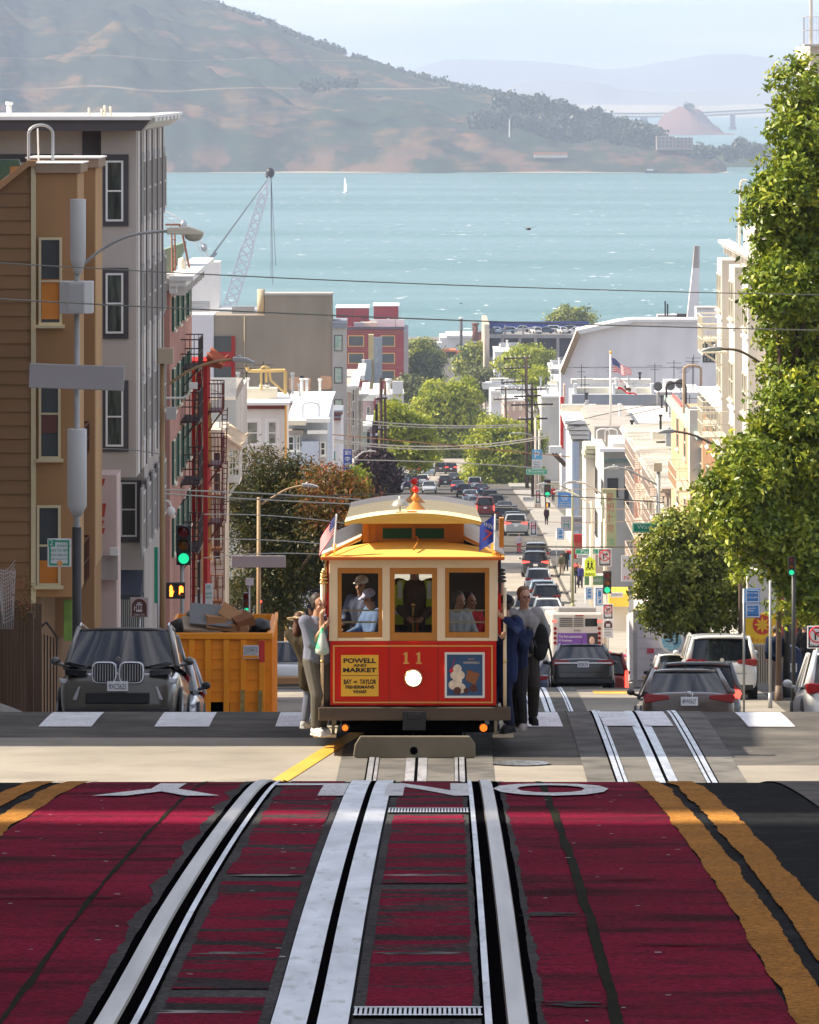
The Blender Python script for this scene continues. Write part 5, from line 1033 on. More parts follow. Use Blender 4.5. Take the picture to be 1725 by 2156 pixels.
tiled_eave(t, 196.6, 200.2, -7.0, Z_(762,200), .5, .38, M_tile)
for z0, z1 in ((960,830),(1150,1010)):
    for k in range(1): y = 198; win(t, 'E', -7.0, y, y+1.3, Z_(z0,203), Z_(z1,203), M=M_gold)
win(t, 'S', 197, X_(411,197), X_(427,197), Z_(1300,197), Z_(1178,197), M=M_white, fw=.08); fire_escape(t, 'E', -7.0, 197.3, 199.7, [Z_(z,202) for z in (1080,960,850)], M_rdd, proj=.5)
m_ = MB()
for x in (412,424): m_.box((X_(x,197),196.9,Z_(1250,197)),(X_(x+4,197),197,Z_(765,197)))
m_.obj('gold_pilaster', mat('pale_gold', (.62,.42,.22), .6, v=.1), t, W=True)
# cream building with ornate eave and iron fire escapes
t = bld('cream_building', 'cream building with a pale upturned tile eave and rusty fire escapes behind the red one', -20, -6.88, 212, 217, Z_(905,212), wallm('cream_stucco', (.58,.50,.42)))
tiled_eave(t, 211.6, 217.2, -6.88, Z_(935,214), .6, .45, mat('pale_tile', (.62,.50,.36), .7, v=.25, s=6))
fire_escape(t, 'S', 212, X_(446,212), X_(470,212), [Z_(z,212) for z in (1260,1150,1040)], mat('rust_iron', (.22,.10,.06), .8, v=.25)); fire_escape(t, 'E', -6.88, 213, 216.5, [Z_(1010,214)], M_white, ladder=False, proj=.5)
for z0, z1 in ((1040,950),(1180,1090)):
    winD(t, (447,z1,467,z0), 212, M=M_cream)
hoop(t, X_(438,213), 213, Z_(905,213), Z_(820,213), .9, M_steel, .03); hoop(t, X_(426,213), 213, Z_(905,213), Z_(873,213), .7, mat('taupe_pipe', (.2,.17,.15), .6, v=0), .03)
# roof terrace behind with lattice
t = bld('grey_block', 'small pale grey roof block with a lattice fence behind the tiled eave', X_(405,262), X_(497,262), 262, 280, Z_(842,262), wallm('pale_grey', (.50,.50,.48)))
m_ = MB(); xa, xb = X_(405,261), X_(497,261); za, zb = Z_(836,261), Z_(800,261)
for i in range(26):
    u = xa+(xb-xa)*i/25; m_.cyl((u,261,za),(min(xb,u+.8),261,zb),.02,n=4); m_.cyl((u,261.02,zb),(min(xb,u+.8),261.02,za),.02,n=4)
m_.box((xa,260.95,zb),(xb,261.05,zb+.1)); m_.box((xa,260.95,za),(xb,261.05,za+.06)); m_.obj('lattice_fence', M_white, t, W=True)
m_ = MB(); m_.hexa([(X_(430,262),262,Z_(842,262)),(X_(497,262),262,Z_(842,262)),(X_(497,262),275,Z_(842,262)),(X_(430,262),275,Z_(842,262))],[(X_(434,262),262.5,Z_(826,262)),(X_(494,262),262.5,Z_(826,262)),(X_(494,262),275,Z_(826,262)),(X_(434,262),275,Z_(826,262))]); m_.obj('roof_hatch', wallm('taupe', (.3,.27,.24)), t, W=True)
# white bay house
M_wh = wallm('white_stucco', (.74,.71,.70), .05); M_lil = wallm('lilac_white', (.66,.64,.68), .05); M_mar = mat('maroon_trim', (.20,.05,.04), .7, v=.1)
t = bld('bay_window_house', 'white bay fronted house with a maroon frieze and flat white roof above the shaded tree', X_(497,290), X_(602,290), 290, 297, Z_(861,290), M_wh)
clutter(t, X_(500,295), X_(595,295), 292, 296, Z_(843,290), 5, 3)
part(t, 'frieze', M_mar, (X_(497,290),289.85,Z_(861,290)+.002), (X_(603,290),297,Z_(852,290))); m_ = MB(); m_.hexa([(X_(490,290),289.3,Z_(852,290)+.002),(X_(612,290),289.3,Z_(852,290)+.002),(X_(606,290),297,Z_(852,290)+.002),(X_(495,290),297,Z_(852,290)+.002)],[(X_(490,290),289.3,Z_(846,290)),(X_(612,290),289.3,Z_(846,290)),(X_(600,290),297,Z_(842,290)),(X_(495,290),297,Z_(842,290))]); m_.obj('roof', M_white, t, W=True)
for r in ((518,886,545,937),(563,886,584,937)): winD(t, r, 290, M=M_wh, fw=.09, pane=mat('blind_glass', (.30,.29,.25), .3, v=.15, s=2, c2=(.16,.16,.13), thr=(.4,.6)), sur=M_white, sw=.12)
win(t, 'S', 290, X_(496,290), X_(501,290), Z_(937,290), Z_(886,290)); m_ = MB()
for x in (527,553,580,597): m_.cyl((X_(x,290),289.95,Z_(869,290)),(X_(x,290),290,Z_(869,290)),.09,n=10)
m_.obj('rosette', M_wh, t, W=True); m_ = MB(); m_.cyl((X_(602,289.7),289.7,-31),(X_(602,289.7),289.7,Z_(852,290)),.06,n=6); m_.obj('downpipe', M_gold, t, W=True)
M_ypipe = mat('yellow_pipe', (.60,.42,.16), .6, v=.1); m_ = MB(); zt = Z_(781,292)
m_.tube([(X_(520,292),292,Z_(773,292)),(X_(523,292),292,zt),(X_(601,292),292,zt+.02),(X_(601,292),292,Z_(830,292))], .09, 8); m_.tube([(X_(550,292),292,Z_(822,292)),(X_(550,292),292,Z_(775,292)),(X_(558,292),292,Z_(771,292)),(X_(567,292),292,Z_(776,292)),(X_(570,292),292,Z_(800,292)),(X_(599,292),292,Z_(826,292))], .06, 8); m_.tube([(X_(561,292),292,Z_(772,292)),(X_(561,292),292,Z_(805,292))], .06, 8); m_.obj('yellow_pipework', M_ypipe, t, W=True)
for x in (551,562,564): vent(t, X_(x,292.5), 292.5, Z_(838,292), .55, .08)
# second white house and the lavender one
t = bld('white_house', 'white house with bracketed cornice and twin vents right of the bay house', X_(603,400), X_(700,400), 400, 408, Z_(862,400), M_wh)
clutter(t, X_(615,405), X_(690,405), 402, 407, Z_(839,400), 5, 4, 1.3)
m_ = MB(); m_.hexa([(X_(606,400),398.6,Z_(846,400)),(X_(697,400),398.6,Z_(846,400)),(X_(697,400),408,Z_(846,400)),(X_(606,400),408,Z_(846,400))],[(X_(606,400),398.6,Z_(841,400)),(X_(700,400),398.6,Z_(841,400)),(X_(704,400),408,Z_(837,400)),(X_(610,400),408,Z_(837,400))]); m_.obj('roof', M_white, t, W=True)
part(t, 'frieze', M_mar, (X_(606,400),398.9,Z_(852,400)), (X_(696,400),399.9,Z_(846,400)-.004)); m_ = MB()
for i in range(10): x = X_(611+i*8.3,400); m_.box((x-.07,399.2,Z_(862,400)),(x+.07,399.98,Z_(852,400)-.004))
m_.obj('bracket', M_cream, t, W=True)
for x in (636,646): vent(t, X_(x,402), 402, Z_(829,402), .95, .11)
winD(t, (610,866,640,880), 400, M=M_wh, pane=M_pane); 
t = bld('low_house', 'low pale house with stepped white roofs in front of the bracketed house', X_(603,350), X_(690,350), 350, 372, Z_(885,350), wallm('pale_blue_wall', (.52,.56,.62), .05))
for (a, b, y0, y1, M, nm) in ((603,645,884,894,M_cream,'roof'),(645,695,880,888,M_white,'roof'),(603,640,905,915,MC['wall_taupe'],'roof'),(636,672,928,978,wallm('sky_blue_wall', (.50,.56,.66), .04),'blue_wall'),(648,690,905,912,M_white,'canopy')): part(t, nm, M, (X_(a,349),348.2-(y0-870)*.004,Z_(y1,349)), (X_(b,349),349.9,Z_(y0,349)))
for r in ((606,918,620,950),(624,918,632,950),(674,930,686,960)): winD(t, r, 350, M=M_white, fw=.08)
hoop(t, X_(655,351), 351, Z_(884,351), Z_(848,351), 1.0, M_steel, .04)
t = bld('lilac_house', 'narrow lilac house with slate topped steps beside the tall grey bay', X_(690,440), X_(719,440), 440, 456, Z_(878,440), M_lil)
for (y0, y1, a, b) in ((863,868,690,722),(876,880,686,718)): part(t, 'slate_roof', mat('slate', (.22,.24,.28), .7, v=.1), (X_(a,440),439.2,Z_(y1,440)+.03), (X_(b,440),446,Z_(y0,440))); part(t, 'red_eave', M_mar, (X_(a,440),439.3,Z_(y1+4,440)), (X_(b,440),440-.004,Z_(y1,440)+.026))
winD(t, (693,894,705,936), 440, M=M_cream, pane=MC['blind_glass']); winD(t, (693,950,706,966), 440, M=mat('teal_trim', (.05,.30,.32), .6, v=0), mull=0)
# big taupe wall
M_tp = wallm('taupe_wall', (.30,.255,.205), .06); M_tpl = wallm('taupe_light', (.42,.395,.37), .05)
t = bld('party_wall_block', 'big windowless taupe block with a stepped top and peach patches', X_(451,468), X_(700,468), 468, 474, Z_(664,468), M_tp)
clutter(t, X_(455,470), X_(545,470), 469, 473, Z_(664,468), 2, 5, .8)
part(t, 'upper_wall', M_tp, (X_(558,468),468,Z_(664,468)+.002), (X_(700,468),471,Z_(622,468))); part(t, 'coping', M_tpl, (X_(557,468),467.9,Z_(622,468)+.002), (X_(701,468),471.1,Z_(620,468)+.1))
part(t, 'lavender_wall', M_lil, (X_(380,468),467.9,-39), (X_(450.5,468),474,Z_(663,468))); part(t, 'bay', M_tpl, (X_(700,468)+.01,467.6,-39), (X_(729,468),474,Z_(690,468))); part(t, 'bay_roof', MC['slate'], (X_(700,468),467.4,Z_(690,468)+.002), (X_(730,468),476,Z_(678,468)))
for y0, y1 in ((706,740),(774,808),(842,866),(905,935)): win(t, 'S', 467.6, X_(704,467), X_(721,467), Z_(y1,467), Z_(y0,467), M=M_dark, fw=.05, mull=0, sill=False, pane=mat('green_glass_pane', (.30,.42,.36), .12, v=.3, s=1.5, c2=(.45,.5,.42), thr=(.45,.55)))
for y0, y1, M, nm in ((708,741,M_pane,'dark_opening'),(741,772,wallm('red_panel_wall', (.33,.03,.03)),'red_panel'),(772,801,M_pane,'dark_opening')): part(t, nm, M, (X_(451,467.8),467.8,Z_(y1,467.8)+.005), (X_(487,467.8),467.99,Z_(y0,467.8)))
part(t, 'red_panel', MC['wall_red_panel_wall'], (X_(487.3,467.8),467.8,Z_(801,467.8)), (X_(495,467.8),467.99,Z_(708,467.8)))
for a, b, y0, y1, s in ((606,657,793,824,1),(671,700,791,820,2)):
    g_ = random.Random(s); n = 26; pts = [((X_((a+b)/2+(b-a)/2*math.copysign(abs(math.cos(q))**.35,math.cos(q))*g_.uniform(.85,1),467.9)), Z_((y0+y1)/2-(y1-y0)/2*math.copysign(abs(math.sin(q))**.35,math.sin(q))*g_.uniform(.85,1),467.9)) for q in [2*math.pi*i/n for i in range(n)]]; MB().prism(pts,1,467.95,468.02).obj('painted_patch', wallm('peach_patch', (.62,.38,.25)), t, W=True)
m_ = MB(); m_.cyl((X_(515,467.9),467.9,Z_(810,468)),(X_(515,467.9),467.9,Z_(666,468)),.05,n=5); m_.cyl((X_(550,470),470,Z_(664,468)),(X_(550,470),470,Z_(609,470)),.33,n=12); m_.obj('flue', wallm('flue_tan', (.48,.40,.28)), t, W=True)
# white box building behind, with the crane tower
t = bld('white_block', 'tall plain white block rising behind the taupe wall on the left', X_(400,620), X_(462,620), 620, 626, Z_(552,620), wallm('bright_white', (.78,.76,.74), .03)); part(t, 'louvre', mat('louvre_grey', (.45,.45,.45), .6, v=.3, s=8, st=(.1,.1,3)), (X_(403,620),619.9,Z_(655,620)), (X_(442,620),619.99,Z_(634,620)))
part(t, 'lower_roof', M_white, (X_(462,618),618,-45), (X_(545,618),626,Z_(650,618)))
# lattice boom crane
Yc = 1500; t = thing('crawler_crane', 'pale lattice boom crane leaning right over the waterfront', 'crane', at(480,665,Yc)); A = at(478,665,Yc); Bt = at(567,372,Yc); m_ = MB(); u = (Bt-A).normalized(); sd_ = Vector((u.z,0,-u.x)); n = 17
def bw(k): return (1.55 if 0 < k < n-1 else .7)+(-.7*(k/n) if k > n*.5 else 0)
for k in range(n):
    p, q = A.lerp(Bt,k/n), A.lerp(Bt,(k+1)/n); w0, w1 = bw(k), bw(k+1)
    for yy in (-1,1):
        for s in (-1,1): m_.cyl(p+sd_*s*w0+Vector((0,yy,0)), q+sd_*s*w1+Vector((0,yy,0)), .3, n=4)
        m_.cyl(p+sd_*w0+Vector((0,yy,0)), q-sd_*w1+Vector((0,yy,0)), .2, n=4); m_.cyl(p-sd_*w0+Vector((0,yy,0)), q+sd_*w1+Vector((0,yy,0)), .2, n=4)
m_.obj('boom', mat('crane_white', (.62,.66,.72), .5, v=0), t, W=True); m_ = MB(); m_.sph(at(569,364,Yc),(1.2,1.2,1.4),6); m_.cyl(at(560,372,Yc),at(576,360,Yc),.7,n=6); m_.obj('boom_head', M_dark, t, W=True)
m_ = MB()
for q in ((443,545),(438,548)): m_.cyl(at(*q,Yc), at(562,380,Yc), .16, n=4)
for x, y in ((571,585),(575,600),(581,560)): m_.cyl(at(571,370,Yc), at(x,y,Yc), .12, n=4)
m_.cyl(at(443,545,Yc),at(456,532,Yc),.5,n=5); m_.obj('cable', mat('cable_grey', (.25,.27,.3), .6, v=0), t, W=True)
# wharf wheel, mostly behind the roofs
t = thing('observation_wheel', 'white observation wheel with small cabins showing just above the left roofs', 'wheel', at(285,598,1500)); o_ = at(285,598,1500); r_ = 165/F*1500; m_ = MB(); n = 48
for k in range(n):
    a, b = 2*math.pi*k/n, 2*math.pi*(k+1)/n; d = lambda q, rr: o_+Vector((math.cos(q)*rr,0,math.sin(q)*rr)); m_.cyl(d(a,r_),d(b,r_),.22,n=5); m_.cyl(d(a,r_*.93),d(b,r_*.93),.15,n=4); m_.cyl(d(a,r_),d(b,r_*.93),.1,n=4)
    if k % 3 == 0: m_.cyl(o_,d(a,r_),.08,n=4)
m_.obj('rim', M_white, t, W=True)
for k in range(16): a = 2*math.pi*(k+.35)/16; p = o_+Vector((math.cos(a)*r_*1.02,0,math.sin(a)*r_*1.02-1)); MB().sph(p,(.9,.9,1.1),6).obj('cabin', M_steel, t, W=True)
# red brick block near the water
M_brk = mat('red_brick', (.30,.045,.05), .9, v=.12, s=.5); Yb = 1270
t = bld('brick_block', 'maroon brick block with gold framed window bands by the waterfront', X_(706,Yb), X_(850,Yb), Yb, Yb+40, Z_(690,Yb), M_brk)
clutter(t, X_(712,Yb), X_(845,Yb), Yb+2, Yb+7, Z_(690,Yb), 9, 7, 2.2)
for a, b, y0 in ((708,776,649),(787,839,645)): part(t, 'roof_house', M_brk, (X_(a,Yb+8),Yb+8,Z_(690,Yb)), (X_(b,Yb+8),Yb+26,Z_(y0,Yb+8))); part(t, 'coping', M_white, (X_(a,Yb+8)-.2,Yb+7.8,Z_(y0,Yb+8)+.01), (X_(b,Yb+8)+.2,Yb+26,Z_(y0-1.4,Yb+8)))
part(t, 'parapet', M_white, (X_(780,Yb+3),Yb+3,Z_(690,Yb)+.01), (X_(852,Yb+3),Yb+4,Z_(674,Yb))); part(t, 'band', mat('dark_band', (.08,.07,.09), .7, v=0), (X_(728,Yb),Yb-.5,Z_(693,Yb)), (X_(852,Yb),Yb-.02,Z_(688,Yb)))
for y0, y1 in ((708,728),(745,764),(781,800)):
    for a, b in ((735,765),(804,830)):
        part(t, 'window_surround', M_gold, (X_(a-2,Yb),Yb-.25,Z_(y1+2,Yb)), (X_(b+2,Yb),Yb-.01,Z_(y0-2,Yb))); part(t, 'window', M_pane, (X_(a,Yb),Yb-.35,Z_(y1,Yb)), (X_(b,Yb),Yb-.26,Z_(y0,Yb)))
m_ = MB()
for y in (698,702,734,738,770,774): m_.box((X_(728,Yb),Yb-.12,Z_(y+.7,Yb)),(X_(850,Yb),Yb-.01,Z_(y,Yb)))
m_.obj('gold_band', mat('faded_gold', (.45,.17,.09), .8, v=.1), t, W=True); part(t, 'side_wall', wallm('grey_side', (.42,.41,.43)), (X_(850,Yb)+.05,Yb+2,-80), (X_(860,Yb),Yb+40,Z_(700,Yb)))
# theatre blade sign and the row of cornices below it
Yp = 690; t = thing('theatre_blade_sign', 'tall grey blue vertical blade sign reading PALACE with a tan side above the left cornices', 'sign', at(796,834,Yp))
part(t, 'sign_side', mat('sign_tan', (.50,.42,.22), .7, v=.1), (X_(776,Yp),Yp+.1,Z_(834,Yp)), (X_(787,Yp),Yp+2,Z_(705,Yp))); part(t, 'sign_face', mat('sign_blue_grey', (.30,.35,.38), .6, v=.05), (X_(787,Yp)+.01,Yp,Z_(834,Yp)), (X_(805,Yp),Yp+.6,Z_(710,Yp))); part(t, 'side_cabinet', MC['sign_blue_grey'], (X_(768,Yp),Yp-.3,Z_(801,Yp)), (X_(783,Yp),Yp+.3,Z_(757,Yp))); part(t, 'cabinet_edge', M_white, (X_(762,Yp),Yp-.3,Z_(801,Yp)), (X_(768,Yp)-.01,Yp+.3,Z_(757,Yp)))
for k, ch in enumerate('PALACE'): text(ch, 1, mat('letter_grey', (.42,.46,.48), .5, v=0) if k < 9 else 0, t, tuple(at(796,737+k*22.5 if k < 4 else 737+k*21.5,Yp-.05)-Vector(t.location)), fit=(.5,.72), extrude=.05)
for i, (a, b, y, Y, M, l) in enumerate(((700,745,812,520,wallm('peach_wall',(.50,.36,.30)),'peach shaded house with a white cornice beyond the grey bay'),(715,759,790,575,wallm('stone_wall',(.42,.38,.35)),'stone coloured house with a triple white cornice below the blade sign'),(730,768,830,600,wallm('buff_wall',(.48,.42,.36)),'buff house with a broad cream cornice left of the blade sign'),(740,777,895,640,wallm('mint_wall',(.42,.50,.45)),'mint green house with a domed pilaster on the shaded side'),(755,792,830,660,wallm('rose_wall',(.46,.32,.34)),'rose house with a boxy white cornice under the blade sign'))):
    t = bld('row_house', l, X_(a,Y)-3, X_(b-8,Y), Y, Y+26, Z_(y+14,Y), M); cornice(t, 'S', Y, X_(a,Y)-2, X_(b-6,Y), Z_(y+14,Y), h=14/F*Y, proj=.7); cornice(t, 'E', X_(b-8,Y), Y, Y+24, Z_(y+14,Y), h=14/F*Y, proj=.8)
    for k in range(3): zz = Z_(y+55+k*52,Y); win(t, 'E', X_(b-8,Y), Y+2, Y+6, zz, zz+1.7, M=M_cream); win(t, 'E', X_(b-8,Y), Y+12, Y+16, zz, zz+1.7, M=M_cream); win(t, 'S', Y, X_(b-20,Y), X_(b-12,Y), zz, zz+1.6, M=M_cream)
t = bld('low_white_roof', 'small white roofed block with a vent between the blade sign and the green tree', X_(806,740), X_(850,740), 740, 752, Z_(830,740), M_wh); vent(t, X_(818,741), 741, Z_(830,740), 1.6, .3); part(t, 'parapet', M_white, (X_(826,739),739,Z_(830,739)), (X_(849,739),740,Z_(803,739)))
# ------------------------------------------------------------ RIGHT SIDE buildings
M_wb = wallm('white_facade', (.65,.61,.55), .07); M_lav = wallm('shed_white', (.80,.77,.78), .05)
X0 = RX(217); t = bld('white_apartment', 'white apartment building with cream fire escapes behind the big tree', X0, X0+9, 204, 231, Z_(521,231), M_wb)
part(t, 'attic', M_wb, (X0+.5,205,Z_(521,231)+.01), (X0+8,230,Z_(482,225))); cornice(t, 'W', X0, 203.6, 231.4, Z_(530,230), h=.45, proj=.45, brackets=14, M=M_wb)
for k in range(3):
    yb = 206+k*8.6; part(t, 'bay', M_wb, (X0-.75,yb,Z_(1150,215)), (X0-.01,yb+3.6,Z_(545,225)))
    for z0, z1 in ((670,590),(840,760),(960,890),(1060,1000)): 
        win(t, 'W', X0-.75, yb+.5, yb+1.6, Z_(z0,217), Z_(z1,217), M=M_cream, pane=MC['blind_glass']); win(t, 'W', X0-.75, yb+2.0, yb+3.1, Z_(z0,217), Z_(z1,217), M=M_cream, pane=MC['blind_glass'])
        win(t, 'W', X0, yb+5.2, yb+6.6, Z_(z0,217), Z_(z1,217), M=M_cream)
        if k == 0: win(t, 'S', 204, X0+.8, X0+2, Z_(z0,204), Z_(z1,204), M=M_white)
    for z0 in (690,860): part(t, 'belt_course', M_white, (X0-.82,yb-.05,Z_(z0,217)), (X0-.76,yb+3.65,Z_(z0-5,217)))
fire_escape(t, 'W', X0-.01, 227, 230.8, [Z_(z,229) for z in (1060,890,713)], M_cream, proj=1.3); fire_escape(t, 'W', X0-.76, 218.6, 222, [Z_(z,220) for z in (915,738)], M_cream, proj=1.0, ladder=False)
m_ = MB(); m_.tube([(X_(1556,222),222,Z_(536,222)),(X_(1560,222),222,Z_(385,222)),(X_(1563,222),222,Z_(380,222)),(X_(1573,222),222,Z_(380,222))], .05, 6); m_.cyl((X_(1549,222),222,Z_(530,222)),(X_(1558,222),222,Z_(420,222)),.015,n=4); m_.obj('roof_pipe', M_cream, t, W=True)
# tower balcony above the tree at the right edge
t = bld('corner_tower', 'pale stone balcony tower standing above the big tree at the top right corner', X_(1706,320), X_(1800,320), 320, 332, Z_(96,320), M_wb, cat='tower')
m_ = MB(); P = FP('S', 319.9); za = Z_(98,320); m_.box((X_(1692,319),318.2,za),(X_(1760,319),320,za+.12)); railing(m_, FP('S',320), X_(1693,319), X_(1760,319), .0, 1.7, za+.12, Z_(36,320)-za-.12, 14); m_.cyl((X_(1708,319),319,za),(X_(1708,319),319,Z_(-20,319)),.09,n=6); m_.obj('balcony', wallm('stone_rail', (.50,.46,.42)), t, W=True)
# brown brick
X1 = RX(245); t = bld('brown_brick_building', 'brown brick building with a dark flat roof beside the white apartment', X1, X1+9, 232, 256, Z_(858,256), mat('brown_brick', (.30,.17,.10), .9, v=.15, s=3)); part(t, 'roof', wallm('dark_roof', (.13,.12,.11)), (X1-.2,232,Z_(858,256)+.01), (X1+9,256,Z_(820,256))); part(t, 'coping', M_white, (X1-.3,231.9,Z_(820,256)+.01), (X1+9,256.1,Z_(814,256)))
clutter(t, X1+.5, X1+8, 233, 254, Z_(814,256)+.1, 6, 8)
for z0, z1 in ((960,900),(1060,1000)):
    for k in range(4): win(t, 'W', X1, 234+k*5.4, 236+k*5.4, Z_(z0,245), Z_(z1,245), M=M_cream)
part(t, 'shop_front', M_wb, (X1-.3,232,-27), (X1-.01,256,Z_(1120,245)))
# peach
X2 = RX(275); t = bld('peach_building', 'peach building with a coral roof edge and an iron balcony over the street', X2, X2+8, 258, 291, Z_(850,291), wallm('peach_facade', (.66,.42,.26)))
part(t, 'cornice', mat('seafoam', (.35,.42,.38), .7, v=0), (X2-.35,257.8,Z_(856,285)), (X2+.3,291.2,Z_(846,285))); clutter(t, X2+1, X2+7, 260, 289, Z_(850,291), 9, 14); m_ = MB(); m_.prism([(X_(1413,290),Z_(831,290)),(X_(1420,290),Z_(829,290)),(X_(1452,290),Z_(866,290)),(X_(1444,290),Z_(869,290))],1,280,290); m_.obj('coral_trim', mat('coral', (.62,.10,.08), .6, v=0), t, W=True); part(t, 'white_gable', M_wb, (X_(1450,262),261,-28), (X_(1478,262),262,Z_(861,262)))
m_ = MB(); zb = Z_(1018,268); m_.box((X2-1.1,262,zb),(X2-.01,270,zb+.1)); railing(m_, FP('W',X2), 262, 270, .02, 1.1, zb+.1, Z_(978,268)-zb, 22); m_.obj('balcony', mat('peach_iron', (.72,.55,.40), .6, v=0), t, W=True)
for k in range(4):
    for z0, z1 in ((970,900),(1090,1050)): win(t, 'W', X2, 260+k*7.5, 262+k*7.5, Z_(z0,275), Z_(z1,275), M=M_cream)
hoop(t, X_(1458,262), 262, Z_(870,262), Z_(769,262), .8, mat('tan_pipe', (.45,.33,.22), .6, v=0), .06); hoop(t, X_(1424,289), 289, Z_(850,289), Z_(806,289), 1.0, M_dark, .05)
# white facade with long fire escapes
X3 = RX(320); t = bld('white_terrace', 'bright white terrace with rows of thin iron fire escapes and a shingled roof edge', X3, X3+9, 293, 347, Z_(940,330), M_wb)
clutter(t, X3+1, X3+8, 295, 345, Z_(920,330), 16, 9)
m_ = MB(); m_.hexa([(X3-.9,292,Z_(940,330)+.01),(X3+9,292,Z_(940,330)+.01),(X3+9,347,Z_(940,330)+.01),(X3-.9,347,Z_(940,330)+.01)],[(X3-.7,292,Z_(932,330)),(X3+9,292,Z_(918,330)),(X3+9,347,Z_(918,330)),(X3-.7,347,Z_(932,330))]); m_.obj('roof', wallm('pale_shingle', (.40,.37,.32), .2), t, W=True)
for k in range(6):
    yb = 296+k*8.4
    for z0, z1 in ((1015,965),(1085,1045),(1150,1115)): win(t, 'W', X3, yb, yb+1.8, Z_(z0,320), Z_(z1,320), M=M_cream); win(t, 'W', X3, yb+3.6, yb+5.2, Z_(z0,320), Z_(z1,320), M=M_cream)
M_slat = mat('pale_iron', (.62,.50,.42), .6, v=.05); fire_escape(t, 'W', X3, 318, 332, [Z_(z,325) for z in (1195,1110,1035,970)], M_slat, proj=1.1); fire_escape(t, 'W', X3, 298, 308, [Z_(z,303) for z in (1190,1105,1030)], M_slat, proj=1.1)
m_ = MB()
for i in range(9): m_.cyl((X3-.15,334+i*1.1,Z_(1180,340)),(X3-.15,334+i*1.1,Z_(950,340)),.05,n=4)
m_.obj('wall_slat', mat('coral_slat', (.55,.30,.24), .6, v=0), t, W=True)
for a, w_, l, tx in ((1281,41,'Jackson','x'),): pass
t = thing('yellow_awning', 'yellow shop awning behind the signal at the right pavement', 'awning', at(1302,1272,330)); m_ = MB(); xa, xb = X_(1281,330), X_(1322,330); m_.prism([(330,Z_(1236,330)),(328.6,Z_(1246,330)),(328.4,Z_(1272,330)),(330,Z_(1272,330))],0,xa,xb); m_.obj('cloth', mat('awning_yellow', (.75,.48,.05), .7, v=.05), t, W=True); m_ = MB(); m_.box((xa,330,Z_(1330,330)),(xb,330.2,Z_(1273,330))); m_.obj('shop_wall', M_wb, t, W=True)
# grey brown setback box
t = bld('setback_block', 'plain grey brown box set back behind the white roofs', X_(1252,412), X_(1342,412), 412, 440, Z_(898,412), wallm('box_grey', (.38,.34,.31)), base=Z_(934,402)-.3)
for x in (1262,1279): hoop(t, X_(x+8,411), 411, Z_(930,411), Z_(903,411), .9, M_white, .05)
# cream corner with bay
X4 = X_(1271,402); t = bld('cream_corner_block', 'cream corner block with grey south wall, black barred windows and teal stringcourse', RX(425), RX(425)+12, 402, 449, Z_(934,402), M_wb)
clutter(t, RX(425)+1, RX(425)+11, 404, 447, Z_(934,402), 14, 10, 1.3)
part(t, 'shaded_wall', wallm('south_shade', (.34,.33,.31)), (X4,401.5,-37), (X_(1330,402),401.99,Z_(950,402))); part(t, 'cap', M_lav, (X4-.3,400.9,Z_(950,402)+.01), (X_(1330,402),403,Z_(943,402))); part(t, 'teal_course', mat('teal_course', (.12,.18,.16), .7, v=0), (X4,401.3,Z_(972,402)), (X_(1326,402),401.49,Z_(966,402)))  # grey sheet carries the shade of the cream block's south side
for r in ((1279,1007,1302,1045),(1315,1007,1324,1060)): winD(t, r, 401.5, M=M_dark, fw=.12, vm=2)
for z0, z1 in ((1057,1007),(1150,1100)):
    for k in range(3): win(t, 'W', RX(425), 406+k*14, 411+k*14, Z_(z0,425), Z_(z1,425), M=M_dark, fw=.12, vm=1)
t2 = bld('green_topped_bay', 'cream bay with stacked pale green roof tiers near the far corner', X_(1234,440), X_(1262,440), 440, 449, Z_(945,440), M_wb)
for k, y in enumerate((937,946,956)): part(t2, 'roof_tier', wallm('pale_green', (.55,.56,.44)), (X_(1233-k*2,440),439+k*.2,Z_(y+8,440)+.02), (X_(1277-k*3,440),445,Z_(y,440)))
# far corner white building with sloping cornice
Yg = 482; t = bld('far_corner_building', 'white corner building with a deep rippled cornice past the second crossing', X_(1204,Yg), X_(1240,Yg), Yg, 500, Z_(928,Yg), wallm('ivory_wall', (.56,.54,.48)))
clutter(t, X_(1215,490), X_(1240,490), 486, 498, Z_(883,Yg), 5, 13, 1.4)
for k, y in enumerate((883,896,906,916)): part(t, 'cornice_tier', M_white, (X_(1189+k*4,Yg),Yg-1.6+k*.35,Z_(y+9,Yg)+.05), (X_(1240,Yg),Yg+14,Z_(y,Yg)))
winD(t, (1222,962,1234,1012), Yg, M=M_cream, fw=.12, pane=MC['blind_glass']); winD(t, (1222,1050,1234,1100), Yg, M=M_cream, fw=.12)
m_ = MB()
for i in range(4): m_.cyl((X_(1206+i*3.4,Yg-.3),Yg-.3,Z_(1150,Yg)),(X_(1206+i*3.4,Yg-.3),Yg-.3,Z_(929,Yg)),.12,n=6)
m_.obj('pilaster', mat('pale_blue_pipe', (.48,.55,.66), .6, v=0), t, W=True); part(t, 'roof_tan', wallm('tan_roof', (.46,.38,.29)), (X_(1232,Yg),Yg+3,Z_(900,Yg)), (X_(1376,Yg),Yg+14,Z_(874,Yg)))
t = thing('red_blade_sign', 'tall red vertical blade sign between the green tree and the white corner building', 'sign', at(1184,945,560)); part(t, 'panel', mat('sign_red', (.70,.03,.02), .5, v=.05), (X_(1180,560),560,Z_(945,560)), (X_(1187,560),560.5,Z_(836,560))); part(t, 'panel_edge', wallm('peach_edge', (.75,.5,.38)), (X_(1187,560)+.01,560.1,Z_(900,560)), (X_(1190,560),562,Z_(810,560)))
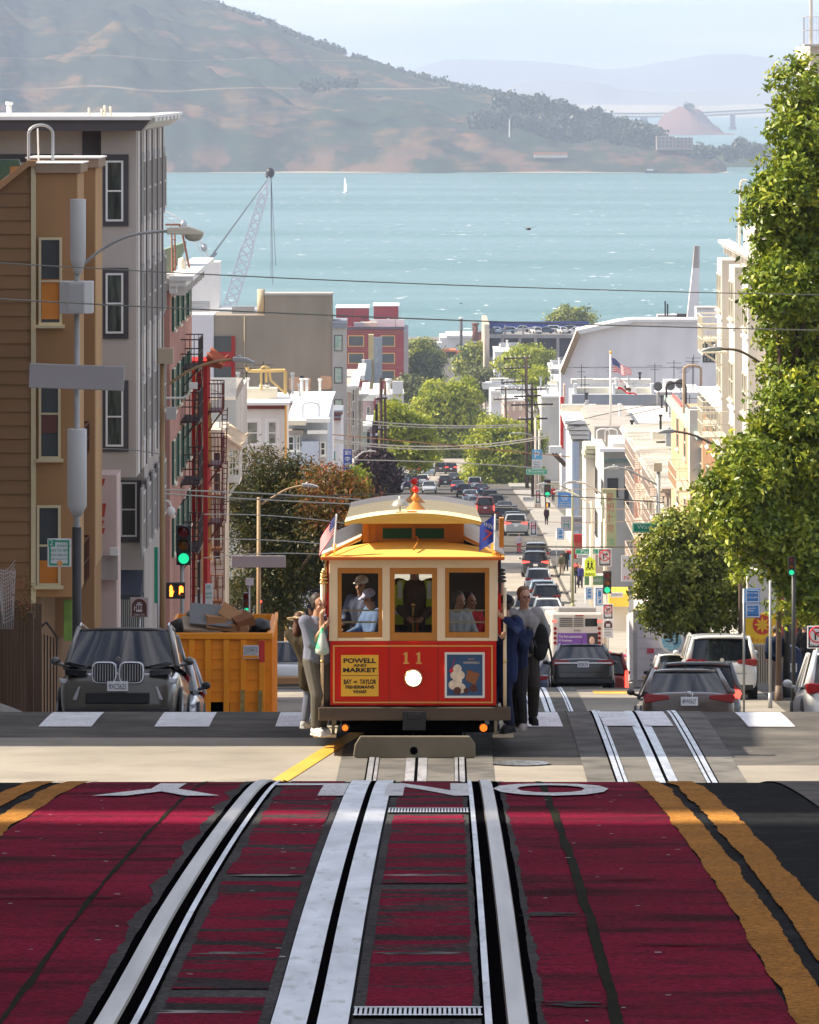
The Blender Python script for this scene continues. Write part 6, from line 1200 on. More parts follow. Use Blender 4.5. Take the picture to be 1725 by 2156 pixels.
t = thing('bracket_sign', 'white box sign on raking struts left of the far corner building', 'sign', at(1172,960,520)); part(t, 'box', M_white, (X_(1157,520),520,Z_(903+52,520)), (X_(1183,520),521,Z_(888+52,520))); m_ = MB(); m_.cyl(at(1163,955,520),at(1190,982,520),.12,n=5); m_.cyl(at(1170,955,520),at(1192,978,520),.12,n=5); m_.obj('strut', M_wood, t, W=True)
# grey box, shed, chimney
t = bld('grey_hall', 'blue grey flat walled hall with a cream upper strip below the big shed', X_(1205,532), X_(1384,532), 532, 544, Z_(831,532), wallm('blue_grey', (.36,.38,.42), .06)); part(t, 'cream_strip', M_cream, (X_(1215,534),534,Z_(831,534)), (X_(1372,534),536,Z_(817,534))); part(t, 'parapet', M_wb, (X_(1208,533),540,Z_(817,534)+.01), (X_(1378,533),542,Z_(806,534)))
clutter(t, X_(1210,540), X_(1380,540), 534, 543, Z_(831,532), 9, 11, 1.4)
clutter(t, X_(1385,536), X_(1478,536), 536, 546, Z_(826,534), 8, 12, 1.4)
for x in (1212,1293,1374): part(t, 'parapet_post', M_white, (X_(x-3,533),533,Z_(831,533)+.01), (X_(x+3,533),534,Z_(808,533)))
for x, y in ((1386,814),(1412,812),(1432,808)):
    m_ = MB(); p = at(x,y,531); m_.lathe([(0,.12),(.3,.09),(.42,.02),(.44,0)],(p.x,p.y,p.z),1,14); m_.cyl(p,p+Vector((.1,0,-.9)),.04,n=5); m_.obj('dish_aerial', M_dkc, t, W=True)
part(t, 'low_roof', M_lav, (X_(1384,534),534,-45), (X_(1480,534),548,Z_(826,534))); part(t, 'roof_box', wallm('stone_box', (.45,.42,.40)), (X_(1384,531),531,Z_(876,531)), (X_(1412,531),531.9,Z_(826,531)))
Ys = 590; t = thing('shed_hall', 'big lavender white shed with a curved roof edge sloping to the left', 'hall', at(1330,840,Ys))
m_ = MB(); pts = [(1183,840),(1181,784),(1217,702),(1240,696),(1330,678),(1479,678),(1479,840)]; m_.prism([(X_(a,Ys),Z_(b,Ys) if b < 840 else -44) for a,b in pts],1,Ys,Ys+7); m_.obj('wall', M_lav, t, W=True)
m_ = MB(); m_.prism([(X_(a,Ys),Z_(b,Ys)) for a,b in ((1179,782),(1187,789),(1222,706),(1214,695))],1,Ys-1.2,Ys-.02); m_.obj('roof_edge', wallm('edge_brown', (.34,.25,.17)), t, W=True); m_ = MB(); m_.prism([(X_(a,Ys),Z_(b,Ys)) for a,b in ((1214,695),(1219,703),(1331,679),(1330,672),(1300,676))],1,Ys-1.0,Ys+5); m_.prism([(X_(a,Ys),Z_(b,Ys)) for a,b in ((1331,672),(1331,678),(1480,678),(1480,672))],1,Ys-.4,Ys+5); m_.obj('roof', M_white, t, W=True)
m_ = MB(); m_.box((X_(1183,Ys),Ys-.05,Z_(774,Ys)),(X_(1479,Ys),Ys-.001,Z_(773,Ys))); m_.obj('wall_joint', wallm('joint_grey', (.38,.38,.42)), t, W=True)
t = bld('white_annex', 'white annex with dark grid windows behind the shed', X_(1467,630), X_(1546,630), 630, 634, Z_(650,630), M_lav); part(t, 'coping', wallm('stained_coping', (.5,.47,.43), .3), (X_(1466,630),629.8,Z_(650,630)+.01), (X_(1547,630),634,Z_(647,630)))
for a, b, y0, y1 in ((1480,1512,713,735),(1480,1512,739,763),(1516,1532,713,735),(1516,1532,739,763)): winD(t, (a,y0,b,y1), 630, M=M_dark, fw=.12, vm=3, sill=False, pane=MC['blind_glass'])
t = thing('chimney_stack', 'tapering pale chimney stack with a bare stained top standing against the bay', 'chimney', at(1460,665,650)); Yk = 650
m_ = MB(); q = lambda a,b,y0,: [(X_(a,Yk),Yk,Z_(y0,Yk)),(X_(b,Yk),Yk,Z_(y0,Yk)),(X_(b,Yk),Yk+1.6,Z_(y0,Yk)),(X_(a,Yk),Yk+1.6,Z_(y0,Yk))]; m_.hexa(q(1447,1472,672), q(1459,1473,564)); m_.obj('shaft', M_lav, t, W=True); m_ = MB(); m_.hexa(q(1459,1473,563.5), q(1463,1473.5,518)); m_.obj('stained_top', wallm('stained_stone', (.42,.39,.37), .35), t, W=True)
part(bld('shed_roof_bits', 'low roof plant and boxes on the shed ridge beside the chimney', X_(1385,655), X_(1467,655), 655, 658, Z_(663,655), wallm('plant_grey', (.5,.48,.47))), 'dark_box', M_dkt, (X_(1426,654),654,Z_(671,654)), (X_(1447,654),654.9,Z_(661,654)))
for x, y0 in ((1401,634),(1406,640)): m_ = MB(); tag(m_.cyl(at(x,665,640),at(x,y0,640),.09,n=5).obj('aerial_mast', M_dark), 'thin dark aerial mast above the shed roof, '+('left' if x == 1401 else 'right')+' one of the pair', 'mast')
# flagpole with two flags
Yf = 345; Mp = thing('flagpole', 'white flagpole on the roofs right of the street carrying two flags', 'flagpole', at(1286,899,Yf)); m_ = MB(); m_.cyl(at(1286,899,Yf),at(1286,745,Yf),.08,.05,n=8); m_.obj('pole', M_white, Mp, W=True); m_ = MB(); m_.sph(at(1286,742,Yf),.1,6); m_.obj('ball', M_gold, Mp, W=True)
def bigflag(name, label, corners, bands, extra, Y):
    t = thing(name, label, 'flag', at(*corners[0],Y)); c = [at(*q,Y) for q in corners]; nu, nv = 16, 13
    def P(u, v): 
        p = (c[0]*(1-u)+c[1]*u)*(1-v)+(c[3]*(1-u)+c[2]*u)*v; return p+Vector((0,.22*math.sin(u*8),.06*math.sin(u*9)))-c[0]
    for (v0, v1, M) in bands:
        m_ = MB(); m_.smooth = True; m_.add([P(i/nu, v) for v in (v0,(v0+v1)/2,v1) for i in range(nu+1)], [(q*(nu+1)+i,q*(nu+1)+i+1,(q+1)*(nu+1)+i+1,(q+1)*(nu+1)+i) for q in range(2) for i in range(nu)]); m_.obj('stripe', M, t)
    extra(t, P)
def us_x(t, P):
    m_ = MB(); m_.smooth = True; o_ = Vector((0,-.03,0)); m_.add([P(.42*i/5,.54*q/4)+o_ for q in range(5) for i in range(6)], [(q*6+i,q*6+i+1,(q+1)*6+i+1,(q+1)*6+i) for q in range(4) for i in range(5)]); m_.obj('canton', M_fb, t); m_ = MB()
    for q in range(4):
        for i in range(5): m_.cbox(P(.42*(i+.5)/5,.54*(q+.5)/4)+o_*2, (.035,.01,.035))
    m_.obj('stars', M_fw, t)
bigflag('stars_and_stripes_flag', 'upper of two flags on the white flagpole, with stripes and a dark canton', [(1288,753),(1330,780),(1331,792),(1292,784)], US, us_x, Yf)
def ca_x(t, P):
    b = MB(); bl = lambda u, v, a, c_: b.sph(P(u,v)+Vector((0,-.05,0)), (a,.02,c_), 6); bl(.50,.45,.17,.09); bl(.38,.42,.07,.06); bl(.60,.42,.10,.09)
    for u in (.40,.47,.56,.63): b.cbox(P(u,.60)+Vector((0,-.05,0)), (.05,.02,.14))
    b.obj('bear', mat('bear_brown', (.10,.06,.04), .8, v=0), t); b = MB(); b.cyl(P(.16,.25)+Vector((0,-.06,0)),P(.16,.25)+Vector((0,-.04,0)),.05,n=5); b.obj('red_star', M_fr, t)
bigflag('bear_flag', 'lower white flag with a bear and a red bottom stripe on the white flagpole', [(1302,796),(1342,820),(1341,834),(1301,820)], [(0,.8,M_fw),(.8,1,M_fr)], ca_x, Yf)
# ------------------------------------------------------------ waterfront
Yq = 1350; t = thing('parking_garage', 'open parking garage near the water with cars on its roof deck', 'garage', at(1135,790,Yq)); MG = wallm('garage_concrete', (.34,.32,.31)); xa, xb = X_(1031,Yq), X_(1250,Yq)
for z0, z1 in ((712,704),(760,752)): part(t, 'deck', MG, (xa,Yq,Z_(z0,Yq)), (xb,Yq+55,Z_(z1,Yq)))
part(t, 'inside', M_dkt, (xa+.5,Yq+3,Z_(752,Yq)+.05), (xb,Yq+54,Z_(712,Yq)-.05)); part(t, 'end_wall', wallm('stained_end', (.5,.42,.33), .3), (xa-1.2,Yq-.4,-80), (xa-.02,Yq+54,Z_(683,Yq))); part(t, 'lower_wall', MG, (xa,Yq+1,-80), (xb,Yq+40,Z_(760,Yq)-.05)); part(t, 'parapet', M_fb, (xa,Yq+30,Z_(704,Yq)+.05), (xb,Yq+30.4,Z_(688,Yq)))
for x in (1055,1092,1125,1172,1210,1240): part(t, 'column', MG, (X_(x,Yq),Yq+.05,Z_(752,Yq)), (X_(x+6,Yq),Yq+1.2,Z_(712,Yq)))
for x in (1062,1100): part(t, 'parapet_pier', MG, (X_(x,Yq),Yq+.3,Z_(704,Yq)), (X_(x+4,Yq),Yq+1,Z_(685,Yq)))
t = bld('waterfront_shed', 'long white waterfront shed with a small emblem beside the tall flue', X_(926,1780), X_(1012,1780), 1780, 1810, Z_(711,1780), M_wh); part(t, 'roof', M_white, (X_(940,1780),1779,Z_(711,1780)+.02), (X_(1012,1780),1810,Z_(706,1780))); m_ = MB(); p = at(970,726,1779); m_.cyl(p,p+Vector((0,-.3,0)),.7,n=10); m_.obj('emblem', M_steel, t, W=True)
for a, b, y0, y1, M, l in ((905,960,737,745,wallm('orange_stall',(.65,.20,.06)),'low orange roofed market stall by the water, left end'),(940,975,741,750,wallm('red_stall',(.60,.08,.05)),'low red roofed market stall in front of the white shed'),(900,930,722,735,M_white,'white low shed left of the waterfront shed')): bld('market_stall', l, X_(a,1740), X_(b,1740), 1740, 1750, Z_(y0,1740), M, cat='stall')
for x, y0, y1, r, M, l in ((971,672,745,.5,M_dkt,'tall thin dark flue with a pale tip on the waterfront'),(1001,684,708,.9,mat('rust_flue',(.22,.08,.05),.8,v=.2),'short rusty flue behind the white shed'),(1010,702,735,.75,MC['rust_flue'],'rusty flue at the right end of the white shed')):
    t = thing('flue_stack', l, 'flue', at(x,y1,1765)); m_ = MB(); m_.cyl(at(x,y1+10,1765),at(x,y0,1765),r,n=10); m_.obj('shaft', M, t, W=True); m_ = MB(); m_.cyl(at(x,y0,1765),at(x,y0-4,1765),r*1.3,n=10); m_.obj('cap', M_lav if x == 971 else M, t, W=True)
t = thing('blue_totem', 'pale blue totem sign standing on the far street by the market', 'sign', at(966,782,1600)); part(t, 'panel', mat('totem_blue', (.10,.42,.50), .6, v=.1), (X_(963,1600),1600,Z_(782,1600)), (X_(969,1600),1600.6,Z_(745,1600))); t = thing('billboard', 'small billboard with an orange disc left of the garage', 'billboard', at(1010,772,1450)); part(t, 'panel', M_lil, (X_(999,1450),1450,Z_(770,1450)), (X_(1017,1450),1450.5,Z_(756,1450))); m_ = MB(); p = at(1004,763,1449.9); m_.cyl(p,p+Vector((0,.1,0)),.6,n=12); m_.obj('disc', MC['wall_orange_stall'], t, W=True); part(t, 'leg', M_wood, (X_(1007,1450),1450.2,-80), (X_(1009,1450),1450.4,Z_(770,1450)))
for i, (a, b, y0, Y, M, l) in enumerate(((1042,1080,744,1240,M_lav,'lavender flat roofed block with a skylight in front of the garage'),(1034,1066,827,1000,M_wh,'white flat block with a brick pier by the wire poles'),(1160,1190,780,1150,wallm('cluttered_grey',(.45,.43,.42),.4),'grey roof cluttered with vents right of the round tree'),(1125,1200,815,1050,M_cream,'cream sunlit block between the utility poles and the shed'),(1140,1200,838,820,M_wb,'white sunlit house wall left of the shed edge'),(1062,1110,845,830,wallm('dusty_pink',(.5,.38,.34)),'dusty pink house behind the wire poles'))):
    t = bld('distant_house', l, X_(a,Y), X_(b,Y), Y, Y+25, Z_(y0,Y), M); part(t, 'parapet', M_white, (X_(a-1,Y),Y-.3,Z_(y0,Y)+.01), (X_(b+1,Y),Y+25,Z_(y0-4,Y)))
    clutter(t, X_(a+2,Y), X_(b-2,Y), Y+2, Y+20, Z_(y0,Y), 7, i, 2.)
    for k in range(3): win(t, 'S', Y, X_(a+4+k*(b-a-6)/3,Y), X_(a+9+k*(b-a-6)/3,Y), Z_(y0+18,Y), Z_(y0+8,Y), M=M_cream, fw=.15)
# ------------------------------------------------------------ vehicles
blk, dkg, slv, wht, brz, nvy, mrn = paint('black',(.012,.012,.014)), paint('dark_grey',(.06,.065,.07)), paint('silver',(.38,.40,.42)), paint('white',(.72,.72,.70)), paint('bronze',(.075,.05,.04)), paint('navy',(.02,.04,.10)), paint('maroon',(.20,.02,.02))
lbl, olv = paint('light_blue',(.25,.33,.42)), paint('olive_grey',(.085,.078,.066))
t = car('olive grey SUV with twin kidney grilles facing the camera beside the orange dumpster', 'suv', olv, L=5.15, W=2.0, Hh=1.82, det=2, rails=True, view='front', group='parked cars'); place(t, X_(247,92), 94.6, 'toward')
def front(t):
    y = 5.15/2; Rz = (math.pi/2,0,math.pi)
    for q in (1,-1):
        m_ = MB(); o = [(q*(.22+.205*math.copysign(abs(math.cos(a))**.45,math.cos(a))), .98+.18*math.copysign(abs(math.sin(a))**.5,math.sin(a))) for a in [2*math.pi*i/28 for i in range(28)]]
        m_.prism(o,1,y-.22,y+.02); k = m_.obj('kidney_grille', M_chrome, t, bev=.012); m_ = MB(); m_.prism([(q*.22+(x-q*.22)*.88,.98+(z-.98)*.88) for x,z in o],1,y-.1,y+.03); m_.obj('grille_opening', M_black, k); m_ = MB()
        for i in range(8): x = q*(.07+i*.043); m_.box((x-.006,y+.01,.84),(x+.006,y+.04,1.12))
        m_.obj('grille_bar', M_steel, k)
        m_ = MB(); m_.prism([(q*.50,1.10),(q*.80,1.16),(q*.87,1.14),(q*.84,1.10),(q*.54,1.07)],1,y-.30,y-.03); m_.obj('headlight', M_glass, t, bev=.01); m_ = MB(); m_.prism([(q*.50,1.02),(q*.86,1.05),(q*.86,.95),(q*.54,.92)],1,y-.30,y-.015); m_.obj('lower_headlight', M_glass, t, bev=.01)
        m_ = MB(); m_.prism([(q*.66,.53),(q*.60,.76),(q*.64,.76),(q*.73,.56),(q*.73,.53)],1,y-.3,y+.015); m_.obj('air_fin', M_steel, t, bev=.02)
    m_ = MB(); m_.box((-.52,y-.2,.48),(.52,y+.012,.66)); m_.obj('lower_intake', M_black, t, bev=.02); m_ = MB(); m_.box((-.85,y-.25,.30),(.85,y-.02,.42)); m_.obj('front_valance', M_dark, t, bev=.02)
    p = MB().box((-.17,y+.02,.68),(.17,y+.05,.84)).obj('licence_plate', M_plate, t, bev=.006); text('9XCS625', .1, M_ink, p, (0,y+.052,.755), rot=Rz, fit=(.28,.085), extrude=.001)
    m_ = MB(); m_.cyl((0,y-.09,1.205),(0,y-.05,1.20),.04,n=14); m_.obj('badge', M_chrome, t)
front(t)
t = car('silver car parked between the olive grey SUV and the orange dumpster', 'hatch', slv, L=4.5, W=1.84, Hh=1.58, group='parked cars'); place(t, X_(418,101)-.93, 103.0, 'toward')
t = car('bronze sedan stopped left of the near SUV with its boot to the camera', 'sedan', brz, L=4.88, W=1.86, Hh=1.45, plate='8FWE627', det=2, group='queueing cars'); place(t, X_(1452,113), 115.4)
m_ = MB(); m_.lathe([(.055,-.01),(.075,-.01),(.075,.01),(.055,.01)],(0,-2.44,.93),1,20); m_.lathe([(.02,-.01),(.032,-.01),(.032,.01)],(0,-2.44,.945),1,16); m_.obj('oval_badge', M_chrome, t)
t = car('grey SUV with lit brake lights beyond the bronze sedan', 'suv', dkg, L=4.6, W=1.86, Hh=1.66, lit=True, group='queueing cars'); place(t, X_(1568,121)-.95, 123.6)
t = car('white SUV parked by the right kerb in front of the lettered truck', 'suv', wht, L=4.7, W=1.92, Hh=1.68, plate='7ADU051', det=2, group='parked cars'); place(t, X_(1521,150), 152.4)
m_ = MB(); m_.cyl((0,-2.36,1.05),(0,-2.33,1.05),.055,n=16); m_.obj('badge', M_chrome, t)
t = car('black sedan with a chrome strip across its boot beside the bus', 'sedan', blk, L=4.87, W=1.85, Hh=1.48, plate='8ZGK276', det=2, chrome=True, group='queueing cars'); place(t, X_(1229,167), 169.6)
t = car('dark blue sedan partly hidden left of the black sedan', 'sedan', nvy, L=4.7, W=1.8, Hh=1.42, group='queueing cars'); place(t, X_(1117,182)+1.0, 183)
t = car('maroon minivan hidden behind the right side of the black sedan', 'van', mrn, L=4.9, W=1.9, Hh=1.78, lit=True, group='queueing cars'); place(t, X_(1329,184)-.95, 188)
t = car('white hatchback parked at the right edge of the picture', 'hatch', wht, L=4.5, W=1.86, Hh=1.6, det=2, group='parked cars'); place(t, X_(1722,97)+.75, 99.6)
t = car('white SUV facing up the hill right of the dumpster', 'suv', wht, L=4.6, W=1.85, Hh=1.65, group='parked cars'); place(t, X_(600,168), 171, 'toward'); t = car('silver car facing up the hill behind the hanging riders', 'sedan', slv, L=4.6, W=1.8, Hh=1.46, group='parked cars'); place(t, X_(622,180), 184, 'toward')
t = car('dark navy car parked on the left kerb behind the white SUV', 'hatch', nvy, group='parked cars'); place(t, X_(612,205)-.6, 207, 'toward')
# far traffic: one prototype of each body, copied
far = {}
def fcar(label, kd, P, dx, Y, facing='away', lit=False, W=1.85, Hh=None, grp='cars queueing down the hill'):
    Hh = Hh or {'sedan':1.46,'suv':1.78,'van':2.0,'hatch':1.55}[kd]
    t = car(label, kd, P, L=4.8, W=W, Hh=Hh, det=0 if Y > 500 else 1, lit=lit, group=grp, rails=(kd == 'suv' and Y < 450)); place(t, X_(dx,Y), Y+2.4, facing); return t
for a in (('black off roader right of the dark SUV by the maroon van','suv',blk,1062,538),('silver saloon left of the maroon van','sedan',slv,1003,600),('black hatchback ahead of the pale blue sedan','hatch',blk,978,680),('dark grey SUV in front of the maroon van','suv',dkg,1033,620),('navy saloon close to the green tree on the far street','sedan',nvy,1014,690),('silver SUV by the far kerb under the green tree','suv',slv,1000,735),('black saloon just short of the far avenue','sedan',blk,957,800),('white hatchback left of centre near the far avenue','hatch',wht,890,780),('black SUV left of centre near the far avenue','suv',blk,868,775),('navy saloon second from the left kerb below the purple tree','sedan',nvy,850,755),('white pickup like car seen left of the bus','van',wht,1160,303,'away',True),('white sedan with red lamps just beyond the bus roof','sedan',wht,1154,350),('grey estate directly beyond the white sedan','suv',dkg,1152,368),('blue grey car in the middle of the right hand queue','hatch',lbl,1144,384),
    ('dusty silver car behind the black off roader in the queue','suv',slv,1134,402),('pale beige car in the oncoming lane beside the queue','sedan',paint('beige',(.55,.52,.42)),1112,352,'toward'),('black off roader at the head of the first queue','suv',blk,1128,432,'away',True,2.05,1.95),('dark SUV hidden just ahead of the black off roader','suv',dkg,1130,446,'away',False,2.05,2.0),
    ('grey SUV with red lamps past the second crossing','suv',slv,1087,505,'away',True,2.1,1.9),('black car ahead of the grey SUV past the second crossing','hatch',blk,1081,524),('blue hatchback further down the right lane','hatch',nvy,1074,548),('maroon van in the left lane beside the cable car roof','van',mrn,1022,566,'away',True),('dark SUV beside the maroon van','suv',blk,1044,590),
    ('pale blue sedan alone behind the maroon van','sedan',lbl,991,640),('blue sedan with lit brake lamps by the foot of the green tree','sedan',nvy,965,722,'away',True),('black SUV crossing the far avenue on the right','suv',blk,950,860,'away',True),('dark green SUV crossing left of the black SUV','suv',olv,928,862),('grey blue SUV facing uphill on the far avenue','suv',lbl,903,850,'toward'),
    ('dark car with a red lamp behind the roof finial','hatch',dkg,874,856,'away',True),('black saloon left of the roof finial','sedan',blk,847,800),('silver car far left below the stop sign back','sedan',slv,834,720,'toward'),('silver saloon directly behind the roof finials','sedan',slv,904,715,'toward'),('white car beyond the row of dark cars','hatch',wht,862,900,'toward'),
    ('navy saloon at the left kerb below the purple tree','sedan',nvy,822,745),('small blue car alone on the far sunlit road','hatch',lbl,982,1150),('dark estate behind the blue brake lit sedan','hatch',blk,938,770),('grey saloon half hidden right of the maroon van','sedan',dkg,1064,572)): fcar(*a)
# cars on the garage roof: small copies
proto = {}
gl = [('white','light blue'),('red and silver','x')]
for k, (dx, dy, P, nm) in enumerate(((1044,705,paint('sky_blue',(.30,.45,.6)),'pale blue car at the left end of the garage roof deck'),(1068,702,lbl,'blue grey car by the roof pier of the garage'),(1098,694,slv,'silver car at the back of the garage roof deck'),(1128,700,wht,'white car left of centre on the garage roof deck'),(1148,703,nvy,'navy car at the front of the garage roof deck'),(1160,695,wht,'white van like car at the back of the garage roof'),(1184,704,wht,'white saloon right of the navy car on the garage roof'),(1196,697,dkg,'dark car behind the white saloon on the garage roof'),(1212,704,wht,'white hatchback near the shed on the garage roof'),(1232,704,slv,'silver car at the right end of the garage roof'))):
    t = car(nm, 'hatch' if k % 2 else 'sedan', P, L=4.6, Hh=1.6, det=0, group='cars on the garage roof'); Y = 1352+(8 if dy < 700 else 0)+k*.1; t.location = (X_(dx,Y), Y+2, Z_(704,1350)+.03); t.rotation_euler = (0,0,math.pi/2 if k % 3 else .3)
# bus
def bus():
    Y = 262; W2 = 1.22; x = X_(1216,Y); t = thing('city_bus', 'cream city bus seen from behind with a purple advert below its vents', 'bus'); H_ = 3.0
    m_ = MB(); m_.box((-W2,0,.35),(W2,12,H_)); m_.obj('body', mat('bus_cream', (.60,.57,.53), .4, v=.04, coat=.3), t, bev=.12)
    m_ = MB(); m_.box((-W2*.72,.3,H_),(W2*.72,6,H_+.22)); m_.obj('roof_unit', mat('bus_grey', (.28,.27,.26), .6, v=.1), t, bev=.05)
    m_ = MB()
    for k in range(5): m_.box((-.82,-.03,2.35+k*.09),(-.22,0,2.39+k*.09)); m_.box((-.16,-.03,2.35+k*.09),(.28,0,2.39+k*.09))
    m_.obj('vent_slat', M_dark, t); m_ = MB(); m_.box((.36,-.02,2.35),(.92,.02,2.72)); m_.obj('rear_window', M_glass, t, bev=.02)
    for s in (-1,1):
        m_ = MB(); 
        for k in range(4): m_.cyl((s*1.02,-.03,1.6+k*.22),(s*1.02,.0,1.6+k*.22),.075,n=12)
        m_.obj('taillight', M_red, t); m_ = MB(); m_.box((s*1.05-.12,-.02,2.55),(s*1.05+.08,0,2.63)); m_.obj('marker_lamp', M_redon, t)
    m_ = MB(); m_.box((-.1,-.025,2.82),(.3,0,2.88)); m_.obj('brake_light', M_red, t)
    ad = MB().box((-.9,-.03,1.25),(.95,-.001,2.05)).obj('advert_panel', mat('advert_purple', (.17,.06,.36), .4, v=.05), t)
    text('The first autonomous', .2, M_white, ad, (-.32,-.035,1.90), fit=(1.05,.13)); text('AI Employee', .2, M_white, ad, (-.55,-.035,1.70), fit=(.62,.13)); text('Ask Me to Work', .1, M_white, ad, (-.45,-.035,1.42), fit=(.6,.07))
    m_ = MB(); m_.box((.45,-.036,1.25),(.95,-.031,2.05)); m_.obj('advert_backdrop', mat('advert_dark', (.03,.025,.03), .5, v=0), ad); m_ = MB(); m_.sph((.68,-.036,1.70),(.12,.008,.19),8); m_.cbox((.68,-.04,1.36),(.34,.008,.2)); m_.obj('advert_portrait', skinm((.62,.40,.32)), ad)
    text('8765', .1, M_dark, t, (.0,-.03,2.17), fit=(.3,.09), name='fleet_number'); m_ = MB(); m_.box((-1.0,-.02,.42),(1.0,.0,.95)); m_.obj('bumper', M_dark, t)
    for s in (-1,1):
        for yy in (2.6,9.5): m_ = MB(); m_.cyl((s*(W2-.32),yy,.48),(s*(W2-.02),yy,.48),.48,n=18); m_.obj('wheel', M_black, t)
        m_ = MB(); m_.box((s*W2-.01,.8,1.5),(s*W2+.01,11.4,2.4)); m_.obj('side_window', M_glass, t); m_ = MB(); m_.sph((s*(W2+.22),11.7,2.2),(.12,.08,.2),6); m_.obj('mirror', M_dark, t)
    t.location = (x,Y,gz(Y)); t.rotation_euler = (math.atan(sl_(Y)),0,0)
bus()
def truck():
    Y = 192; x = X_(1408,Y); W2 = 1.18; t = thing('box_truck', 'grey white box truck with lettered rear door and round sea emblem behind the white SUV', 'truck'); Mb = mat('box_white', (.56,.54,.55), .5, v=.06, s=1)
    m_ = MB(); m_.box((-W2,.05,.95),(W2,6,3.28)); m_.obj('cargo_box', Mb, t, bev=.03); m_ = MB(); fw = .13
    m_.box((-W2,0,.9),(-W2+fw,.06,3.3)); m_.box((W2-fw,0,.9),(W2,.06,3.3)); m_.box((-W2,-.01,3.1),(W2,.05,3.32)); m_.box((-W2-.02,-.15,.72),(W2+.02,.2,.92)); m_.obj('door_frame', mat('frame_grey', (.36,.35,.33), .5, v=.1), t)
    d = MB().box((-W2+fw,.02,.95),(W2-fw,.045,3.1)).obj('rear_door', mat('door_white', (.58,.55,.58), .5, v=.08, s=2), t); m_ = MB()
    for k in range(1,6): m_.box((-W2+fw,.012,.95+k*.36),(W2-fw,.02,.957+k*.36))
    m_.obj('door_rib', MC['frame_grey'], d); m_ = MB(); m_.box((-W2+fw,.0,2.86),(W2-fw,.018,3.08)); m_.obj('blue_band', mat('pale_blue_band', (.30,.42,.52), .5, v=0), d)
    m_ = MB(); m_.cyl((.12,.0,2.28),(.12,.015,2.28),.42,n=40); em = m_.obj('emblem', M_white, d); m_ = MB(); m_.cyl((.12,-.008,2.28),(.12,-.001,2.28),.33,n=40); m_.obj('emblem_disc', mat('sea_blue', (.10,.42,.58), .4, v=.1, s=3, st=(1,1,3), c2=(.45,.62,.66), thr=(.4,.6)), em)
    f = mat('deep_navy_ink', (.02,.03,.05), .5, v=0); text('SJ', .5, f, em, (.12,-.012,2.33), fit=(.42,.34)); text('112', .2, f, d, (.86,-.004,2.55), fit=(.24,.2)); text('Finest Foods', .1, f, em, (.12,-.012,2.65), fit=(.34,.05))
    for s_, z, wd in (('S J Distributors',1.62,.95),('Phone:',1.45,.33),('Fax:',1.30,.2),('Please visit us',1.13,.8)): text(s_, .1, f, d, (-.62+wd/2,-.002,z), fit=(wd,.11), extrude=.001)
    m_ = MB(); m_.box((-.72,-.0,1.86),(-.48,.012,2.02)); m_.obj('red_sticker', mat('pink_red', (.55,.06,.10), .6, v=.4, s=20), d); m_ = MB(); m_.box((-.9,-.02,1.02),(-.72,.0,1.09)); m_.obj('plate', M_ypipe, d)
    for s in (-1,1): m_ = MB(); m_.cyl((s*.7,.9,.45),(s*1.1,.9,.45),.45,n=16); m_.obj('wheel', M_black, t)
    m_ = MB(); m_.box((-1.1,.3,.4),(1.1,8,.9)); m_.obj('chassis', M_dark, t); m_ = MB(); m_.box((-1.05,6.2,.6),(1.05,8.2,2.5)); m_.obj('cab', wht, t, bev=.15); m_ = MB(); m_.sph((-.55,.6,3.3),(.42,.5,.32),8); m_.cbox((.15,.8,3.42),(.5,.8,.24)); m_.obj('roof_unit', M_white, t)
    t.location = (x,Y,gz(Y)); t.rotation_euler = (math.atan(sl_(Y)),0,0)
truck()
t = car('small white cargo van between the lettered truck and the white SUV', 'van', wht, L=4.5, W=1.7, Hh=1.62, group='queueing cars'); place(t, X_(1434,180), 182.5)
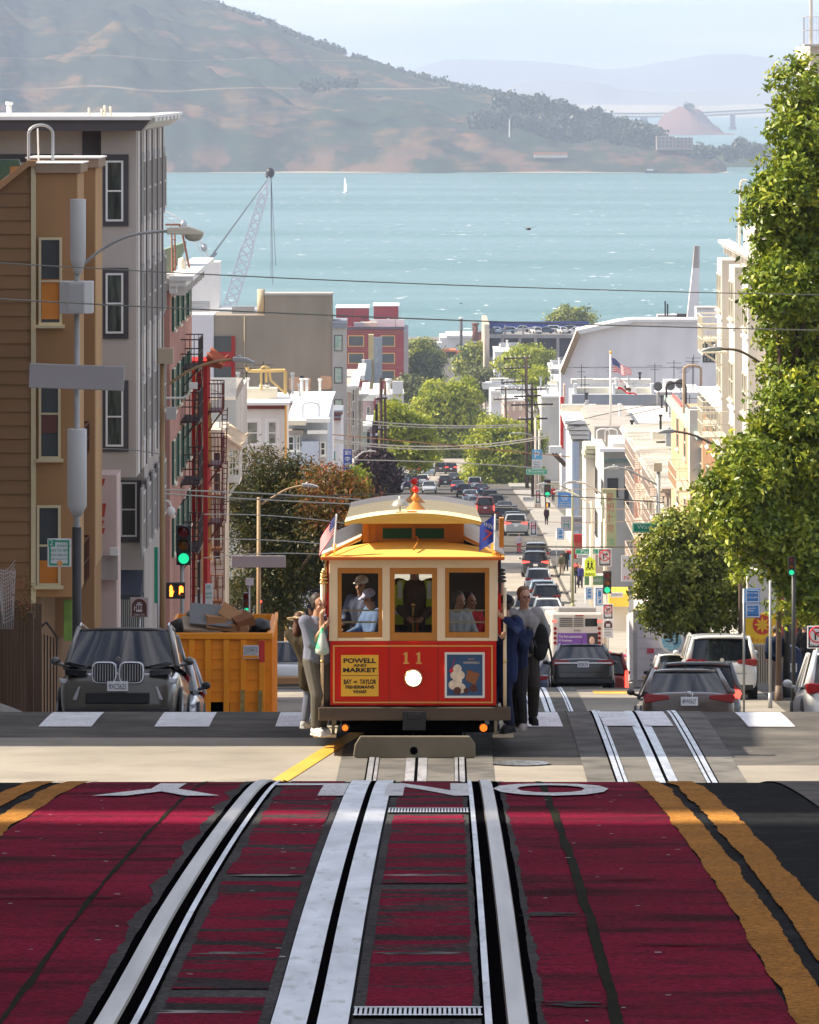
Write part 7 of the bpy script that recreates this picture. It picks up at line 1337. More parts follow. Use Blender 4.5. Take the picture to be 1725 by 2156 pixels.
# ------------------------------------------------------------ dumpster
def dumpster():
    Y = 117.5; x0, x1 = X_(352,Y), X_(568,Y); zb = gz(Y)+.1; zt = Z_(1336,Y); D = 4.6; OR = mat('dumpster_orange', (.92,.31,.008), .55, v=.12, s=3, c2=(.42,.12,.015), thr=(.68,.78)); t = thing('dumpster', 'rusty orange open topped dumpster heaped with rubbish beside the cable car', 'dumpster', ((x0+x1)/2,Y,gz(Y)))
    m_ = MB(); m_.box((x0,Y,zb),(x1,Y+.06,zt)); m_.box((x0,Y+D-.06,zb),(x1,Y+D,zt)); m_.box((x0,Y+.062,zb),(x0+.06,Y+D-.062,zt)); m_.box((x1-.06,Y+.062,zb),(x1,Y+D-.062,zt)); m_.box((x0+.07,Y+.07,zb),(x1-.07,Y+D-.07,zb+.1)); m_.obj('wall', OR, t, W=True)
    m_ = MB(); m_.box((x0-.05,Y-.09,zt-.09),(x1+.06,Y-.002,zt+.04)); m_.box((x1+.002,Y-.002,zt-.09),(x1+.07,Y+D,zt+.04)); m_.obj('rim', OR, t, W=True, bev=.01)
    m_ = MB()
    for dx in (404,438,477,513,552): m_.box((X_(dx,Y)-.06,Y-.075,zb),(X_(dx,Y)+.06,Y-.002,zt-.095))
    for k in range(6): y = Y+.2+k*.8; m_.box((x1+.002,y,zb),(x1+.06,y+.12,zt-.095))
    m_.obj('rib', OR, t, W=True, bev=.01); m_ = MB()
    for dy in (1366,1386,1408,1430,1455,1478): m_.box((x0,Y-.018,Z_(dy,Y)-.014),(x1,Y-.001,Z_(dy,Y)+.014))
    m_.obj('seam', OR, t, W=True); m_ = MB(); 
    for dx in (511,548): part(t, 'hinge', mat('worn_yellow_steel', (.36,.26,.09), .6, .3, v=.4, s=20), (X_(dx,Y)-.045,Y-.11,Z_(1500,Y)), (X_(dx,Y)+.045,Y-.076,Z_(1452,Y))); part(t, 'fork_pocket', M_groove, (X_(422,Y),Y-.02,Z_(1500,Y)), (X_(484,Y),Y-.0015,Z_(1478,Y)))
    p = part(t, 'notice', M_plate, (X_(513,Y),Y-.10,Z_(1386,Y)), (X_(545,Y),Y-.077,Z_(1358,Y))); 
    for s_, dy, hh in (('NO DUMPING',1362,.03),('DEBRIS',1368,.07),('BOX ONLY',1375,.045)): text(s_, .1, M_black, p, tuple(Vector((X_(529,Y),Y-.102,Z_(dy,Y)))-Vector(t.location)), fit=(.27,hh))
    m_ = MB(); m_.box((X_(514,Y),Y-.104,Z_(1385,Y)),(X_(544,Y),Y-.1005,Z_(1379,Y))); m_.obj('orange_band', OR, p, W=False).location = -Vector(t.location); m_ = MB()
    for k in range(6): z = Z_(1392,Y)+k*.07; m_.quad((X_(552,Y)-.055,Y-.08,z),(X_(552,Y)+.055,Y-.08,z+.04),(X_(552,Y)+.055,Y-.08,z+.075),(X_(552,Y)-.055,Y-.08,z+.035))
    m_.box((X_(552,Y)-.058,Y-.078,Z_(1394,Y)),(X_(552,Y)+.058,Y-.0755,Z_(1348,Y))); m_.mi[:6] = [0]*6; m_.obj('striped_marker', mat('marker_red', (.65,.04,.03), .5, v=0), t, W=True)
    return x0, x1, Y, zt, D
dx0, dx1, dY, dzt, dD = dumpster()
g_ = random.Random(4)
def junk(label, name, cat, mb, M, **k): tag(mb.obj(name, M, **k), label, cat, 'rubbish heaped in the dumpster'); 
CB = mat('cardboard', (.40,.22,.11), .85, v=.12, s=5)
def board(c, sz, rot):
    m_ = MB().cbox((0,0,0), sz); Mx = Matrix.Translation(c) @ Matrix.Rotation(rot[2],4,'Z') @ Matrix.Rotation(rot[1],4,'Y') @ Matrix.Rotation(rot[0],4,'X'); m_.v = [tuple(Mx @ Vector(v)) for v in m_.v]; return m_
for lb, c, sz, rt_, M in (('flattened brown cardboard standing highest on the rubbish heap',(487,1292),(.5,.3,.03),(1.1,.55,.1),CB),('orange brown cardboard box left of the standing sheet',(452,1308),(.42,.4,.25),(.1,.1,.3),CB),('long cardboard strip lying across the heap',(480,1317),(.9,.35,.14),(.2,.1,-.1),CB),('pale cardboard panel on the left of the heap',(425,1316),(.8,.5,.06),(.5,.1,.2),mat('pale_card',(.42,.33,.25),.85)),('brown box at the right end of the heap',(510,1306),(.4,.4,.2),(.3,-.3,.4),mat('dark_card',(.22,.10,.05),.9)),('grey board lying flat at the back of the heap',(445,1296),(.9,.6,.05),(.7,.1,.1),mat('grey_board',(.2,.2,.2),.8))):
    junk(lb, 'cardboard', 'rubbish', board(at(*c,dY+.75), sz, rt_), M)
for lb, c, r, M in (('large black rubbish bag slumped on the left of the heap',(398,1322),(.42,.5,.2),M_black),('black bag tucked behind the pale panel',(425,1306),(.3,.4,.13),M_black),('black bag at the right end of the heap',(548,1318),(.22,.4,.16),M_black),('white crumpled plastic sheet on the front of the heap',(481,1324),(.26,.2,.12),M_white),('blue and white crumpled wrapper on the heap',(497,1318),(.16,.2,.13),mat('blue_white_film',(.15,.35,.6),.4,v=.3,s=14,c2=(.7,.72,.75),thr=(.45,.55))),('clear grey plastic sheet beside the wrapper',(522,1321),(.25,.2,.1),mat('grey_film',(.28,.30,.33),.35,v=.2)),('rolled grey mat lying at the back of the heap',(455,1293),(.62,.16,.13),mat('grey_mat',(.3,.28,.27),.8))):
    m_ = MB().sph((0,0,0), 1, 9); p = at(*c,dY+1.1); m_.v = [tuple(Vector((v[0]*r[0],v[1]*r[1],v[2]*r[2]))*(1+.22*mnoise.noise(Vector(v)*2.4+p))+p) for v in m_.v]; junk(lb, 'rubbish_bag', 'rubbish', m_, M)
kind(MB().box((dx0+.1,dY+.1,dzt-.7),(dx1-.1,dY+dD-.1,dzt-.12)).obj('rubbish_fill', mat('rubbish', (.12,.09,.07), .9, v=.5, s=9)), 'stuff')
tag(board(at(594,1432,150),(1.1,.5,.16),(0,0,.05)).obj('cardboard_sheet', CB), 'flattened cardboard lying on the road between the dumpster and the cable car', 'cardboard')
# ------------------------------------------------------------ street furniture
M_pole = mat('tan_pole', (.36,.24,.12), .6, v=.12, s=2); M_gpole = mat('grey_pole', (.36,.36,.35), .5, .3, v=.15, s=3); M_dpole = mat('dark_pole', (.035,.035,.035), .5, v=.1); M_led = mat('lamp_head', (.45,.45,.44), .45, .3, v=.05)
def street_light(label, dx, Y, ytop, arm, head, M=M_pole, r=.1, ybot=None, hl=.75, name='street_light', rise=None, led=False):
    t = thing(name, label, 'street light', (X_(dx,Y),Y,gz(Y)), group='street lights'); m_ = MB(); b = (X_(dx,Y),Y,gz(Y)-.1); m_.cyl(b, at(dx,ytop,Y), r, r*.75, 12); m_.cyl(b, (b[0],b[1],b[2]+.5), r*1.7, r*1.1, 12); m_.obj('pole', M, t, W=True)
    a = at(*arm[0],Y); e = at(*arm[-1],Y); m_ = MB(); pts = [at(*q,Y) for q in arm]; 
    cr = []
    for i in range(len(pts)-1):
        for k in range(4): u = k/4; p0 = pts[max(0,i-1)]; p1 = pts[i]; p2 = pts[i+1]; p3 = pts[min(len(pts)-1,i+2)]; cr.append(.5*((2*p1)+(p2-p0)*u+(2*p0-5*p1+4*p2-p3)*u*u+(3*p1-p0-3*p2+p3)*u**3))
    cr.append(pts[-1]); m_.tube(cr, r*.42, 8); m_.obj('arm', M, t, W=True)
    m_ = MB(); h0, h1 = at(*head[0],Y), at(*head[1],Y); d = h1-h0; L_ = d.length
    if led: m_.prism([(h0.x,h0.z-.05),(h1.x,h1.z-.02),(h1.x,h1.z+.02),(h0.x+d.x*.6,h0.z+.05),(h0.x,h0.z+.07)],1,Y-.14,Y+.14); m_.cyl(h0+d*.3+Vector((0,0,.06)),h0+d*.3+Vector((0,0,.14)),.05,n=8)
    else: m_.prism([(h0.x,h0.z-.06),(h0.x+d.x*.6,h0.z-.07),(h1.x,h1.z-.03),(h1.x-d.x*.02,h1.z+.05),(h0.x+d.x*.6,h1.z+.15),(h0.x,h0.z+.08)],1,Y-.15,Y+.15)
    ho = m_.obj('lamp_head', M_led if led else M_cream, t, W=True, bev=.02)
    if not led: m_ = MB(); m_.sph(h0+d*.72+Vector((0,0,-.05)),(.20,.13,.13),8); m_.obj('lens', mat('lamp_lens', (.55,.52,.42), .15, v=.1), ho, W=True)
    return t
t = street_light('grey street light with round antenna housings in front of the tan house', 162, 120, 575, [(172,560),(215,525),(270,497),(330,488),(352,487)], [(352,487),(430,492)], M_gpole, .075)
def barrel(nm, x0, x1, y0, y1, M, cone=0): 
    m_ = MB(); p = at((x0+x1)/2,y1,120); r = (x1-x0)/2/F*120; h = (y1-y0)/F*120; m_.lathe([(0,-.0),(r*.45,0),(r,cone),(r,h-.02),(r*.95,h),(0,h)],(p.x,p.y,p.z),2,24); return m_.obj(nm, M, t, W=True)
M_ant = mat('antenna_grey', (.50,.50,.49), .5, v=.04); barrel('antenna', 148, 181, 419, 577, M_ant, .3); barrel('lower_antenna', 142, 183, 903, 1087, M_ant, .22)
m_ = MB(); p = at(161,660,120); pr = []; s_ = 35/F*120
m_.prism([(p.x-s_,p.y-.1),(p.x-s_*.4,p.y-.3),(p.x+s_*.55,p.y-.3),(p.x+s_,p.y-.1),(p.x+s_,p.y+.3),(p.x-s_,p.y+.3)],2,p.z,p.z+68/F*120); m_.obj('cabinet', M_ant, t, W=True, bev=.02); m_ = MB(); m_.box((p.x-.13,p.y-.315,p.z+.04),(p.x+.17,p.y-.302,p.z+.62)); m_.obj('cabinet_door', mat('cabinet_grey', (.40,.40,.40), .5, v=.03), t, W=True)
m_ = MB(); q = at(162,1110,120); m_.cyl((q.x,q.y,gz(120)),(q.x,q.y,q.z),.10,n=12); m_.obj('pole_sleeve', M_dpole, t, W=True)
def panel(label, r, Y, M, name='street_sign', cat='sign', lines=(), thick=.03, bev=.0, group=None, post=None, postM=None, tilt=0, border=None, pr=.03):
    t = thing(name, label, cat, tuple(at((r[0]+r[2])/2,(r[1]+r[3])/2,Y)), (0,tilt,0), group=group); w_, h_ = (r[2]-r[0])/F*Y, (r[3]-r[1])/F*Y
    m_ = MB().box((-w_/2,0,-h_/2),(w_/2,thick,h_/2)); p = m_.obj('panel', M, t, bev=bev or min(.03,h_*.08))
    if border: 
        b = MB(); e = h_*.06
        for q in (((-w_/2+e,-.002,h_/2-2*e),(w_/2-e,0,h_/2-e)),((-w_/2+e,-.002,-h_/2+e),(w_/2-e,0,-h_/2+2*e)),((-w_/2+e,-.002,-h_/2+2*e),(-w_/2+2*e,0,h_/2-2*e)),((w_/2-2*e,-.002,-h_/2+2*e),(w_/2-e,0,h_/2-2*e))): b.box(*q)
        b.obj('border', border, p)
    for (s_, cx, cy, fw, fh, Mt) in lines: text(s_, .1, Mt, p, (-w_/2+cx*w_,-.004,h_/2-cy*h_), fit=(fw*w_,fh*h_), extrude=.001)
    if post is not None: m_ = MB(); m_.cyl(((X_(post,Y)-t.location.x),thick+pr+.01,gz(Y)-t.location.z),((X_(post,Y)-t.location.x),thick+pr+.01,h_/2),pr,n=8); m_.obj('post', postM or M_steel, t)
    return t
panel('blank back of a wide street name sign on the grey street light', (61,768,262,820), 119.8, mat('sign_back', (.36,.34,.34), .5, v=.06), thick=.04, tilt=.035); M_gr = mat('sign_green', (.01,.32,.17), .4, v=.03); M_sg = mat('sign_white', (.66,.66,.68), .45, v=.03); M_bl = mat('sign_blue', (.02,.16,.45), .4, v=.04); M_sr = mat('sign_red_ink', (.65,.02,.04), .4, v=0)
panel('two hour parking sign in green and white on the grey pole', (100,1134,150,1194), 119.5, M_sg, name='parking_sign', lines=(('HOUR',.70,.12,.42,.09,M_gr),('PARKING',.69,.25,.56,.09,M_gr),('8AM TO 9PM',.5,.42,.80,.12,M_gr),('MON THRU SAT',.5,.58,.80,.09,M_gr),('EXCEPT VEHICLES WITH',.5,.72,.85,.045,M_gr),('AREA',.22,.90,.2,.07,M_gr),('PERMIT',.8,.90,.26,.07,M_gr)), border=M_gr)
t = bpy.data.objects['parking_sign']; m_ = MB(); w_, h_ = 50/F*119.5, 60/F*119.5; m_.box((-w_/2+.02,-.004,h_*.22),(-w_*.17,0,h_/2-.02)); q = m_.obj('green_square', M_gr, t); text('2', .1, M_sg, q, (-w_*.33,-.006,h_*.355), fit=(w_*.16,h_*.18)); m_ = MB(); m_.cyl((w_*.02,-.005,-h_*.37),(w_*.02,0,-h_*.37),h_*.10,n=20); q = m_.obj('orange_disc', mat('disc_orange', (.85,.35,.03), .4, v=0), t); text('C', .1, M_sg, q, (w_*.02,-.008,-h_*.37), fit=(h_*.09,h_*.11))
t = street_light('tan street light with an LED head and cameras in front of the grey stucco building', 342, 150, 764, [(351,812),(400,780),(450,762),(492,757)], [(490,757),(537,763)], M_pole, .085, led=True)
m_ = MB(); m_.box(at(333,766,149.9)-Vector((0,.1,0)), at(365,733,149.9)+Vector((0,.2,0))); m_.obj('top_box', mat('box_tan', (.50,.42,.30), .6, v=.05), t, W=True, bev=.01)
m_ = MB(); m_.tube([at(350,838,149.8),at(385,838,149.8),at(397,832,149.8),at(400,820,149.8)], .03, 6); m_.cbox(at(407,812,149.8),(.22,.2,.16)); m_.obj('camera_arm', M_white, t, W=True); m_ = MB(); m_.tube([at(347,1055,149.7),at(356,1055,149.7),at(360,1066,149.7)], .03, 6); m_.sph(at(360,1077,149.7),(.12,.12,.14),8); m_.obj('dome_camera', M_white, t, W=True)
m_ = MB(); m_.cbox(at(361,870,149.8),(.26,.2,.32)); m_.obj('radio_box', M_ant, t, W=True)
def lens(t, p, r, Mt, nm): m_ = MB(); m_.lathe([(0,-.02),(r*.7,-.015),(r,0)],tuple(p),1,18); return m_.obj(nm, Mt, t, W=True)
M_grn_on = mat('lit_green', (.02,.4,.2), .2, v=0, e=(.01,.5,.22,.9)); M_rdoff = mat('unlit_red', (.16,.01,.01), .2, v=0); M_amoff = mat('unlit_amber', (.20,.07,.01), .2, v=0); M_groff = mat('unlit_green', (.01,.08,.05), .2, v=0); M_rdon = mat('lit_red_signal', (.9,.03,.03), .2, v=0, e=(1,.05,.04,2.2)); M_sig = mat('signal_housing', (.02,.022,.022), .5, v=.05)
def signal(label, dx, y0, y1, Y, lit, pole=None, wide=None, M=M_gpole, pdx=0):
    t = thing('traffic_light', label, 'traffic light', tuple(at(dx,y1,Y)), group='traffic lights'); h = (y1-y0)/F*Y; w_ = h*.37; c = at(dx,(y0+y1)/2,Y); m_ = MB(); m_.box((c.x-w_/2,c.y,c.z-h/2),(c.x+w_/2,c.y+w_*.6,c.z+h/2)); m_.obj('housing', M_sig, t, W=True, bev=.02)
    for k, (on, off) in enumerate(((M_rdon,M_rdoff),(M_redon,M_amoff),(M_grn_on,M_groff))):
        p = c+Vector((0,-.005,h*(1/3-k/3))); lo = lens(t, p, w_*.36, on if lit == k else off, 'lens'); m_ = MB()
        m_.smooth = True; vs = []; n = 14
        for yy in (0,-w_*.55):
            for i in range(n+1): a = math.pi*(-.12+1.24*i/n); vs.append((p.x+w_*.44*math.cos(a),p.y+yy*(.6+.4*math.sin(a)),p.z+w_*.44*math.sin(a)))
        m_.add(vs, [(i,i+1,n+2+i,n+1+i) for i in range(n)]); m_.obj('visor', M_sig, t, W=True)
    if pole: m_ = MB(); m_.cyl((X_(pole,Y),Y+.15,gz(Y)),(X_(pole,Y),Y+.15,c.z+h*.4),.055,n=10); m_.obj('post', M, t, W=True)
    return t
signal('green signal on a grey post left of the orange dumpster', 387, 1106, 1190, 148, 2, pole=383)
def ped(label, r, Y, txt, n='pedestrian_signal'):
    t = thing(n, label, 'pedestrian signal', tuple(at((r[0]+r[2])/2,(r[1]+r[3])/2,Y))); w_, h_ = (r[2]-r[0])/F*Y, (r[3]-r[1])/F*Y; MB().box((-w_/2,0,-h_/2),(w_/2,.2,h_/2)).obj('housing', M_sig, t, bev=.02); E = mat('lit_orange', (1,.3,.05), .3, v=0, e=(1,.20,.02,3)); m_ = MB(); cx = -w_*.24
    m_.box((cx-w_*.08,-.012,-h_*.36),(cx+w_*.09,-.004,h_*.06))
    for k, (o_, l) in enumerate(((-.062,.26),(-.018,.34),(.026,.32),(.070,.24))): m_.box((cx+w_*(o_-.018),-.012,-h_*.02),(cx+w_*(o_+.018),-.004,h_*l+h_*.02))
    m_.hexa([(cx+w_*.085,-.012,-h_*.26),(cx+w_*.16,-.012,-h_*.05),(cx+w_*.16,-.004,-h_*.05),(cx+w_*.085,-.004,-h_*.26)],[(cx+w_*.085,-.012,-h_*.14),(cx+w_*.145,-.012,h_*.02),(cx+w_*.145,-.004,h_*.02),(cx+w_*.085,-.004,-h_*.14)]); m_.obj('hand_symbol', E, t)
    if txt: text(txt, .1, E, t, (w_*.30,-.012,0), fit=(w_*.24,h_*.62), name='countdown', bold=.01)
ped('orange raised hand and countdown 3 signal beside the tan pole', (350,1227,390,1261), 147.5, '3')
t = panel('brown cable car stop sign with a little tram symbol behind the olive SUV', (274,1258,313,1300), 140, mat('sign_pinkish', (.50,.42,.42), .5, v=.03), name='stop_sign', post=294); br = mat('sign_brown', (.10,.035,.03), .5, v=0)
def tram_symbol(t, w_, h_):
    m_ = MB(); n = 16; m_.prism([(-w_*.40,-h_*.5+.02),(w_*.40,-h_*.5+.02)]+[(w_*.40*math.cos(math.pi*i/n),h_*.05+h_*.38*math.sin(math.pi*i/n)) for i in range(n+1)],1,-.004,0); q = m_.obj('brown_arch', br, t); m_ = MB(); m_.box((-w_*.16,-.008,-h_*.22),(w_*.16,-.005,-h_*.12)); m_.box((-w_*.17,-.008,h_*.12),(w_*.17,-.005,h_*.17)); m_.box((-w_*.10,-.008,h_*.20),(w_*.10,-.005,h_*.25))
    for x in (-.14,-.04,.05,.13): m_.box((w_*(x-.012),-.008,-h_*.12),(w_*(x+.012),-.005,h_*.12))
    m_.cyl((-w_*.26,-.006,h_*.06),(-w_*.26,-.005,h_*.06),w_*.03,n=8); m_.box((-w_*.28,-.008,-h_*.16),(-w_*.23,-.005,h_*.02)); m_.box((-w_*.24,-.008,-h_*.02),(-w_*.16,-.005,h_*.01)); m_.obj('tram_symbol', M_sg, q); text('CABLE CAR', .1, M_sg, q, (0,-.006,-h_*.36), fit=(w_*.6,h_*.10))
tram_symbol(t, 39/F*140, 42/F*140)
panel('small two hour parking sign left of the dumpster, in the distance', (432,1229,448,1276), 175, M_sg, name='parking_sign', lines=(('2 HR',.4,.15,.6,.16,M_gr),('8AM-9PM',.5,.45,.8,.12,M_gr),('MON-SAT',.5,.62,.8,.1,M_gr),('C',.5,.85,.2,.12,mat('disc_orange',(.85,.35,.03)))), post=440)
panel('stack of narrow green signs edge on at the left of the tan pole', (325,1152,332,1270), 149, M_gr, name='narrow_sign', post=333)
t = street_light('tan street light with an LED head in front of the shaded tree', 545, 205, 1047, [(546,1064),(575,1047),(605,1030),(640,1022)], [(636,1022),(671,1025)], M_pole, .09, led=True)
panel('blank back of a street name sign on the farther tan street light', (487,1170,602,1195), 204.8, MC['sign_back'], thick=.04); signal('small green signal right of the dumpster heap', 520, 1248, 1294, 200, 2, pole=521); signal('small red signal half hidden behind the farther tan pole', 548, 1262, 1290, 214, 0); panel('small pale sign back above the small green signal', (517,1217,534,1233), 199, M_sg, name='small_sign', post=525)
# right side lights
street_light('street light with a tan arm in front of the white apartment fire escape', 1640, 150, 770, [(1640,790),(1592,758),(1555,738),(1519,735)], [(1519,735),(1477,739)], mat('brown_arm', (.16,.11,.08), .6, v=.1), .08, led=True)
street_light('street light with a brown arm above the small dark tree', 1560, 165, 955, [(1560,968),(1509,939),(1460,916),(1419,908)], [(1419,908),(1385,911)], MC['brown_arm'], .08, led=True)
t = street_light('grey street light with a box on top beside the white terrace', 1387, 222, 990, [(1386,1022),(1350,1003),(1320,988),(1300,985)], [(1302,985),(1272,987)], M_gpole, .1, led=True); m_ = MB(); m_.box(at(1377,993,221.8),at(1394,975,221.8)+Vector((0,.2,0))); m_.obj('top_box', MC['box_tan'], t, W=True)
street_light('cream street light carrying the first no right turn sign', 1274.5, 300, 1040, [(1274,1045),(1250,1028),(1232,1018),(1212,1015)], [(1213,1015),(1187,1018)], M_cream, .12, led=True); street_light('cream street light behind the school sign', 1245, 345, 1055, [(1245,1062),(1220,1046),(1205,1038),(1190,1034)], [(1190,1034),(1165,1036)], M_cream, .12, led=True)
street_light('slim street light at the far pavement with a dark sleeve', 1206, 375, 1032, [(1206,1036),(1190,1027),(1175,1022),(1152,1019)], [(1152,1019),(1130,1021)], mat('olive_pole',(.36,.33,.17),.6,v=.2), .10, led=True); street_light('far street light beside the utility poles', 1137, 640, 925, [(1137,930),(1125,920),(1112,914),(1100,912)], [(1100,912),(1072,913)], M_gpole, .12, led=True)
street_light('far street light arm above the purple tree on the left', 745, 430, 965, [(745,968),(760,955),(768,951),(775,950)], [(775,950),(792,950)], M_gpole, .12, led=True)
# signs right
def noturn(label, r, Y, post=None, name='no_turn_sign'):
    t = panel(label, r, Y, M_sg, name=name, post=post, group='no right turn on red signs', border=M_black); w_, h_ = (r[2]-r[0])/F*Y, (r[3]-r[1])/F*Y; R_ = w_*.42; cy = h_*.12
    m_ = MB(); m_.lathe([(R_*.84,-.010),(R_,-.010),(R_,-.004),(R_*.84,-.004),(R_*.84,-.010)],(0,0,cy),1,28); m_.prism([(-R_*.68,cy+R_*.56),(-R_*.56,cy+R_*.68),(R_*.68,cy-R_*.56),(R_*.56,cy-R_*.68)],1,-.012,-.0101); m_.obj('red_ring', M_sr, t)
    m_ = MB(); m_.box((-R_*.32,-.009,cy-R_*.66),(-R_*.12,-.004,cy+R_*.30)); m_.box((-R_*.12,-.009,cy+R_*.12),(R_*.30,-.004,cy+R_*.30)); m_.prism([(R_*.25,cy-R_*.06),(R_*.62,cy+R_*.21),(R_*.25,cy+R_*.48)],1,-.009,-.004); m_.obj('arrow', M_black, t); text('ON RED', .1, M_black, t, (0,-.006,-h_*.38), fit=(w_*.84,h_*.13)); return t
noturn('no right turn on red sign on the cream street light, nearer upper one', (1260,1155,1288,1193), 299.5); noturn('no right turn on red sign above the cable car stop panel', (1269.5,1271.5,1291.5,1304.3), 249, post=1281); noturn('no right turn on red sign below the green Broadway sign', (1127,1031,1139,1061), 600.5); noturn('no right turn on red sign on its own post by the woman in white', (1116,1095,1131,1128), 478, post=1123); noturn('large no right turn on red sign cut by the right edge of the picture', (1700,1318,1742,1366), 130, post=1722)
t = panel('tall cable car stop panel below a no right turn sign', (1270,1305,1291.5,1343.5), 248.8, M_sg, name='stop_sign', lines=(('CABLE CAR STOP',.5,.52,.8,.06,br),('POWELL',.5,.70,.7,.07,br),('MASON',.5,.84,.7,.07,br))); 
m_ = MB(); n = 12; w_, h_ = 21.5/F*249, 38.5/F*249; m_.prism([(-w_*.4,h_*.06),(w_*.4,h_*.06)]+[(w_*.4*math.cos(math.pi*i/n),h_*.22+h_*.22*math.sin(math.pi*i/n)) for i in range(n+1)],1,-.004,0); m_.obj('brown_arch', br, t); m_ = MB(); m_.box((-w_*.2,-.007,h_*.12),(w_*.2,-.004,h_*.28)); m_.obj('tram_symbol', M_sg, t)
panel('green street name sign Broadway on the far pole', (1108,987,1153,999.5), 600, M_gr, lines=(('Broadway',.5,.48,.76,.6,M_sg),), border=M_sg, name='street_name_sign'); panel('green street name sign Pacific above the school sign', (1211.6,1155.6,1262,1167), 350, M_gr, lines=(('Pacific',.55,.48,.62,.62,M_sg),), border=M_sg, name='street_name_sign'); panel('green street name sign Washington running into the small tree', (1332,1101,1418,1122), 175.6, M_gr, lines=(('Washington',.53,.47,.84,.58,M_sg),), border=M_sg, name='street_name_sign')
panel('small white Jackson sign on the yellow awning', (1285,1247,1312,1258), 320, M_sg, lines=(('Jackson',.5,.5,.85,.65,M_black),), name='street_name_sign'); panel('small white street name sign behind the traffic on the far pole', (1101,1046,1124,1056), 601, M_sg, lines=(('Broadway',.5,.5,.8,.6,M_black),), name='street_name_sign'); panel('small white street name sign under the green Pacific sign', (1215,1167.5,1240,1175), 352, M_sg, lines=(('PACIFIC',.5,.5,.8,.6,M_black),), name='street_name_sign')
t = panel('blue and white parking garage sign with a large p above the Broadway sign', (1120.5,947,1142,987), 601.5, M_sg, name='garage_sign', lines=(('North\nBeach\nGarage',.45,.78,.65,.34,M_ink),)); w_, h_ = 21.5/F*601.5, 40/F*601.5; q = MB().box((-w_/2,-.02,0.0),(w_/2,-.003,h_/2)).obj('blue_square', mat('p_blue', (.08,.38,.66), .4, v=0), t); text('p', .5, M_sg, q, (0,-.04,h_*.25), fit=(w_*.5,h_*.36), extrude=.01)
m_ = MB(); t = thing('signal_pole', 'pale double pole carrying the Broadway sign and garage sign', 'pole', (X_(1131,605),605,gz(605))); m_.cyl((X_(1129,605),605,gz(605)),at(1128,880,605),.17,.12,n=8); m_.cyl((X_(1136,606),606,gz(606)),at(1136,905,606),.16,.12,n=8); m_.obj('pole', mat('pale_pole',(.55,.48,.42),.6,v=.1), t, W=True)
signal('green signal on the far pavement beside the Broadway pole', 1153, 1010, 1047, 560, 2, pole=1149, M=M_dpole); ped('tiny red hand signal under the far green signal', (1150,1058,1159,1068), 559, '')
signal('green signal under the near no right turn sign', 1279, 1203, 1250, 298, 2, pole=1276, M=M_cream); signal('red signal left of the yellow school sign', 1211.5, 1186, 1212, 400, 0, pole=1212, M=M_dpole); signal('green signal half hidden at the left tip of the small tree', 1390, 1256, 1300, 200, 2, pole=1393); signal('green signal showing through the big tree', 1667, 1172, 1212, 146, 2, pole=1672, M=M_dpole)
o_ = bpy.data.objects['traffic_light.005'] if 'traffic_light.005' in bpy.data.objects else None
t = panel('yellow school crossing sign with two walking figures and the word AHEAD', (1231,1180,1254,1204), 335, mat('school_yellow', (.72,.85,.04), .5, v=0), name='school_sign', post=1245, postM=M_cream); w_, h_ = 23/F*335, 24/F*335
m_ = MB(); m_.prism([(-w_/2,h_/2),(w_/2,h_/2),(0,h_*.85)],1,0,.03); m_.obj('peak', MC['school_yellow'], t); m_ = MB()
for s in (-.16,.16): m_.cyl((s*w_,-.01,h_*.40),(s*w_,-.004,h_*.40),w_*.06,n=8); m_.prism([(s*w_-.05,h_*.30),(s*w_+.07,h_*.30),(s*w_+.04,0),(s*w_-.04,0)],1,-.01,-.004); m_.prism([(s*w_-.03,0),(s*w_+.03,0),(s*w_+.13,-h_*.32),(s*w_+.07,-h_*.32)],1,-.01,-.004); m_.prism([(s*w_-.03,0),(s*w_+.03,0),(s*w_-.08,-h_*.32),(s*w_-.14,-h_*.32)],1,-.01,-.004)
m_.obj('walking_figures', M_black, t); panel('yellow AHEAD plate under the school crossing sign', (1230,1204.5,1255,1213.5), 334.9, MC['school_yellow'], lines=(('AHEAD',.5,.5,.8,.65,M_black),), name='school_sign')
panel('white hospital parking sign with pink lettering beside the small tree', (1308.5,1170,1392,1225), 214, mat('pale_sign', (.60,.58,.62), .5, v=.03), name='hospital_sign', lines=tuple((s_,cx,cy,fw,fh,mat('pink_ink',(.60,.10,.16),.5,v=0)) for s_,cx,cy,fw,fh in (('CHINESE',.62,.22,.64,.20),('HOSPITAL',.62,.55,.76,.20),('PARKING',.48,.85,.82,.15))), bev=.02)
panel('tall olive vertical sign with red Chinese characters on the cream block', (1268,1029,1298,1151), 398, mat('olive_sign', (.42,.42,.20), .6, v=.08), name='vertical_sign', thick=.3, lines=tuple((ch,.5,.14+k*.18,.62,.15,mat('brick_ink',(.45,.09,.05),.5,v=0)) for k,ch in enumerate('皇朝土物'))+(('食品',.5,.88,.7,.06,M_gr),('公司',.5,.95,.7,.06,M_gr)), bev=.02)
panel('blue street banner with pale Chinese characters in front of the far tree', (1175,1033,1203,1071), 420, mat('banner_blue', (.05,.19,.48), .7, v=.06), name='banner', cat='banner', lines=(('新瑞隆',.5,.32,.6,.16,M_sg),('公司',.5,.48,.4,.13,M_sg),('NEW SUN',.5,.65,.7,.07,M_ypipe),('HONG KONG',.5,.78,.8,.07,M_ypipe),('RESTAURANT',.5,.90,.8,.06,M_ypipe)), bev=.01)
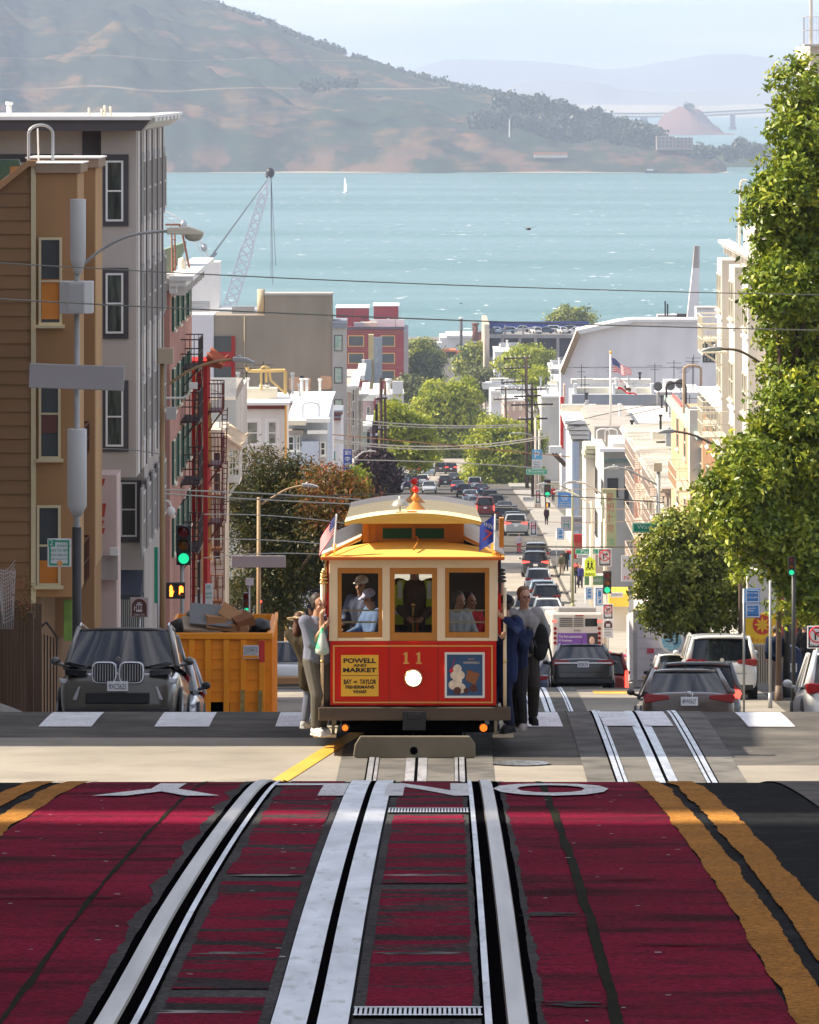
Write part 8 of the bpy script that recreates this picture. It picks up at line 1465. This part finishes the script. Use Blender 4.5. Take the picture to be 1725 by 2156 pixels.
panel('grey white shop sign with a green cursive letter and Chinese characters', (1181,1087,1234,1118), 460, mat('shop_white', (.50,.47,.48), .5, v=.05), name='shop_sign', lines=(('H',.22,.55,.2,.5,mat('teal_ink',(.02,.38,.28),.5,v=0)),('病院',.72,.3,.38,.3,br),('Chinese House',.72,.78,.45,.12,MC['teal_ink'])), bev=.02, thick=.2)
panel('navy vertical banner with white Chinese characters above the red tipped tree', (723,946,741,994), 330, mat('banner_navy', (.03,.06,.30), .6, v=.05), name='banner', cat='banner', lines=(('劉',.5,.15,.7,.2,M_sg),('李',.5,.42,.7,.2,M_sg),('堂',.5,.70,.7,.2,M_sg)), bev=.01)
for lb, r, Y, post, tx in (('blue pay by plate parking sign on a grey post near the yellow banner',(1570,1271,1601.5,1301),142,1567,(('Pay by',.36,.14,.5,.12,M_sg),('License',.38,.31,.56,.12,M_sg),('Plate',.32,.48,.44,.12,M_sg),('61810004',.5,.82,.82,.16,M_ink))),('blue pay to park sign directly above the pay by plate sign',(1569,1240,1601,1270),142,1567,(('PAY TO PARK',.5,.3,.8,.14,M_sg),('7AM-6PM',.5,.6,.7,.12,M_sg))),
    ('small blue parking sign left of the school sign post',(1234,1237,1248,1262),325,1233,(('PAY HERE',.5,.3,.8,.15,M_sg),('PARK',.5,.6,.6,.15,M_sg))),('small blue disabled parking sign near the green signal',(1255,1238,1271,1275),312,1253,(('PAY HERE',.5,.15,.8,.1,M_sg),('P',.5,.65,.35,.3,M_sg))),('small blue parking sign beside the shop with the cursive letter',(1173,1112,1188,1136),440,1172,(('PAY TO',.5,.3,.7,.15,M_sg),('PARK',.5,.6,.7,.15,M_sg))),('small blue sign with a white panel near the red signal',(1199,1167,1208,1192),405,1202,(('P',.5,.5,.5,.4,M_sg),))): panel(lb, r, Y, M_bl, name='parking_sign', lines=tx, post=post, border=M_sg)
m_ = MB(); r = (1570,1291,1641,1355.5); Y = 168; t = panel('yellow banner with a red and gold round emblem and red Chinese characters', r, Y, mat('banner_yellow', (.85,.52,.02), .7, v=.05), name='banner', cat='banner', lines=(('館心道妙',.5,.87,.86,.15,mat('red_ink',(.6,.04,.02),.5,v=0)),), bev=.01); w_, h_ = 71/F*Y, 64.5/F*Y
m_.cyl((.0,-.006,h_*.12),(0,0,h_*.12),h_*.32,n=32); q = m_.obj('red_disc', mat('red_ink',(.6,.04,.02)), t); m_ = MB()
for k in range(8): a = 2*math.pi*k/8; c, s = math.cos(a), math.sin(a); R_ = h_*.28; m_.prism([(0,h_*.12),(R_*.5*c-R_*.16*s,h_*.12+R_*.5*s+R_*.16*c),(R_*c,h_*.12+R_*s),(R_*.5*c+R_*.16*s,h_*.12+R_*.5*s-R_*.16*c)],1,-.010,-.0065)
m_.obj('petal_pattern', MC['banner_yellow'], q)
# posts, mailbox
for lb, dx, Y, y0, r, M in (('black lamp post behind the walking man',1657,152,1140,.10,M_dpole),('thin grey sign post in front of the yellow banner',1622,146,1222,.04,M_gpole)): t = thing('post', lb, 'post', (X_(dx,Y),Y,gz(Y))); m_ = MB(); m_.cyl((0,0,0),(0,0,Z_(y0,Y)-gz(Y)),r,r*.8,n=12); m_.cyl((0,0,0),(0,0,.4),r*1.5,r*1.2,n=12); m_.obj('pole', M, t)
t = thing('mailbox', 'dark blue rounded mailbox behind the walking man', 'mailbox', (X_(1667,156),156,gz(156)+.14)); m_ = MB(); n = 14; m_.prism([(-.27,.15),(.27,.15)]+[(.27*math.cos(math.pi*i/n),.85+.27*math.sin(math.pi*i/n)) for i in range(n+1)],1,-.28,.28); m_.obj('body', mat('mail_blue', (.012,.03,.09), .45, v=.05), t, bev=.01); m_ = MB()
for a in (-.2,.2):
    for b in (-.2,.2): m_.box((a-.03,b-.03,0),(a+.03,b+.03,.15))
m_.obj('leg', M_dark, t); q = MB().box((-.13,-.292,.42),(.13,-.281,.66)).obj('label_plate', M_sg, t); MB().prism([(-.09,.60),(.09,.56),(-.02,.47),(.01,.54)],1,-.296,-.293).obj('eagle_mark', M_bl, q)
# pale slatted shopfront behind the walking man
t = bld('slatted_shopfront', 'bright white slatted shopfront wall behind the walking man', X_(1574,174), X_(1640,174), 174, 182, Z_(1200,174), M_wb, cat='shopfront'); m_ = MB()
for k in range(12): m_.box((X_(1577+k*5,173.9),173.8,gz(174)),(X_(1579.4+k*5,173.9),173.99,Z_(1357,174)))
m_.obj('slat', mat('slat_tan', (.52,.42,.3), .7, v=.1), t, W=True)
t = bld('red_column_shop', 'dark shop interior with red columns behind the lamp post', X_(1641,178), X_(1790,178), 178, 190, Z_(1180,178), M_dkt, cat='shopfront'); m_ = MB()
for x in (1643,1673,1712): m_.cyl((X_(x,177.6),177.6,gz(178)),(X_(x,177.6),177.6,Z_(1200,177.6)),.10,n=10)
m_.obj('red_column', mat('column_red', (.42,.05,.05), .5, v=.1), t, W=True)
t = thing('round_canopy', 'yellow dome canopy seen through the small tree', 'canopy', at(1425,1290,196)); p = at(1432,1290,196); m_ = MB(); m_.sph(p,(.75,.5,.55),10); m_.obj('cloth', mat('canopy_yellow', (.68,.45,.12), .7, v=.05), t, W=True)
panel('red storefront panel beside the small blue parking sign', (1203,1125,1226,1160), 455, mat('store_red', (.70,.03,.03), .5, v=.05), name='shop_sign', lines=(('MEI SUM',.5,.6,.7,.2,M_ypipe),), thick=.3); panel('red box panel under the green Pacific sign', (1193,1160,1216,1186), 462, MC['store_red'], name='shop_sign', thick=.3); panel('tan blank wall panel behind the no right turn sign', (1253,1167,1285,1208), 370, wallm('tan_panel',(.60,.46,.36)), name='wall_panel', thick=.2)
panel('green shop fascia with white lettering under the school sign', (1231,1212,1272,1232), 372, mat('fascia_green', (.18,.32,.14), .6, v=.05), name='shop_sign', lines=(('Lucky',.6,.5,.5,.6,M_sg),), thick=.3)
t = thing('traffic_sign_back', 'round white back of a stop sign beside the purple tree', 'sign', at(816,978,600)); p = at(816,978,600); m_ = MB(); m_.cyl(p,p+Vector((0,.05,0)),.36,n=8); m_.obj('panel', M_sg, t, W=True); m_ = MB(); m_.cyl((p.x,p.y+.1,gz(600)),(p.x,p.y+.1,p.z),.04,n=6); m_.obj('post', M_steel, t, W=True)
# utility poles
def upole(label, x, y0, Y, arms, r=.16, M=None):
    t = thing('utility_pole', label, 'utility pole', (X_(x,Y),Y,gz(Y)), group='utility poles'); M = M or MC['weathered_wood']; m_ = MB(); m_.cyl((X_(x,Y),Y,gz(Y)),at(x-2,y0,Y),r*1.3,r*.9,n=10); m_.obj('pole', M, t, W=True)
    for (a, b, y) in arms:
        p, q = at(a,y+1,Y), at(b,y-1,Y); m_ = MB(); d = Vector((0,.15,.0)); m_.hexa([p-d+Vector((0,0,-.09)),q-d+Vector((0,0,-.09)),q+d+Vector((0,0,-.09)),p+d+Vector((0,0,-.09))],[p-d+Vector((0,0,.09)),q-d+Vector((0,0,.09)),q+d+Vector((0,0,.09)),p+d+Vector((0,0,.09))]); n = 6
        if b-a > 30: m_.cyl(at(a+(b-a)*.25,y,Y), at(x,y+22,Y), .05, n=4)
        ao = m_.obj('crossarm', M, t, W=True); m_ = MB()
        for i in range(n): c = p.lerp(q,(i+.5)/n); m_.cyl(c+Vector((0,0,.08)),c+Vector((0,0,.32)),.07,.04,n=6)
        m_.obj('insulator', M_lav, ao, W=True)
upole('tall utility pole with a brown top and white fronted crossarms', 1110, 751, 760, [(1061,1120,754),(1061,1118,775),(1061,1110,804)], .2); upole('dark utility pole with four wide crossarms', 1122, 807, 650, [(1089,1150,820),(1082,1140,834),(1076,1165,852),(1090,1153,882)], .14, mat('dark_wood',(.07,.045,.04),.9,v=.2)); upole('thin utility pole left of the two large ones', 1067, 815, 820, [(1042,1090,820),(1040,1092,840)], .14); upole('low utility pole among the wires by the white roofs', 1083, 845, 900, [(1060,1106,850),(1058,1108,862)], .13); upole('far thin utility pole right of the brown topped pole', 1102, 830, 880, [(1085,1120,836)], .13)
dw = MC['dark_wood']; upole('tall dark utility pole left of the green trees with one crossarm', 804, 795, 560, [(792,816,839)], .16, dw); upole('pale utility pole right of the tall dark one', 813, 808, 600, [(806,818,905)], .15); upole('shorter dark utility pole under the blade sign', 795, 851, 540, [(786,802,905)], .15, dw); upole('shortest dark utility pole at the left of the group', 789, 887, 520, [(782,796,920)], .15, dw)
# ------------------------------------------------------------ overhead wires
def wire(label, pts, Y0, Y1, r=.012, M=None, n=26):
    t = MB(); ps = []
    xs = np.array([p[0] for p in pts], float); ys = np.array([p[1] for p in pts], float); co_ = np.polyfit(xs, ys, min(2,len(pts)-1))
    for i in range(n+1): x = xs[0]+(xs[-1]-xs[0])*i/n; Y = Y0+(Y1-Y0)*i/n; ps.append(at(x, float(np.polyval(co_,x)), Y))
    for a, b in zip(ps[:-1],ps[1:]): t.cyl(a,b,r,n=5,cap=False)
    return tag(t.obj('overhead_wire', M or mat('wire_black',(.12,.115,.09),.6,v=0)), label, 'wire', 'overhead wires')
wire('long upper wire crossing the bay below the crane tip', [(-40,551),(400,576),(900,598),(1400,614),(1800,622)], 95, 125, .011); wire('long lower wire crossing the picture above the taupe wall', [(-40,627),(500,655),(1000,676),(1500,690),(1800,697)], 92, 120, .013)
for k, (lb, pts, Y, r) in enumerate((('wire running from the tan pole past the shaded tree, upper of the pair',[(300,1030),(480,1036),(760,1052)],170,.022),('wire running from the tan pole past the shaded tree, lower of the pair',[(300,1036),(480,1048),(760,1062)],172,.02),('thin wire across the dark tree just above the pale sign back',[(430,1083),(600,1088),(740,1104)],180,.016),('thin wire across the dark tree level with the signal',[(440,1135),(640,1142),(720,1150)],182,.016),('wire passing just above the cable car roof finials',[(470,1058),(860,1032),(1100,1050),(1400,1056)],190,.02),('double sagging pale wire across the far green trees, upper',[(700,925),(900,940),(1150,918)],420,.05),('double sagging pale wire across the far green trees, lower',[(700,929),(900,946),(1150,922)],422,.04),('rusty orange wire crossing the street behind the finials',[(700,915),(950,938),(1200,962)],380,.035),
    ('pale wire across the trees below the blade sign, upper',[(720,880),(900,895),(1110,893)],450,.045),('pale wire across the trees below the blade sign, lower',[(720,888),(900,900),(1110,897)],452,.035),('dark wire crossing just left of the first no right turn sign',[(1050,1149),(1200,1152),(1420,1150)],240,.03),('thin wire across the signs by the blue banner',[(1040,1068),(1200,1070),(1400,1074)],260,.02),('thin wire below the blue banner',[(1040,1094),(1200,1100),(1390,1094)],262,.018),('wire across the front of the grey stucco building',[(215,945),(300,950),(345,958)],140,.012),('wire crossing the pale fire escapes, upper',[(1180,1030),(1300,1030),(1420,1029)],270,.02),('wire from the white roofs to the peach building',[(1190,893),(1300,866),(1420,846)],420,.03),('wire from the white roofs to the coral roof edge',[(1190,905),(1300,880),(1430,850)],422,.03),('thin wire low across the dark tree by the dumpster',[(430,1175),(600,1165),(740,1172)],186,.016),('white wire across the far trees by the parked cars',[(700,968),(900,972),(1130,985)],460,.04))): wire(lb, pts, Y, Y+6, r, mat('wire_pale',(.45,.42,.38),.6,v=0) if 'pale' in lb or 'thin' in lb or 'pair' in lb or 'white wire' in lb else (mat('wire_rust',(.42,.20,.10),.7,v=0) if 'rusty' in lb else None))
# ------------------------------------------------------------ fence and yard at the far left
Yw = 100; t = thing('board_fence', 'weathered brown board fence at the left edge', 'fence', (X_(20,Yw),Yw,gz(Yw))); m_ = MB(); g2 = random.Random(2)
for i in range(22):
    x = X_(-70+i*7.2,Yw); m_.box((x,Yw+g2.uniform(0,.02),gz(Yw)-.2),(x+.055,Yw+.04,Z_(1290+g2.uniform(-4,4)-(0 if i < 12 else 22),Yw)))
m_.obj('board', M_wood, t, W=True); t = thing('gate_post', 'thick brown wooden post beside the board fence', 'post', (X_(62,98),98,gz(98))); m_ = MB(); m_.box((X_(57,98),98,gz(98)),(X_(70,98),98.15,Z_(1290,98))); m_.obj('post', M_wood, t, W=True)
t = thing('iron_gate', 'dark iron gate with thin bars left of the olive SUV', 'gate', (X_(95,101),101,gz(101))); m_ = MB()
for i in range(8): x = X_(74+i*6.5,101); m_.cyl((x,101,gz(101)),(x,101,Z_(1330+i*2,101)),.014,n=6)
m_.tube([(X_(74,101),101,Z_(1330,101)),(X_(98,101),101,Z_(1310,101)),(X_(122,101),101,Z_(1344,101))], .02, 6); m_.box((X_(72,101),101.05,gz(101)),(X_(75,101),101.12,Z_(1300,101))); m_.obj('bar', M_iron, t, W=True)
t = thing('mesh_fence', 'pale wavy mesh panel leaning above the board fence', 'fence', at(15,1300,99)); m_ = MB()
for i in range(14): m_.tube([at(-20+i*1.2,1195+i*2.6,99),at(8,1202+i*8.5,99),at(20+i*.6,1196+i*8.2,99),at(32-i*.3,1180+i*8.2,99)], .006, 4)
for i in range(12): m_.tube([at(-14+i*4.2,1200,99.02),at(-12+i*3.6,1325,99.02)], .006, 4)
m_.obj('wire_mesh', mat('pale_mesh', (.55,.52,.5), .7, v=.1), t, W=True)
lt = thing('yard_shrub', 'sparse orange tinged creeper above the board fence', 'shrub', at(48,1270,99)); leafmesh('leaves', [B_(48,1250,99,14,.2,40),B_(52,1290,99,16,.2,22)], 60, 6, .06, .05, M_leafr, lt, 5)
lt = thing('kerb_weeds', 'green weeds growing along the pavement at the left edge', 'plant', (X_(95,98),98,gz(98))); leafmesh('leaves', [(Vector((X_(95,98),98,gz(98)+.25)),(.2,.2,.1)),(Vector((X_(32,99),99,gz(99)+.35)),(.15,.2,.15))], 60, 8, .04, .05, M_leafd, lt, 6)
for lb, r, Y, M, nm in (('green and orange painted shop panel under the tan bay',(134,1262,152,1350),128,mat('green_paint',(.16,.30,.06),.7,v=.3,s=8),'painted_board'),('white posters on the wall left of the barred door',(200,1255,226,1330),150,mat('poster_wall',(.45,.40,.42),.7,v=.3,s=14,c2=(.15,.1,.12),thr=(.5,.6)),'poster'),('rust red poster right of the black pole',(176,1262,198,1310),138,mat('rust_poster',(.35,.08,.04),.7,v=.4,s=10),'poster')): panel(lb, r, Y, M, name=nm, cat='panel')
# ------------------------------------------------------------ pedestrians
def pedn(label, dx, Y, dy=0, x=None, walk=0, **k):
    x = X_(dx,Y) if x is None else x; xx = x-.0065*Y; z = gz(Y)+(.14 if xx > RC+7.5 or xx < RC-7.5 else 0)
    if walk: k.setdefault('fL',(.08,-.28*walk,.07)); k.setdefault('fR',(-.08,.30*walk,.12)); k.setdefault('hL',(.22,.15,.85)); k.setdefault('hR',(-.22,-.12,.85))
    return person(label, (x,Y,z), **k)
pedn('man in a navy jacket and beige trousers walking away on the right pavement', 1634, 152, rz=math.pi-.1, h=1.78, walk=1, top=(.012,.02,.05), bot=(.46,.38,.32), shoe=(.45,.38,.34), hat='cap', hatc=(.22,.20,.18), vox=.011, width=1.12, lean=(0,-.05), nod=.25, skin=(.50,.24,.17))
pedn('grey haired person in a long black coat behind the lamp post at the right', 1694, 161, rz=math.pi+.3, h=1.72, top=(.012,.012,.015), bot=(.02,.02,.022), hair=(.35,.32,.3), coat=.8, vox=.014)
G_ = 'people on the right pavement'
for a in ((1322,243,dict(top=(.45,.04,.14),bot=(.10,.13,.20),hair=(.20,.09,.04),longhair=True,rz=math.pi,h=1.70),'woman in a crimson top with long hair standing by the kerb beyond the black sedan'),(1306,236,dict(top=(.02,.02,.02),h=1.5,rz=.5),'dark haired person in black in front of the woman in crimson'),(1318,234,dict(top=(.10,.20,.38),h=1.5,hair=(.01,.01,.01)),'black haired person in blue right of the person in black'),(1292,238,dict(top=(.015,.015,.02),hat='cap',hatc=(.015,.02,.03),h=1.58),'person in a black cap left of the group by the kerb'),(1284,240,dict(top=(.05,.03,.02),hat='cap',hatc=(.50,.05,.05),h=1.6),'person in a red cap among the group by the kerb'),(1275,242,dict(top=(.12,.07,.04),h=1.58,hair=(.06,.03,.02)),'brown coated person at the left end of the kerb group'),
    (1093,470,dict(top=(.55,.50,.50),bot=(.55,.05,.07),hair=(.35,.20,.08),h=1.75,walk=1),'woman in white with red leggings walking at the far crossing'),(1151,532,dict(top=(.05,.02,.03),bot=(.02,.02,.02),rz=math.pi,h=1.72,walk=1),'person in a dark coat with a pink pack walking away at the far crossing'),(1165,640,dict(top=(.55,.03,.03),bot=(.03,.03,.04),h=1.75,walk=1),'distant person in red beyond the far crossing'),(1183,432,dict(top=(.08,.08,.05),bot=(.25,.2,.16),rz=math.pi,h=1.75,walk=1),'person in shorts and an olive shirt on the right pavement'),(1222,410,dict(top=(.05,.05,.18),bot=(.03,.03,.05),h=1.72),'person in dark blue by the red signal'),(1217,416,dict(top=(.20,.10,.08),bot=(.04,.03,.03),h=1.7,rz=1),'person in brown by the red signal'),(1192,440,dict(top=(.02,.02,.02),bot=(.02,.02,.02),h=1.7),'person in black beside the red shop panel'),(1254,300,dict(top=(.015,.015,.02),bot=(.02,.02,.02),rz=math.pi,h=1.72),'person in black standing behind the parking signs')):
    kw = dict(a[2]); wk = kw.pop('walk',0); pedn(a[3], a[0], a[1], walk=wk, vox=.028, group=G_, **kw)
# ------------------------------------------------------------ trees
bl = [B_(1700,175,148,28,.5,60),B_(1712,260,148,62,.9,80),B_(1690,390,148,85,1.3,85),B_(1650,430,148,70,1.2,60),B_(1700,520,149,95,1.4,90),B_(1660,600,148,65,1.2,50),B_(1700,700,150,75,1.5,80),B_(1730,800,150,110,1.6,90),B_(1685,860,149,80,1.4,60),B_(1655,960,149,100,1.6,65),B_(1578,1000,148,75,1.4,65),B_(1535,1040,148,45,1.1,42),B_(1700,1040,150,110,1.8,90),B_(1630,1120,149,85,1.6,65),B_(1690,1200,149,70,1.5,70),B_(1600,1190,148,38,.9,40),B_(1720,1270,148,35,.8,50),B_(1575,1090,148,60,1.2,50)]
tree('street_tree', 'big glossy bright green tree filling the right edge of the picture', (X_(1760,150),150,gz(150)+.1), bl, 3400, 30, .15, .20, M_leaf, 1, .28, stem=.3, asp=.42, mid=(260,.85))
bl = [B_(1414,1125,176,34,.7,30),B_(1390,1250,176,30,.7,30),B_(1450,1110,176,55,.9,48),B_(1500,1150,176,70,1.1,60),B_(1415,1180,176,60,1.0,45),B_(1465,1210,176,85,1.2,55),B_(1390,1215,176,40,.8,30),B_(1530,1220,176,60,1.0,60),B_(1420,1290,176,55,.9,38),B_(1490,1290,176,70,1.1,50),B_(1395,1300,176,34,.7,26),B_(1550,1280,176,35,.8,40)]
tree('street_tree', 'small dense dark olive green tree in front of the white terrace', (X_(1490,176),176,gz(176)+.1), bl, 1250, 30, .13, .17, M_leafd, 2, .14, stem=.45, mid=(95,.72))
bl = [B_(540,985,238,45,1,45),B_(600,1010,238,60,1.2,60),B_(525,1080,238,52,1.2,70),B_(600,1110,238,85,1.5,80),B_(690,1035,236,62,1.2,50),B_(735,1060,235,32,.9,35),B_(680,1120,237,75,1.4,65),B_(560,1190,238,80,1.4,70),B_(650,1210,238,80,1.4,65),B_(510,1250,237,42,1,55),B_(600,1270,238,70,1.3,50),B_(560,950,238,20,.5,18),B_(630,965,238,22,.5,18)]
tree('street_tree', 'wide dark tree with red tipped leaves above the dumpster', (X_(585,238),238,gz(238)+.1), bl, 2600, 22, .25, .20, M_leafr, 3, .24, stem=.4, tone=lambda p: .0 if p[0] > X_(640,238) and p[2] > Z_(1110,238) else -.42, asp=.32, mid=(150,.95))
tree('street_tree', 'small bright green tree right of the red tipped tree', (X_(750,330),330,gz(330)), [B_(750,1010,330,18,.8,22),B_(744,1035,330,18,.8,20)], 160, 20, .22, .22, M_leaf, 4, .1)
tree('street_tree', 'dark purple leaved tree beside the parked cars on the left', (X_(790,520),520,gz(520)), [B_(790,975,520,32,1.4,26),B_(805,1010,520,35,1.5,34),B_(775,1010,520,28,1.3,30),B_(800,1045,520,32,1.3,22)], 420, 22, .35, .36, M_leafp, 5, .15)
for sd_, (lb, x, Y, bb, nc, M) in enumerate((('round sunlit green tree left of the far street',840,700,[(830,880,40,38),(860,905,45,40),(880,930,32,40),(815,920,30,35),(850,950,55,40),(885,960,30,35)],1000,M_leaff),('tall domed green tree leaning over the far street',905,960,[(930,840,50,42),(970,830,35,32),(900,870,35,35),(950,880,55,45),(985,870,28,45),(930,930,60,50),(975,940,35,50),(900,960,30,35)],1200,M_leaff),
    ('large bright green tree on the right of the far street, lower one',1075,800,[(1050,905,40,32),(1020,945,38,38),(1065,960,60,48),(1100,930,40,40),(1010,1000,34,32),(1060,1020,55,38),(1105,1000,38,40),(1040,1045,40,22),(1120,1050,26,30)],1500,M_leaff),('bright green tree behind the utility poles on the right',1160,830,[(1160,895,36,32),(1180,930,25,42),(1150,940,34,40),(1170,985,30,36),(1140,990,30,35)],900,M_leaff),
    ('dark green tree in front of the maroon brick block',890,1330,[(885,735,26,26),(905,755,20,22),(875,780,28,24),(900,800,20,20)],600,M_leafd),('tree with pale sunlit tips beside the dark waterfront tree',900,1300,[(900,768,16,14),(890,785,14,12)],160,M_leafg),('olive bush tree left of the domed tree',865,1100,[(860,815,22,16),(880,825,18,14),(850,832,16,14)],300,M_leafg),('round pale green tree in front of the garage',1110,1210,[(1105,752,34,18),(1135,755,24,16),(1070,770,15,14),(1095,765,25,15)],420,M_leaff),('dark leafy tree left of the garage',1010,1380,[(1000,745,20,16),(1018,760,18,18),(988,768,14,16)],360,M_leafd),('olive tree below the garage end wall',1020,1120,[(1010,800,22,18),(1025,820,20,16),(1000,825,14,12)],320,M_leafg),
    ('dark bushes behind the garage roof by the water',1210,1500,[(1195,672,18,8),(1225,672,16,7),(1180,678,12,6)],200,M_leafd),('shaded tree at the end of the far street',990,1020,[(995,895,25,30),(1005,930,25,35),(990,965,28,30)],500,M_leafd),('small bright tree between the poles and the shed',1130,960,[(1125,795,12,18),(1118,820,14,14),(1135,830,10,12)],200,M_leaff),('green tree behind the dark cars at the street end',905,930,[(905,985,22,22),(880,990,20,18)],260,M_leaff),('low hedge of shrubs at the left of the far avenue',845,940,[(845,1000,20,12)],120,M_leafd))):
    s_ = Y/700; tree('street_tree', lb, (X_(x,Y),Y,gz(Y)), [B_(a,b,Y,c,c/F*Y*.9,d) for a,b,c,d in bb], int(nc*1.25), 16, .34*s_**.8, .46*s_**.8, M, 20+sd_, .2, asp=.6, mid=(45+nc//14, 1.5*s_))
# island woods: clumps along the ridge and on the right tip
def woods(name, pts, n, spread, rb, seed, M, Y):
    g = np.random.default_rng(seed); bl = []
    for (a, b) in zip(pts[:-1],pts[1:]):
        for _ in range(max(1,int(n*abs(b[0]-a[0])/1000))):
            u = g.random(); x = a[0]+(b[0]-a[0])*u; y = a[1]+(b[1]-a[1])*u+g.normal()*spread; bl.append(B_(x,y,Y(x),rb*(.5+g.random()),12,rb*(.4+.5*g.random())))
    o = leafmesh(name, bl, len(bl)*14, 5, 2.2, 4.2, M, None, seed, asp=.8); return kind(o, 'stuff')
M_isl = leafmat('island_trees', (.018,.030,.016), (.035,.05,.024), (.065,.08,.035), trans=.1); yr = lambda x: 5560+300+1300*(1-(x+500)/2062)**.6-30
woods('ridge_woods', [(385,2),(450,14),(520,38),(560,48)], 500, 3, 7, 1, M_isl, yr); woods('ridge_woods', [(560,50),(640,86),(700,106),(725,112)], 420, 3, 6, 2, M_isl, yr); woods('ridge_woods', [(740,124),(830,147),(900,169)], 180, 2, 4, 3, M_isl, yr); woods('ridge_woods', [(900,172),(960,184),(1020,196),(1060,205)], 420, 3, 6, 4, M_isl, yr)
woods('point_woods', [(1050,208),(1120,222),(1180,230),(1250,250),(1300,266),(1380,280)], 700, 6, 9, 5, M_isl, lambda x: 5830); woods('point_woods', [(1000,262),(1100,270),(1200,285),(1290,300),(1385,300)], 800, 14, 10, 6, M_isl, lambda x: 5760); woods('point_woods', [(1230,330),(1300,325),(1420,318),(1500,322),(1620,318)], 350, 6, 7, 7, M_isl, lambda x: 5750); woods('slope_scrub', [(640,180),(720,176),(740,178)], 120, 3, 5, 8, M_isl, lambda x: 5720)
t = tree('lone_tree', 'lone round tree on the low point right of the ruined barracks', at(1561,312,5860), [B_(1561,299,5860,9,4,6)], 60, 20, 1.5, 3, M_isl, 9, .8)
t = tree('lone_tree', 'single small tree on the summit of the red rock islet', at(1451,229,9800), [B_(1451,224,9800,7,5,4)], 50, 16, 2, 4, M_isl, 10, 1.)
Yt = 5640; t = thing('barracks', 'ruined pale barracks block on the island point', 'building', at(1421,316,Yt)); Mbk = mat('barracks_stone', (.36,.29,.24), .9, v=.15, s=.05); m_ = MB(); m_.box((X_(1383,Yt),Yt,Z_(316,Yt)),(X_(1420,Yt),Yt+20,Z_(287,Yt))); m_.box((X_(1420,Yt)+.1,Yt+5,Z_(316,Yt)),(X_(1460,Yt),Yt+25,Z_(290,Yt))); m_.obj('wall', Mbk, t, W=True); m_ = MB()
for i in range(9):
    for j in range(3): m_.box((X_(1387+i*8,Yt),Yt-.4 if i < 4 else Yt+4.6,Z_(309-j*8,Yt)),(X_(1390+i*8,Yt),Yt-.05 if i < 4 else Yt+4.95,Z_(305-j*8,Yt)))
m_.obj('window_opening', M_dkt, t, W=True)
t = thing('shore_house', 'long low pale houses above the beach on the island', 'house', at(1160,330,5590)); m_ = MB(); m_.box((X_(1125,5590),5590,Z_(332,5590)),(X_(1195,5590),5600,Z_(325,5590))); m_.obj('wall', M_cream, t, W=True); m_ = MB(); m_.box((X_(1124,5590),5589,Z_(325,5590)),(X_(1196,5590),5601,Z_(322,5590))); m_.obj('roof', MC['wall_orange_stall'], t, W=True)
t = thing('beacon_mast', 'thin pale beacon mast on the island shore', 'mast', at(1073,289,5650)); m_ = MB(); m_.cyl(at(1073,289,5650),at(1073,250,5650),.7,.4,n=5); m_.obj('mast', M_white, t, W=True)
# sailboat, bird, small craft
Yv = 85*F/(406-HZ); t = thing('sailboat', 'small white sailboat on the open bay', 'boat', at(726,406,Yv)); m_ = MB(); s_ = Yv/F; m_.prism([(-4*s_,0),(4.5*s_,0),(5.5*s_,2*s_),(-4.5*s_,2*s_)],1,-1.2,1.2); m_.obj('hull', M_white, t); m_ = MB(); m_.prism([(-2*s_,3*s_),(5.5*s_,3*s_),(5.5*s_,14*s_),(3*s_,26*s_),(-.5*s_,33*s_)],1,-.08,.08); m_.obj('sail', mat('sail_cloth', (.95,.95,.97), .7, v=.05), t); m_ = MB(); m_.cyl((-2*s_,0,0),(-2*s_,0,34*s_),.15,n=5); m_.obj('mast', M_steel, t); t.rotation_euler = (0,0,-.7)
t = thing('small_boat', 'tiny motor boat close to the island beach at the right', 'boat', at(1369,364,5450)); m_ = MB(); m_.prism([(-6,0),(6,0),(8,2),(-7,2)],1,-1.5,1.5); m_.obj('hull', M_dark, t); m_ = MB(); m_.box((-3,-1,2.01),(3,1,3.6)); m_.obj('cabin', M_white, t)
for lb, dx, dy, Y, s_ in (('dark blurred bird flying over the middle of the bay',1113,482,300,.28),('tiny bird flying low over the near water',971,639,420,.16)):
    t = thing('seabird', lb, 'bird', at(dx,dy,Y)); m_ = MB(); m_.sph((0,0,0),(.5*s_,.9*s_,.25*s_),8); m_.sph((0,-.85*s_,.08*s_),(.2*s_,.3*s_,.2*s_),6)
    for q in (1,-1): m_.hexa([(q*.2*s_,-.2*s_,0),(q*1.3*s_,-.1*s_,.45*s_),(q*1.3*s_,.2*s_,.45*s_),(q*.2*s_,.35*s_,0)][::q],[(q*.2*s_,-.2*s_,.08*s_),(q*1.3*s_,-.1*s_,.48*s_),(q*1.3*s_,.2*s_,.48*s_),(q*.2*s_,.35*s_,.08*s_)][::q])
    m_.obj('body', M_dkt, t)
# ------------------------------------------------------------ haze
for k, (x, Y, zz) in enumerate(((-17,66,-2),)): pass
def haze():
    M = bpy.data.materials.new('haze_air'); M.use_nodes = True; t = M.node_tree; t.nodes.clear()
    o = t.nodes.new('ShaderNodeOutputMaterial'); v = t.nodes.new('ShaderNodeVolumePrincipled'); v.inputs['Density'].default_value = 8.8e-5; v.inputs['Anisotropy'].default_value = .0
    v.inputs['Color'].default_value = (.66,.79,1,1); t.links.new(v.outputs[0], o.inputs['Volume'])
    kind(MB().box((-12000,-60,-94),(12000,28000,260)).obj('haze', M), 'stuff')
haze()
